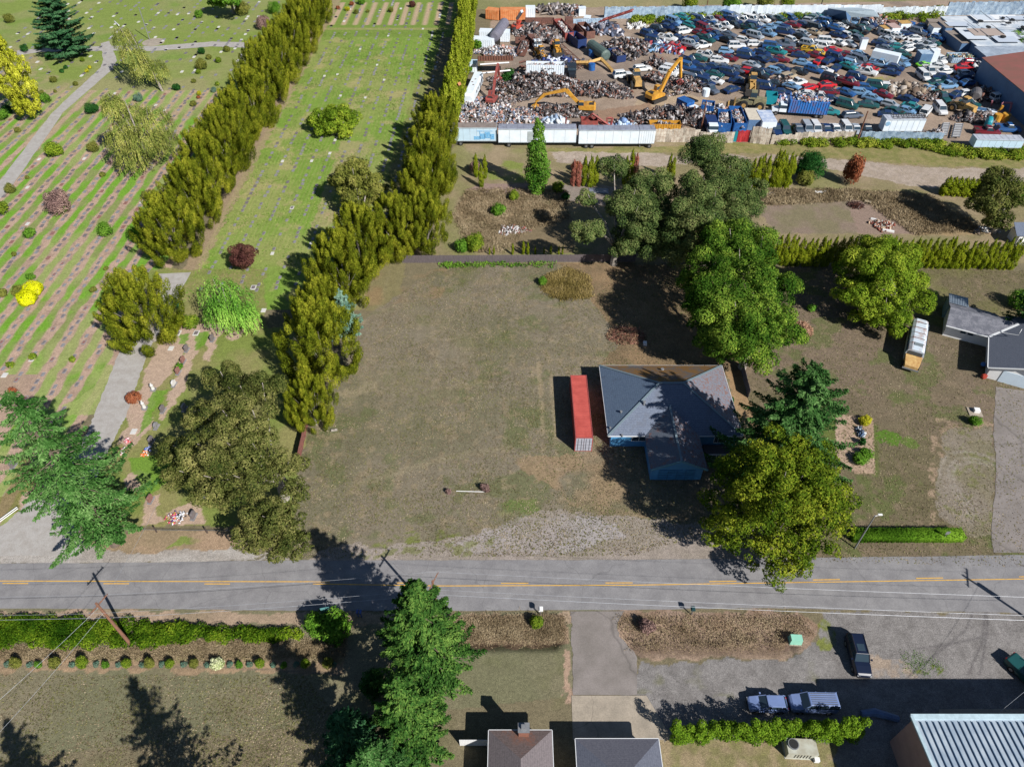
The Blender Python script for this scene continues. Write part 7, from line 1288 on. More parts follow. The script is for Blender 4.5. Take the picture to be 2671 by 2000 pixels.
skip('white container next to the large orange one', A, (890, 180), (985, 180), 2.6, 2.8, TW, lid=TW, name='container'); skip('long rust red channel beam trough behind the crane', A, (885, 245), (1185, 245), 2.0, 1.2, BRN); skip('rust brown box standing at the end of the beams', A, (1300, 300), (1378, 300), 2.6, 2.8, BRN, lid=BRN); skip('pale blue steel gantry beam lying in the north of the yard', A, (1385, 255), (1760, 240), .8, 1.2, FB)
skip('teal tipper box behind the faded loader', B, (1375, 1100), (1490, 1110), 2.8, 2.2, TEAL, z0=.8, ribs=False); skip('brown steel deck of an old flatbed', A, (780, 470), (905, 470), 2.4, .9, BRN, z0=.8); skip('rusty box below the brown flatbed', A, (840, 600), (890, 490), 2.2, 1.6, BRN, JD, z0=.3)
skip('small white crate on the debris field by the hedge', A, (20, 1190), (130, 1190), 2.0, 1.4, TW, lid=mat('scuffed_white', (216, 222, 232)), name='crate'); skip('white camper body on the west side, northern one', A, (410, 420), (720, 430), 2.8, 2.6, TW, lid=TW, name='camper_shell'); skip('white camper body on the west side, southern one', A, (340, 500), (560, 510), 2.8, 2.6, TW, lid=TW, name='camper_shell'); skip('white domed shelter beside the hedge conifers', A, (240, 740), (380, 745), 3.0, 2.2, TW, lid=LB, name='shelter')
skip('long white bus body with dark blue shaded side among the cars', C, (600, 640), (870, 700), 2.6, 2.9, TW, lid=TW, name='old_bus', ribs=False, cat='bus'); skip('white and blue box body standing south of the eastern cars', C, (1070, 670), (1190, 670), 3.0, 3.0, BW2, lid=FB, name='cargo_box', ribs=False); skip('white box body beside the blue one', C, (1200, 660), (1262, 660), 2.6, 3.2, TW, lid=TW, name='cargo_box', ribs=False); skip('flat rack of timber with green tarpaulins near the warehouse', C, (1410, 640), (1690, 640), 4.0, 1.4, FB, [(196, 176, 140), (70, 120, 160), (90, 120, 70), (214, 214, 210), (150, 120, 100)], n=300)
t = semi('white box trailer with a round emblem and a steel frame on its roof', C(700, 1420)[0], C(1112, 1420)[0], C(900, 1428)[1], 4, roofc=mat('pale_roof', (190, 196, 208), .6), wheels=(2,), hh=4.0, name='box_trailer'); mb = MB(); mb.cyl((-4, -1.36, 3.0), (-4, -1.33, 3.0), .55, .55, 16); mb.build('emblem', mat('emblem_blue', (150, 190, 220), .5), t)
mb = MB(); r = random.Random(4)
for k in range(3): mb.tube([(-3 + k * .2, -1 + k, 4.15), (5, -.6 + k * .8, 4.3)], .09, 4)
for k in range(7): mb.tube([(-3 + k * 1.2, -1, 4.2), (-2.4 + k * 1.2, 1.2, 4.5)], .07, 4)
mb.build('roof_frame', DARKM, t)
semi('white trailer with faded blue graffiti half buried in bramble', C(1655, 1590)[0], C(2150, 1600)[0], C(1900, 1600)[1], 3, roofc=mat('pale_roof', (190, 196, 208), .6), side=LB, wheels=(3,), hh=3.0, name='box_trailer', rz=-.05)
# --- travel trailer, boat, tanks
c, L_, rz = axis2(A, (400, 870), (290, 1120)); t = thing('travel_trailer', 'white travel trailer with rounded ends beside the white debris', 'caravan', c, rz); prof = lambda k, m: [(k, -1.25 * m, .6), (k, -1.25 * m, 2.6 * m), (k, -.95 * m, 3.1 * m), (k, .95 * m, 3.1 * m), (k, 1.25 * m, 2.6 * m), (k, 1.25 * m, .6)]
mb = MB(); h_ = L_ / 2; mb.loft([prof(-h_, .84), prof(-h_ + .5, 1), prof(h_ - .7, 1), prof(h_, .86)]); mb.build('body', TW, t); mb = MB(); [mb.box((x, 1.262, 1.9), (1.0, .04, .6)) for x in (-2, .5, 2.4)]; [mb.box((x, -1.262, 1.9), (1.0, .04, .6)) for x in (-2, .5, 2.4)]; mb.build('side_windows', GLASS, t)
for x, y in ((-2, .2), (-.2, -.3), (1.6, .3)): mb = MB(); mb.box((x, y, 3.15), (.4, .4, .12)); mb.build('roof_vent', mat('vent_grey', (150, 140, 140), .6), t)
for s in (-1, 1): mb = MB(); mb.cyl((0, s * 1.0, .4), (0, s * 1.27, .4), .4, .4, 12); mb.build('wheel', BLACK, t)
def tank(label, v, p, q, rr, z, m, name='tank'):
    c, L_, rz = axis2(v, p, q, z); t = thing(name, label, 'tank', c, rz); mb = MB(); h_ = L_ / 2; pts = [(-h_, .6), (-h_ + .25, .95), (-h_ + .5, 1), (h_ - .5, 1), (h_ - .25, .95), (h_, .6)]; mb.loft([[(x, rr * k * math.cos(a), z + rr * k * math.sin(a)) for a in np.linspace(0, 6.283, 17)[:-1]] for x, k in pts]); mb.build('shell', m, t, smooth=False)
    for x in (-h_ * .5, h_ * .5): mb = MB(); mb.box((x, 0, z / 2 - rr * .2), (.4, rr * 1.2, max(.2, z - rr * .5))); mb.build('cradle', DARKM, t)
tank('long grey green cylindrical tank lying among the scrap', A, (1570, 470), (1735, 590), 1.55, 1.8, GRN_); tank('grey silo tube leaning over the white campers', A, (670, 240), (560, 390), 1.5, 3.2, mat('silo_grey', (124, 122, 136), .5, 0, .2, 1)); tank('teal cylindrical tank in the south east of the yard', C, (1810, 1280), (1875, 1290), 1.4, 1.4, TEAL); tank('dark round tank at the brown frames', C, (1710, 960), (1710, 1010), 1.3, 1.3, mat('tank_grey', (110, 106, 108), .6))
for v, a, b_, m, lb in ((A, 1580, 590, BLU, 'blue barrel below the green tank, northern one'), (A, 1580, 735, BLU, 'blue barrel below the green tank, southern one'), (C, 1020, 300, BLU, 'blue drum beside the pale box'), (C, 1155, 385, BLU, 'tall blue drum at the small sheds'), (B, 745, 1095, TW, 'white cubic tank on top of the blue skips'), (C, 1915, 1270, YEL, 'yellow drum beside the teal tank'), (C, 2000, 1265, YEL, 'yellow round housing next to the blue pickup')):
    mb = MB(); mb.cyl((0, 0, 0), (0, 0, 1.7), .95, .95, 12); mb.cyl((0, 0, 1.7), (0, 0, 1.76), .8, .8, 12); o = mb.build('barrel', m); p = v(a, b_); o.location = (p[0], p[1], 2.2 if 'top' in lb else 0); tag(o, lb, 'barrel')
t = thing('motor_boat', 'white motor boat on the ground in the south east of the yard', 'boat', C(1800, 1190), -.35); mb = MB(); mb.loft([[(x, -w_, .9), (x, -w_ * .7, .2), (x, w_ * .7, .2), (x, w_, .9)] for x, w_ in ((-3, 1.0), (0, 1.15), (2, .9), (3.4, .1))]); mb.build('hull', TW, t); mb = MB(); mb.box((-1, 0, .95), (2.6, 1.5, .12)); mb.build('cockpit', mat('boat_blue', (70, 110, 150), .5), t); mb = MB(); mb.box((.5, 0, 1.15), (.1, 1.5, .4), ry=-.4); mb.build('windscreen', GLASS, t)
# --- machines
def excavator(label, p, rz, m, boom, scale=1.0, name='excavator', grab=REDM, cabm=None):
    """boom: joint points in the machine's own frame (x forward, z up)"""
    t = thing(name, label, 'excavator', p, rz); t.scale = (scale,) * 3
    for s in (-1, 1):
        mb = MB(); mb.side([(-2.2, .25), (-1.9, .05), (1.9, .05), (2.2, .25), (2.2, .65), (1.9, .9), (-1.9, .9), (-2.2, .65)], s * 1.15 - .3, s * 1.15 + .3); mb.build('track', DARKM, t)
    mb = MB(); mb.cyl((0, 0, .7), (0, 0, 1.1), 1.0, 1.0, 14); mb.build('turntable', DARKM, t)
    mb = MB(); mb.loft([[(x, -w_, 1.1), (x, -w_, h_), (x, w_, h_), (x, w_, 1.1)] for x, w_, h_ in ((-2.7, 1.1, 1.9), (-2.3, 1.35, 2.25), (-.6, 1.35, 2.2), (1.4, 1.3, 1.7))]); mb.build('body', m, t, bevel=.05)
    mb = MB(); mb.box((-1.7, .3, 2.3), (1.0, 1.1, .12)); mb.box((-2.2, -.6, 2.35), (.25, .25, .5)); mb.build('engine_cover', DARKM, t)
    mb = MB(); mb.box((.75, .8, 2.3), (1.3, .95, 1.5), taper=(.88, .92)); cb = mb.build('cab', cabm or m, t, bevel=.03); mb = MB(); mb.box((.8, .8, 2.5), (1.34, .97, .75), taper=(.9, .95)); mb.build('cab_glass', GLASS, cb)
    for i in range(len(boom) - 1):
        a, b_ = boom[i], boom[i + 1]; mb = MB(); d = math.hypot(b_[0] - a[0], b_[1] - a[1]); nx, nz = -(b_[1] - a[1]) / d, (b_[0] - a[0]) / d; w1, w2 = (.32, .42) if i == 0 else (.36, .2); mb.side([(a[0] + nx * w1, a[1] + nz * w1), (b_[0] + nx * w2, b_[1] + nz * w2), (b_[0] - nx * w2, b_[1] - nz * w2), (a[0] - nx * w1, a[1] - nz * w1)], -.28, .28); mb.build('boom' if i < len(boom) - 2 else 'stick', m, t)
    a = boom[-1]; mb = MB(); mb.cyl((a[0], 0, a[1]), (a[0], 0, a[1] - .5), .2); [mb.tube([(a[0], 0, a[1] - .4), (a[0] + .8 * math.cos(q), .8 * math.sin(q), a[1] - .9), (a[0] + .25 * math.cos(q), .25 * math.sin(q), a[1] - 1.7)], [.16, .2, .08], 5) for q in np.linspace(0, 5.2, 5)]; mb.build('grapple', grab, t); return t
ec = B(245, 1055); tip = B(500, 960); erz = math.atan2(tip[1] - ec[1], tip[0] - ec[0]); dd_ = math.hypot(tip[0] - ec[0], tip[1] - ec[1])
excavator('bright yellow excavator with raised arm beside the scrap heap', ec, erz, YEL, [(1.0, 1.8), (3.2, 5.6), (6.3, 8.0), (7.4, 3.4)], 1.12)
excavator('yellow excavator with its long arm stretched west over the debris', A(1500, 1180), math.pi - .1, YEL, [(1.0, 1.8), (4.5, 5.2), (9.5, 3.9), (11.5, 2.0)], 1.05, grab=YEL); excavator('faded red material handler with raised arm near the travel trailer', A(540, 1080), R_(75), REDM, [(1.0, 1.8), (3.0, 5.5), (6.0, 8.5), (7.2, 5.0)], .9)
def loader(label, p, rz, m, scale=1.0, bucket=None, name='wheel_loader'):
    t = thing(name, label, 'loader', p, rz); t.scale = (scale,) * 3; mb = MB(); mb.box((-1.6, 0, 1.5), (2.4, 1.5, 1.2), taper=(.9, .85)); mb.box((.6, 0, 1.1), (2.2, 1.2, .7)); mb.build('body', m, t, bevel=.04); mb = MB(); mb.box((-.2, 0, 2.6), (1.2, 1.3, 1.4), taper=(.9, .9)); c_ = mb.build('cab', m, t); mb = MB(); mb.box((-.2, 0, 2.7), (1.24, 1.34, .8), taper=(.94, .94)); mb.build('cab_glass', GLASS, c_)
    for x in (-1.7, 1.3):
        for s in (-1, 1): mb = MB(); mb.cyl((x, s * .85, .8), (x, s * 1.35, .8), .8, .8, 14); w_ = mb.build('wheel', BLACK, t); mb = MB(); mb.cyl((x, s * 1.3, .8), (x, s * 1.38, .8), .4, .4, 10); mb.build('rim', YTAN, w_)
    for s in (-1, 1): mb = MB(); mb.tube([(.6, s * .5, 1.7), (2.2, s * .5, 1.3), (3.0, s * .5, .7)], .14, 5); mb.build('lift_arm', m, t)
    mb = MB(); mb.side([(2.9, .2), (4.1, .15), (4.2, .3), (3.2, .35), (3.1, 1.1), (2.9, 1.2)], -1.4, 1.4); mb.build('bucket', bucket or DARKM, t); return t
loader('yellow wheel loader among the cars north of the truck', B(1240, 940), R_(-100), YTAN, 1.25); loader('faded green and tan wheel loader with raised scoop on the yard road', B(1230, 1130), R_(165), mat('faded_olive', (146, 136, 100), .7, 0, .3, 2, (110, 110, 88)), 1.3, YTAN); loader('tan wheel loader parked between the heaps and the white wagon', A(2035, 900), R_(95), YTAN, 1.3); loader('yellow wheel loader beside the silver vans in the east', C(1540, 1180), R_(120), YTAN, 1.2)
loader('yellow loader among the long steel frames in the west', A(1215, 560), R_(-80), YEL, 1.1); loader('old yellow loader parts at the foot of the lattice boom', A(1050, 610), R_(-60), YEL, 1.0)
def truck(label, p, rz, cabm, boxm=None, L_=8.0, hh=2.6, load=None, name='truck', ribs=True):
    t = thing(name, label, 'truck', p, rz); mb = MB(); mb.box((0, 0, .8), (L_, .9, .3)); mb.build('chassis', DARKM, t); h_ = L_ / 2; mb = MB(); mb.box((h_ - 2.2, 0, 1.9), (1.8, 2.3, 1.9), taper=(.86, .92)); c_ = mb.build('cab', cabm, t, bevel=.05); mb = MB(); mb.box((h_ - 2.15, 0, 2.25), (1.84, 2.34, .7), taper=(.9, .95)); mb.build('cab_glass', GLASS, c_)
    mb = MB(); mb.loft([[(h_ - 1.3, -.95, .8), (h_ - 1.3, -.95, 1.75), (h_ - 1.3, .95, 1.75), (h_ - 1.3, .95, .8)], [(h_ + .3, -.8, .8), (h_ + .3, -.75, 1.45), (h_ + .3, .75, 1.45), (h_ + .3, .8, .8)]]); mb.build('hood', cabm, t)
    for x in (h_ - .7, -h_ + 1.0, -h_ + 2.2):
        for s in (-1, 1): mb = MB(); mb.cyl((x, s * .85, .52), (x, s * 1.2, .52), .52, .52, 14); w_ = mb.build('wheel', BLACK, t); mb = MB(); mb.cyl((x, s * 1.17, .52), (x, s * 1.23, .52), .26, .26, 10); mb.build('rim', CHR, w_)
    if boxm is not None:
        bl2 = L_ - 3.4; bx_ = -h_ + bl2 / 2; mb = MB(); mb.box((bx_, 0, 1.05 + hh / 2), (bl2, 2.5, hh)); k = 0
        while ribs and k < bl2: [mb.box((bx_ - bl2 / 2 + k, s * 1.3, 1.05 + hh / 2), (.16, .1, hh)) for s in (-1, 1)]; k += .6
        mb.build('box', boxm, t)
        if load: o = rubble('load', 'x', (bx_, 0, 1.0 + hh), bl2 * .47, 1.1, .7, 260, load, 5, (.2, .6), stuff=False); o.parent = t; [o.__delitem__(k) for k in ('label', 'category')]; o['kind'] = 'stuff'
    return t
c, L_, rz = axis2(B, (1460, 1190), (2010, 1230)); truck('white truck carrying a long blue ribbed dumpster full of scrap', c, rz + math.pi, TW, mat('dumpster_blue_rusty', (40, 118, 196), .6, 0, .4, 1.2, (124, 92, 104), thr=.4), max(11, L_), 3.0, [(190, 120, 96), (206, 206, 206), (90, 130, 180), (150, 140, 140), (120, 90, 84)])
c, L_, rz = axis2(B, (480, 1160), (690, 1270)); truck('blue and white box truck beside the long scrap heap', c, rz, TW, BLU, max(7, L_), 2.4, ribs=False); truck('white truck cab parked nose to the fence', B(815, 1395), R_(-92), TW, mat('navy_box', (34, 58, 110)), 7, 1.8, ribs=False); truck('white truck with a lattice crane boom among the old machines', A(990, 500), R_(-75), TW, BRN, 8, 1.4)
truck('black truck parked east of the white dump trailer', A(1370, 790), R_(-92), mat('black_paint', (40, 46, 54), .35), mat('black_paint', (40, 46, 54), .35), 6, 1.2, ribs=False)
car('wagon', 'w', A(2110, 745), R_(12), label='white wagon parked at the western end of the northern car field', group=None); car('suv', 'w', A(1900, 815), R_(14), label='white off-roader with dented front beside the tan wheel loader'); car('van', 'w', B(415, 760), R_(-28), label='white van with a long roof, northern one above the excavator arm'); car('van', 'w', B(370, 800), R_(-28), .2, label='white van crushed against its white neighbour above the excavator arm')
# steel frames, beams and conveyors
def beams(name, label, m, segs, v, r_=.22, cat='steel frame', lattice=0):
    t = thing(name, label, cat, v(*segs[0][0][:2])); o_ = t.location; mb = MB()
    for (a, b_) in segs:
        p, q = v(a[0], a[1], a[2]), v(b_[0], b_[1], b_[2]); P_, Q_ = Vector((p[0] - o_.x, p[1] - o_.y, a[2])), Vector((q[0] - o_.x, q[1] - o_.y, b_[2]))
        if lattice:
            sd_ = (Q_ - P_).cross(Vector((0, 0, 1))).normalized() * lattice; [mb.tube([P_ + sd_ * s, Q_ + sd_ * s], r_ * .5, 4) for s in (-1, 1)]; n = max(2, int((Q_ - P_).length / 1.3)); [mb.tube([P_.lerp(Q_, k / n) + sd_ * (1 if k % 2 else -1), P_.lerp(Q_, (k + 1) / n) + sd_ * (-1 if k % 2 else 1)], r_ * .35, 4) for k in range(n)]
        else: mb.tube([P_, Q_], r_, 4)
    mb.build('steelwork', m, t); return t
beams('conveyor', 'long red conveyor raised towards the north east', REDM, [((1660, 225, .8), (2015, 110, 5))], A, .45, lattice=.9); beams('lattice_boom', 'rusty lattice beams lying across the middle of the old machines', BRN, [((1250, 470, 1.2), (1440, 640, 1)), ((1230, 520, .6), (1470, 720, .6))], A, .26, lattice=.7)
beams('lattice_boom', 'grey lattice crane boom resting on the white truck', OLD, [((1000, 350, 4), (1085, 590, 2))], A, .24, lattice=.6); beams('digger_boom', 'detached pale yellow digger arm lying below the green tank', YTAN, [((1420, 660, 1), (1550, 660, 1.2)), ((1550, 660, 1.2), (1680, 620, 1.6)), ((1680, 620, 1.6), (1740, 680, 1)), ((1740, 680, 1), (1800, 745, .6)), ((1540, 690, .6), (1560, 640, 1))], A, .5)
beams('steel_gantry', 'bright red steel frame behind the trailers', REDM, [((1465, 1290, .6), (1590, 1195, 3.5)), ((1590, 1195, 3.5), (1770, 1320, .8)), ((1740, 1240, 2), (1745, 1340, .5)), ((1800, 1240, 2), (1780, 1345, .5)), ((1745, 1240, 2), (1800, 1240, 2)), ((1600, 1230, 2), (1740, 1330, .6))], A, .26)
skip('red steel bin under the bright red frame', A, (1465, 1345), (1635, 1345), 2.4, 2.2, REDM, ribs=False); beams('steel_gantry', 'low red steel skid west of the red bin', REDM, [((1310, 1340, .6), (1415, 1335, .6)), ((1310, 1300, 1.2), (1315, 1240, 3)), ((1415, 1300, .6), (1415, 1345, .6))], A, .22)
beams('steel_rack', 'steel rack of axles on the yard road, western one', STEEL, [((1325, 1425, .5), (1365, 1295, .5)), ((1395, 1425, .5), (1430, 1295, .5))] + [((1330 + 5 * k, 1415 - 17 * k, .55), (1400 + 4 * k, 1415 - 17 * k, .55)) for k in range(8)], C, .2); beams('steel_rack', 'steel rack of axles on the yard road, eastern one', STEEL, [((1455, 1440, .5), (1490, 1300, .5)), ((1530, 1440, .5), (1570, 1300, .5))] + [((1460 + 4 * k, 1430 - 18 * k, .55), (1535 + 4 * k, 1430 - 18 * k, .55)) for k in range(8)], C, .2)
beams('farm_machine', 'pink and yellow machine frame in front of the blue hall', mat('pink_steel', (190, 120, 130), .6), [((1960, 1200, .4), (1990, 1080, 2.5)), ((1990, 1080, 2.5), (2085, 1080, 2.5)), ((2085, 1080, 2.5), (2060, 1180, .4)), ((1870, 1110, .5), (1880, 1060, 2))], C, .24); beams('farm_machine', 'yellow bent arm inside the pink machine frame', YEL, [((1920, 1190, .4), (1965, 1150, 1.5)), ((1965, 1150, 1.5), (1990, 1110, 2.5)), ((1925, 1200, .6), (1990, 1200, .6))], C, .35)
beams('farm_machine', 'rusty farm frame north of the white wagon on the ramp', BRN, [((1770, 980, .8), (1940, 930, .8)), ((1775, 1010, .6), (1935, 985, .6)), ((1790, 930, 1.5), (1800, 1000, .6)), ((1860, 915, 1.8), (1870, 990, .6)), ((1920, 910, 1.8), (1940, 985, .6))], C, .3); beams('carport', 'white posts and rails of the rusty roof rack', WHITEP, [((440, 770, 0), (440, 770, 4)), ((725, 740, 0), (725, 740, 4)), ((440, 770, 4), (725, 740, 4)), ((410, 680, 4), (715, 660, 4))], A, .2)
beams('drill_mast', 'orange timber like mast and drum at the hedge edge', mat('mast_orange', (206, 138, 90), .7), [((190, 880, 0), (195, 880, 8)), ((215, 890, 0), (215, 890, 3.5)), ((240, 900, 0), (240, 900, 3.2))], A, .5); beams('farm_machine', 'tall brown machine standing west of the dump trailer', BRN, [((850, 690, 0), (845, 690, 4)), ((880, 700, 0), (885, 700, 3)), ((820, 700, .5), (900, 700, .5)), ((820, 660, 3), (890, 640, 3.4))], A, .3)
beams('steel_truss', 'pale angled steel frame at the north edge of the yard', OLD, [((1030, 130, .5), (1130, 50, 3)), ((1050, 150, .5), (1170, 130, .6)), ((1130, 60, 3), (1180, 150, .5))], A, .3)
boxb('truck_cab', 'white truck cab body at the north edge of the yard', A, (1445, 70), (1515, 68), (1520, 85), 2.4, TW, TW, 'truck cab'); boxb('truck_cab', 'white cube lying in the northern weeds', A, (1510, 160), (1570, 165), (1565, 195), 1.6, TW, TW, 'box'); boxb('truck_cab', 'white chest freezer standing at the heap', A, (1930, 395), (1990, 390), (1995, 420), 1.5, TW, TW, 'box')
c = A(570, 620, 4); mb = MB(); mb.box((0, 0, 4.1), (9.5, 3.2, .12)); [mb.box((-4.4 + k * .7, 0, 4.25), (.35, 3.0, .16)) for k in range(14)]; o = mb.build('slatted_rack', RUST); o.location = (c[0], c[1], 0); o.rotation_euler = (0, 0, .03); tag(o, 'rusty slatted roof rack on white posts', 'rack')
excavator('orange red crane machine with pale boom at the north of the yard', A(815, 320), R_(50), mat('crane_red', (196, 84, 66), .5), [(0, 1.8), (.8, 2.6), (1.2, 3.0)], .85, grab=DARKM); beams('crane_jib', 'pale blue crane boom with a red tip pointing up over the north fence', mat('jib_blue', (170, 196, 220), .4), [((800, 200, 2.5), (850, 120, 7))], A, .5)
# heaps of scrap
hp = [(A, 330, 1160, 11, 9, 1.2, 3200, JL, 'white and grey debris field beside the travel trailer', (.2, .7)), (A, 720, 1230, 10, 6, 1.2, 1900, JL, 'pale debris heap north of the narrow tree', (.2, .7)), (A, 980, 920, 15, 9, 3.2, 4200, JD + [(190, 190, 196)], 'largest dark scrap heap in the middle of the yard', (.2, .8)), (A, 1250, 1190, 9, 5, 1.8, 1300, JD, 'dark scrap heap under the long yellow arm', (.2, .7)),
      (A, 1640, 960, 10, 6, 1.8, 1700, JD + [(206, 206, 212)], 'scattered scrap heap south of the dented off-roader', (.2, .8)), (A, 1850, 960, 5, 4, 1.0, 600, JD, 'small scrap heap beside the tan wheel loader', (.2, .7)), (A, 620, 560, 9, 4, 1.6, 1200, JL, 'white junk heap above the rusty roof rack', (.2, .8)), (A, 1960, 520, 9, 8, 2.6, 1800, JD + [(70, 110, 160), (180, 180, 190)], 'dark heap with blue pieces west of the car field', (.2, .9)),
      (B, 430, 1270, 15, 5.5, 3.4, 3200, JD, 'long dark scrap heap behind the yellow hopper', (.2, .8)), (B, 520, 930, 7, 5.5, 3.0, 1500, JD, 'dark scrap heap under the excavator grapple', (.2, .7)), (B, 250, 690, 3.5, 2.8, 2.6, 500, JD + [(60, 130, 130), (190, 190, 200)], 'pile of crushed engines and a green car body', (.3, .9)), (B, 250, 840, 4.5, 3, 1.8, 500, JD + [(170, 90, 80)], 'scrap pile west of the excavator arm', (.3, .8)),
      (A, 1950, 1310, 5, 2.4, 1.4, 500, JD, 'dark scrap behind the last trailer', (.3, .8)), (A, 1180, 1300, 3.5, 2, 1.2, 160, [(196, 214, 232), (150, 170, 196), (206, 210, 214)], 'pale blue sheets stacked behind the trailers', (.8, 1.6)), (A, 1890, 1330, 3.0, 1.4, 1.2, 100, [(196, 214, 232), (120, 150, 196)], 'pale blue sheets behind the longest trailer', (.8, 1.4)), (A, 940, 330, 7, 5, 1.8, 700, JD + [(190, 90, 60)], 'rusty parts beside the crane', (.4, 1.4)),
      (A, 1130, 400, 9, 7, 1.6, 900, JD + [(110, 90, 80), (90, 110, 90)], 'tangle of old machine parts in the north west', (.5, 1.6)), (A, 1700, 330, 7, 5, 1.4, 600, [(86, 96, 120), (60, 66, 84), (130, 130, 140), (190, 190, 200), (120, 90, 80)], 'long blue grey steel lying north of the green tank', (.6, 1.8)), (A, 1240, 120, 10, 5, 1.6, 600, JD + [(190, 190, 196)], 'dark junk along the north edge', (.5, 1.5)), (A, 1240, 660, 7, 2, 1.2, 300, [(40, 60, 120), (200, 206, 220), (60, 60, 70)], 'blue tarpaulin covered junk behind the dump trailer', (.5, 1.6)),
      (B, 870, 1180, 5, 2.6, 1.6, 400, JL, 'mixed scrap piled over the blue skip', (.3, .9)), (B, 1720, 1060, 8, 2.5, 1.5, 400, [(70, 110, 170), (200, 206, 220), (150, 120, 130), (60, 70, 90)], 'blue and white scrap spilling behind the dumpster truck', (.4, 1.2)), (C, 1000, 960, 9, 5, 1.2, 500, [(110, 92, 78), (150, 132, 112), (84, 72, 66), (176, 166, 156)], 'stack of brown poles and frames in the eastern yard', (.4, 1.8)), (C, 1850, 1010, 7, 6, 1.6, 500, JD + [(190, 170, 120)], 'rusty parts around the farm frame', (.4, 1.2)),
      (C, 1700, 1250, 6, 3.5, 1.4, 500, JD, 'dark machine parts west of the teal tank', (.4, 1.2)), (C, 1220, 1030, 4.5, 3.5, 1.3, 350, JD + [(176, 170, 166)], 'engine parts between the poles and the green pickup', (.3, 1.0)), (C, 580, 230, 9, 6, 1.6, 700, JL, 'mixed junk in front of the open shed', (.4, 1.2)), (C, 1120, 330, 6, 5, 1.8, 500, JL, 'pale junk between the boxes and the small sheds', (.4, 1.1)), (C, 1300, 400, 7, 6, 1.4, 500, JD, 'dark junk below the open fronted shed', (.4, 1.2)), (C, 1780, 740, 4.5, 3.5, 1.8, 350, [(196, 196, 200), (90, 90, 110), (60, 60, 70)], 'white framed junk at the blue hall wall', (.5, 1.4)),
      (B, 320, 520, 7, 4, 1.5, 500, [(70, 100, 150), (200, 206, 214), (60, 66, 84), (150, 60, 66)], 'car parts at the west end of the car field', (.5, 1.4)), (B, 1550, 870, 5, 3, 1.2, 300, JD + [(100, 140, 180)], 'stripped car parts south of the middle car field', (.4, 1.2)), (C, 1250, 1400, 5, 1, .9, 140, JD, 'dark parts beside the white box trailer', (.3, .8)), (B, 40, 290, 4, 2, 1.0, 80, [(214, 214, 214), (180, 180, 180)], 'white blocks stacked at the north west of the car field', (.7, 1.2))]
for i, (v, a, b_, rx, ry, h_, n, cols_, lb, sz) in enumerate(hp): rubble('scrap_heap', lb, v(a, b_), rx, ry, h_, n, cols_, 100 + i, sz, cat='scrap heap', power=.8)
for (a, b_, rr, cm) in ((20, 830, 3.0, 0), (2120, 470, 6.5, 1)):
    pass
cover('undergrowth', 'green thicket at the right edge beyond the warehouse roofs', scatter([C(2000, 450), C(2300, 360), C(2400, 700), C(2212, 600)], 26, 9), F_GRN, 10, (1.2, 2.2), 6, .5)
# small weeds and trees in and behind the yard
for (v, a, b_, rd, cm, lb) in ((B, 590, 110, 3.0, F_BRAM, 'yellow green tree rising behind the north fence, western one'), (B, 1010, 150, 3.4, F_GRN, 'dark green bush over the north fence'), (B, 1380, 110, 3.2, F_OLV, 'brown green tree behind the north fence'), (B, 1600, 110, 2.8, F_BRAM, 'yellow green tree rising behind the north fence, eastern one'), (B, 1700, 1365, .9, F_GRN, 'small sapling between the parked vans'), (A, 385, 520, 1.6, F_GRN, 'green sapling between the white campers'), (A, 310, 760, 1.2, F_GRN, 'green weed clump beside the white shelter'), (A, 700, 880, 2.2, F_DKG, 'dark green bush at the west end of the largest heap')): shrub(v(a, b_), rd, cm, lb, hh=rd * 1.8)
# ================================================================ CEMETERY STONES
SG = mat('stone_grey', (150, 148, 150), .6, 0, .3, 3, (120, 118, 120)); SD = mat('stone_dark', (128, 120, 122), .45, 0, .3, 3); SR = mat('stone_red', (154, 112, 102), .5, 0, .3, 3, (128, 92, 86)); SWH = mat('stone_white', (214, 212, 208), .6, 0, .1)
def marker_mesh(m, w_, l_, rim):
    mb = MB(); mb.box((0, 0, .045), (w_, l_, .09), rim and 1 or 0)
    if rim: mb.box((0, 0, .075), (w_ * .72, l_ * .76, .1), 0, taper=(.9, .9))
    return mb.mesh('grave_marker', [m, SWH if rim == 1 else SG])
MK = {'grey': marker_mesh(SG, .5, .85, 0), 'dark': marker_mesh(SD, .52, 1.0, 2), 'reddish': marker_mesh(SR, .55, 1.0, 2), 'white rimmed': marker_mesh(SD, .7, 1.15, 1), 'pale': marker_mesh(SWH, .6, .9, 0)}
r = random.Random(12); mk = []
for k in range(0, 26):
    x = -67.0 - 3.3 * k; y = 62
    while y < 186:
        y += r.choice([1.35, 1.35, 1.6, 2.0, 2.6, 3.4])
        if abs(x + 112) < 3 or (x < -66 and y < 68 + (-66 - x) * .2): continue
        mk.append((x + r.uniform(-.25, .25), y, r.choices(['grey', 'dark', 'reddish', 'white rimmed', 'pale'], [8, 8, 2.0, .3, .12])[0], 'soil'))
for k in range(11):
    x = -55.4 + 3.3 * k; y = 100
    while y < 228:
        y += r.choice([1.5, 1.5, 1.7, 2.2, 3.2, 5.0]);
        if x > -29 and y < 122: continue
        mk.append((x + (y - 100) * .012 + r.uniform(-.1, .1), y, r.choices(['grey', 'dark', 'white rimmed', 'pale'], [8, 5, .35, .25])[0], 'lawn'))
mk = [m for m in mk if abs(m[0]) / max(1, (m[1] * _c + CH * _s)) < .74]; mk.sort(key=lambda m: m[0] ** 2 + m[1] ** 2 + CH ** 2); out = {}
rows = {}
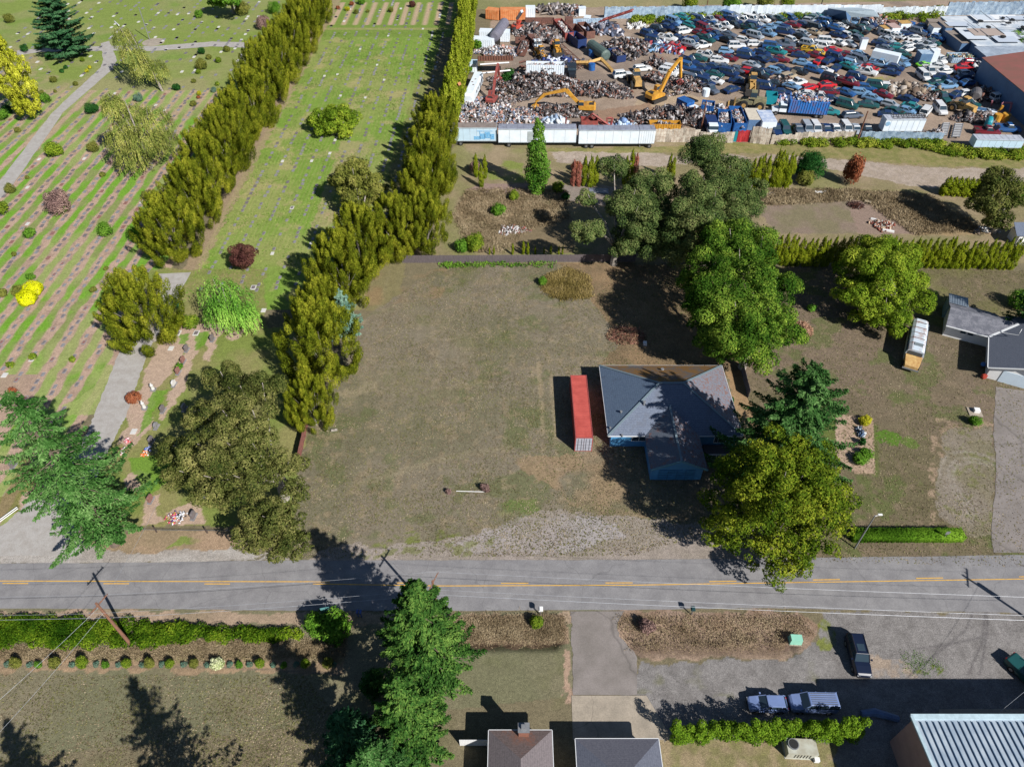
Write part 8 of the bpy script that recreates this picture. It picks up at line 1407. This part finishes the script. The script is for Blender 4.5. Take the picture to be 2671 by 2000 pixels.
for m_ in sorted(mk, key=lambda q: q[1]):
    kk = (m_[3], round((-67 - m_[0]) / 3.3) if m_[3] == 'soil' else round((m_[0] - (m_[1] - 100) * .012 + 55.4) / 3.3)); rows.setdefault(kk, []).append(m_)
idx_ = {id(m_): (kk[1], j) for kk, l_ in rows.items() for j, m_ in enumerate(l_)}
for m_ in mk[:285]:
    x, y, c_, wh = m_; k_, j_ = idx_[id(m_)]; o = link('grave_marker', MK[c_], None, (x, y, .0)); o.rotation_euler = (0, 0, r.uniform(-.06, .06))
    tag(o, f'{c_} grave marker, {ordw(j_)} from the south in {ordw(k_)} ' + ('soil strip west of the lane' if wh == 'soil' else 'marker row of the middle lawn'), 'grave marker', f'{c_} markers in the {wh}')
mb = MB()
for (x, y, c_, wh) in mk[285:]: mb.box((x, y, .05), (.6, 1.0, .1), 0 if c_ in ('grey',) else 1 if c_ == 'dark' else 2 if c_ == 'reddish' else 3)
for (x0, x1, y0, y1, n) in ((-150, -62, 195, 262, 420), (-56, -18, 233, 262, 90)):
    for k in range(n): x = x0 + 3.3 * int(r.uniform(0, (x1 - x0) / 3.3)); mb.box((x, r.uniform(y0, y1), .06), (.7, 1.2, .12), r.choice([0, 0, 1, 3]))
tag(mb.build('grave_marker', [SG, SD, SR, SWH]), 'the many smaller far off flat grave markers', 'grave markers', kind='stuff')
def headstone(label, p, m, w_=.9, h_=.85, rz=1.45, round_=False, base=SG, name='headstone'):
    t = thing(name, label, 'headstone', p, rz); mb = MB(); mb.box((0, 0, .08), (w_ * 1.35, .55, .16)); mb.build('plinth', base, t); n = 9
    prof = [(-w_ / 2, .16), (w_ / 2, .16)] + ([(w_ / 2 * math.cos(a), .16 + h_ * .55 + h_ * .45 * math.sin(a)) for a in np.linspace(0, math.pi, n)] if round_ else [(w_ / 2, .16 + h_), (w_ * .3, .24 + h_), (-w_ * .3, .24 + h_), (-w_ / 2, .16 + h_)]); mb = MB(); mb.side(prof, -.13, .13); mb.build('stone', m, t); return t
for v, a, b_, m, rd, lb in ((E, 1365, 1075, SD, 0, 'dark upright headstone north most in the corner rows'), (E, 1200, 1140, SD, 0, 'dark grey headstone west of the small garden tree'), (E, 1178, 1215, SR, 0, 'red headstone above the little green tree'), (E, 1145, 1285, SR, 0, 'red headstone below the little green tree'), (E, 1118, 1362, SWH, 1, 'white oval headstone facing the lane'), (O, 1005, 405, SG, 1, 'rounded headstone in the oak shade'), (O, 1048, 300, SD, 0, 'small dark headstone beside the oak shade'), (O, 970, 875, SR, 0, 'red headstone with flowers near the road'), (O, 1245, 980, SD, 0, 'dark headstone with vase near the wire fence'), (O, 1303, 872, SG, 0, 'grey headstone under the oak edge'),
        (O, 235, 825, SR, 0, 'red stone half hidden under the big fir'), (O, 90, 655, SD, 0, 'dark stone west of the big fir'), (O, 1185, 290, SG, 0, 'shaded headstone north of the oak'), (O, 975, 500, SD, 0, 'shaded flat topped headstone below the rounded one')): headstone(lb, v(a, b_), m, round_=bool(rd))
for v, a, b_, c_, lb in ((E, 1140, 1030, 'white rimmed', 'framed grave plate at the top of the corner section, western'), (E, 1258, 1030, 'white rimmed', 'framed grave plate at the top of the corner section, eastern'), (E, 1097, 1128, 'pale', 'pale grave plate beside the lane tree'), (E, 1625, 738, 'white rimmed', 'framed grave plate in the lawn near the long shadow'), (E, 1690, 885, 'pale', 'pale grave plate inside the tree shadow'), (O, 858, 432, 'pale', 'pale grave plate in the round soil bed'), (E, 30, 1300, 'pale', 'bright white marker at the west edge of the strips')):
    o = link('grave_plate', MK[c_], None, v(a, b_)); o.scale = (1.3, 1.1, 1); tag(o, lb, 'grave plate')
def flowers(label, p, cols_, seed, n=60, rr=.5): rubble('flowers', label, p, rr, rr * 1.3, .45, n, cols_, seed, (.08, .25), stuff=False, cat='flowers')
flowers('red and white flowers at the head of a grave near the fir', O(820, 495), [(200, 60, 60), (230, 220, 220), (220, 150, 160)], 1); flowers('pink flowers below the red and white ones', O(797, 560), [(230, 190, 196), (206, 90, 90), (240, 236, 236)], 2); flowers('orange flowers at the shaded grave', O(935, 575), [(230, 120, 50), (240, 160, 60), (226, 226, 220)], 3); flowers('blue and white ornaments at the shaded grave', O(950, 550), [(80, 110, 200), (206, 214, 240), (180, 190, 220)], 4)
flowers('colourful mixed flowers on the soil near the road', O(1110, 985), [(226, 190, 60), (206, 70, 110), (240, 236, 236), (90, 60, 120)], 5, 110, .8); flowers('white and black ornaments beside the mixed flowers', O(1158, 978), [(236, 236, 240), (50, 50, 60), (206, 210, 220)], 6, 80, .7)
def statue(label, p, hh):
    t = thing('statue', label, 'statue', p); mb = MB(); mb.box((0, 0, .15), (.7, .7, .3)); mb.build('plinth', SG, t); mb = MB(); mb.loft([[(k * math.cos(a), k * math.sin(a), z) for a in np.linspace(0, 6.283, 9)[:-1]] for z, k in ((.3, .28), (hh * .5, .22), (hh * .75, .26), (hh * .84, .1), (hh * .95, .14), (hh, .05))]); mb.build('figure', SWH, t)
statue('white statue on the soil bed beside the lane, northern one', E(985, 1395), 1.5); statue('white statue on the soil bed beside the lane, southern one', O(930, 285), 1.7)
mb = MB(); mb.tube([(*D(945, 180), .1), (*D(985, 225), .5)], .16, 5); tag(mb.build('pale_pole', WHITEP), 'pale pole leaning beside the dark pine', 'pole'); mb = MB(); mb.tube([(*D(1235, 330), 0), (*D(1235, 330), 9)], .13, 5); tag(mb.build('flag_pole', STEEL), 'thin flag pole at the cross path', 'flag pole'); mb = MB(); mb.cyl((*D(1265, 350), 0), (*D(1265, 350), .06), 3.2, 3.2, 20); tag(mb.build('round_pad', conc), 'round concrete pad by the flag pole', 'pad')
for a, b_, q in ((1143, 860, 'green bin beside the lane at the weeping tree'),):
    mb = MB(); mb.cyl((*E(a, b_), 0), (*E(a, b_), .9), .35, .4, 10); tag(mb.build('litter_bin', mat('bin_green', (40, 130, 100), .5)), q, 'bin')
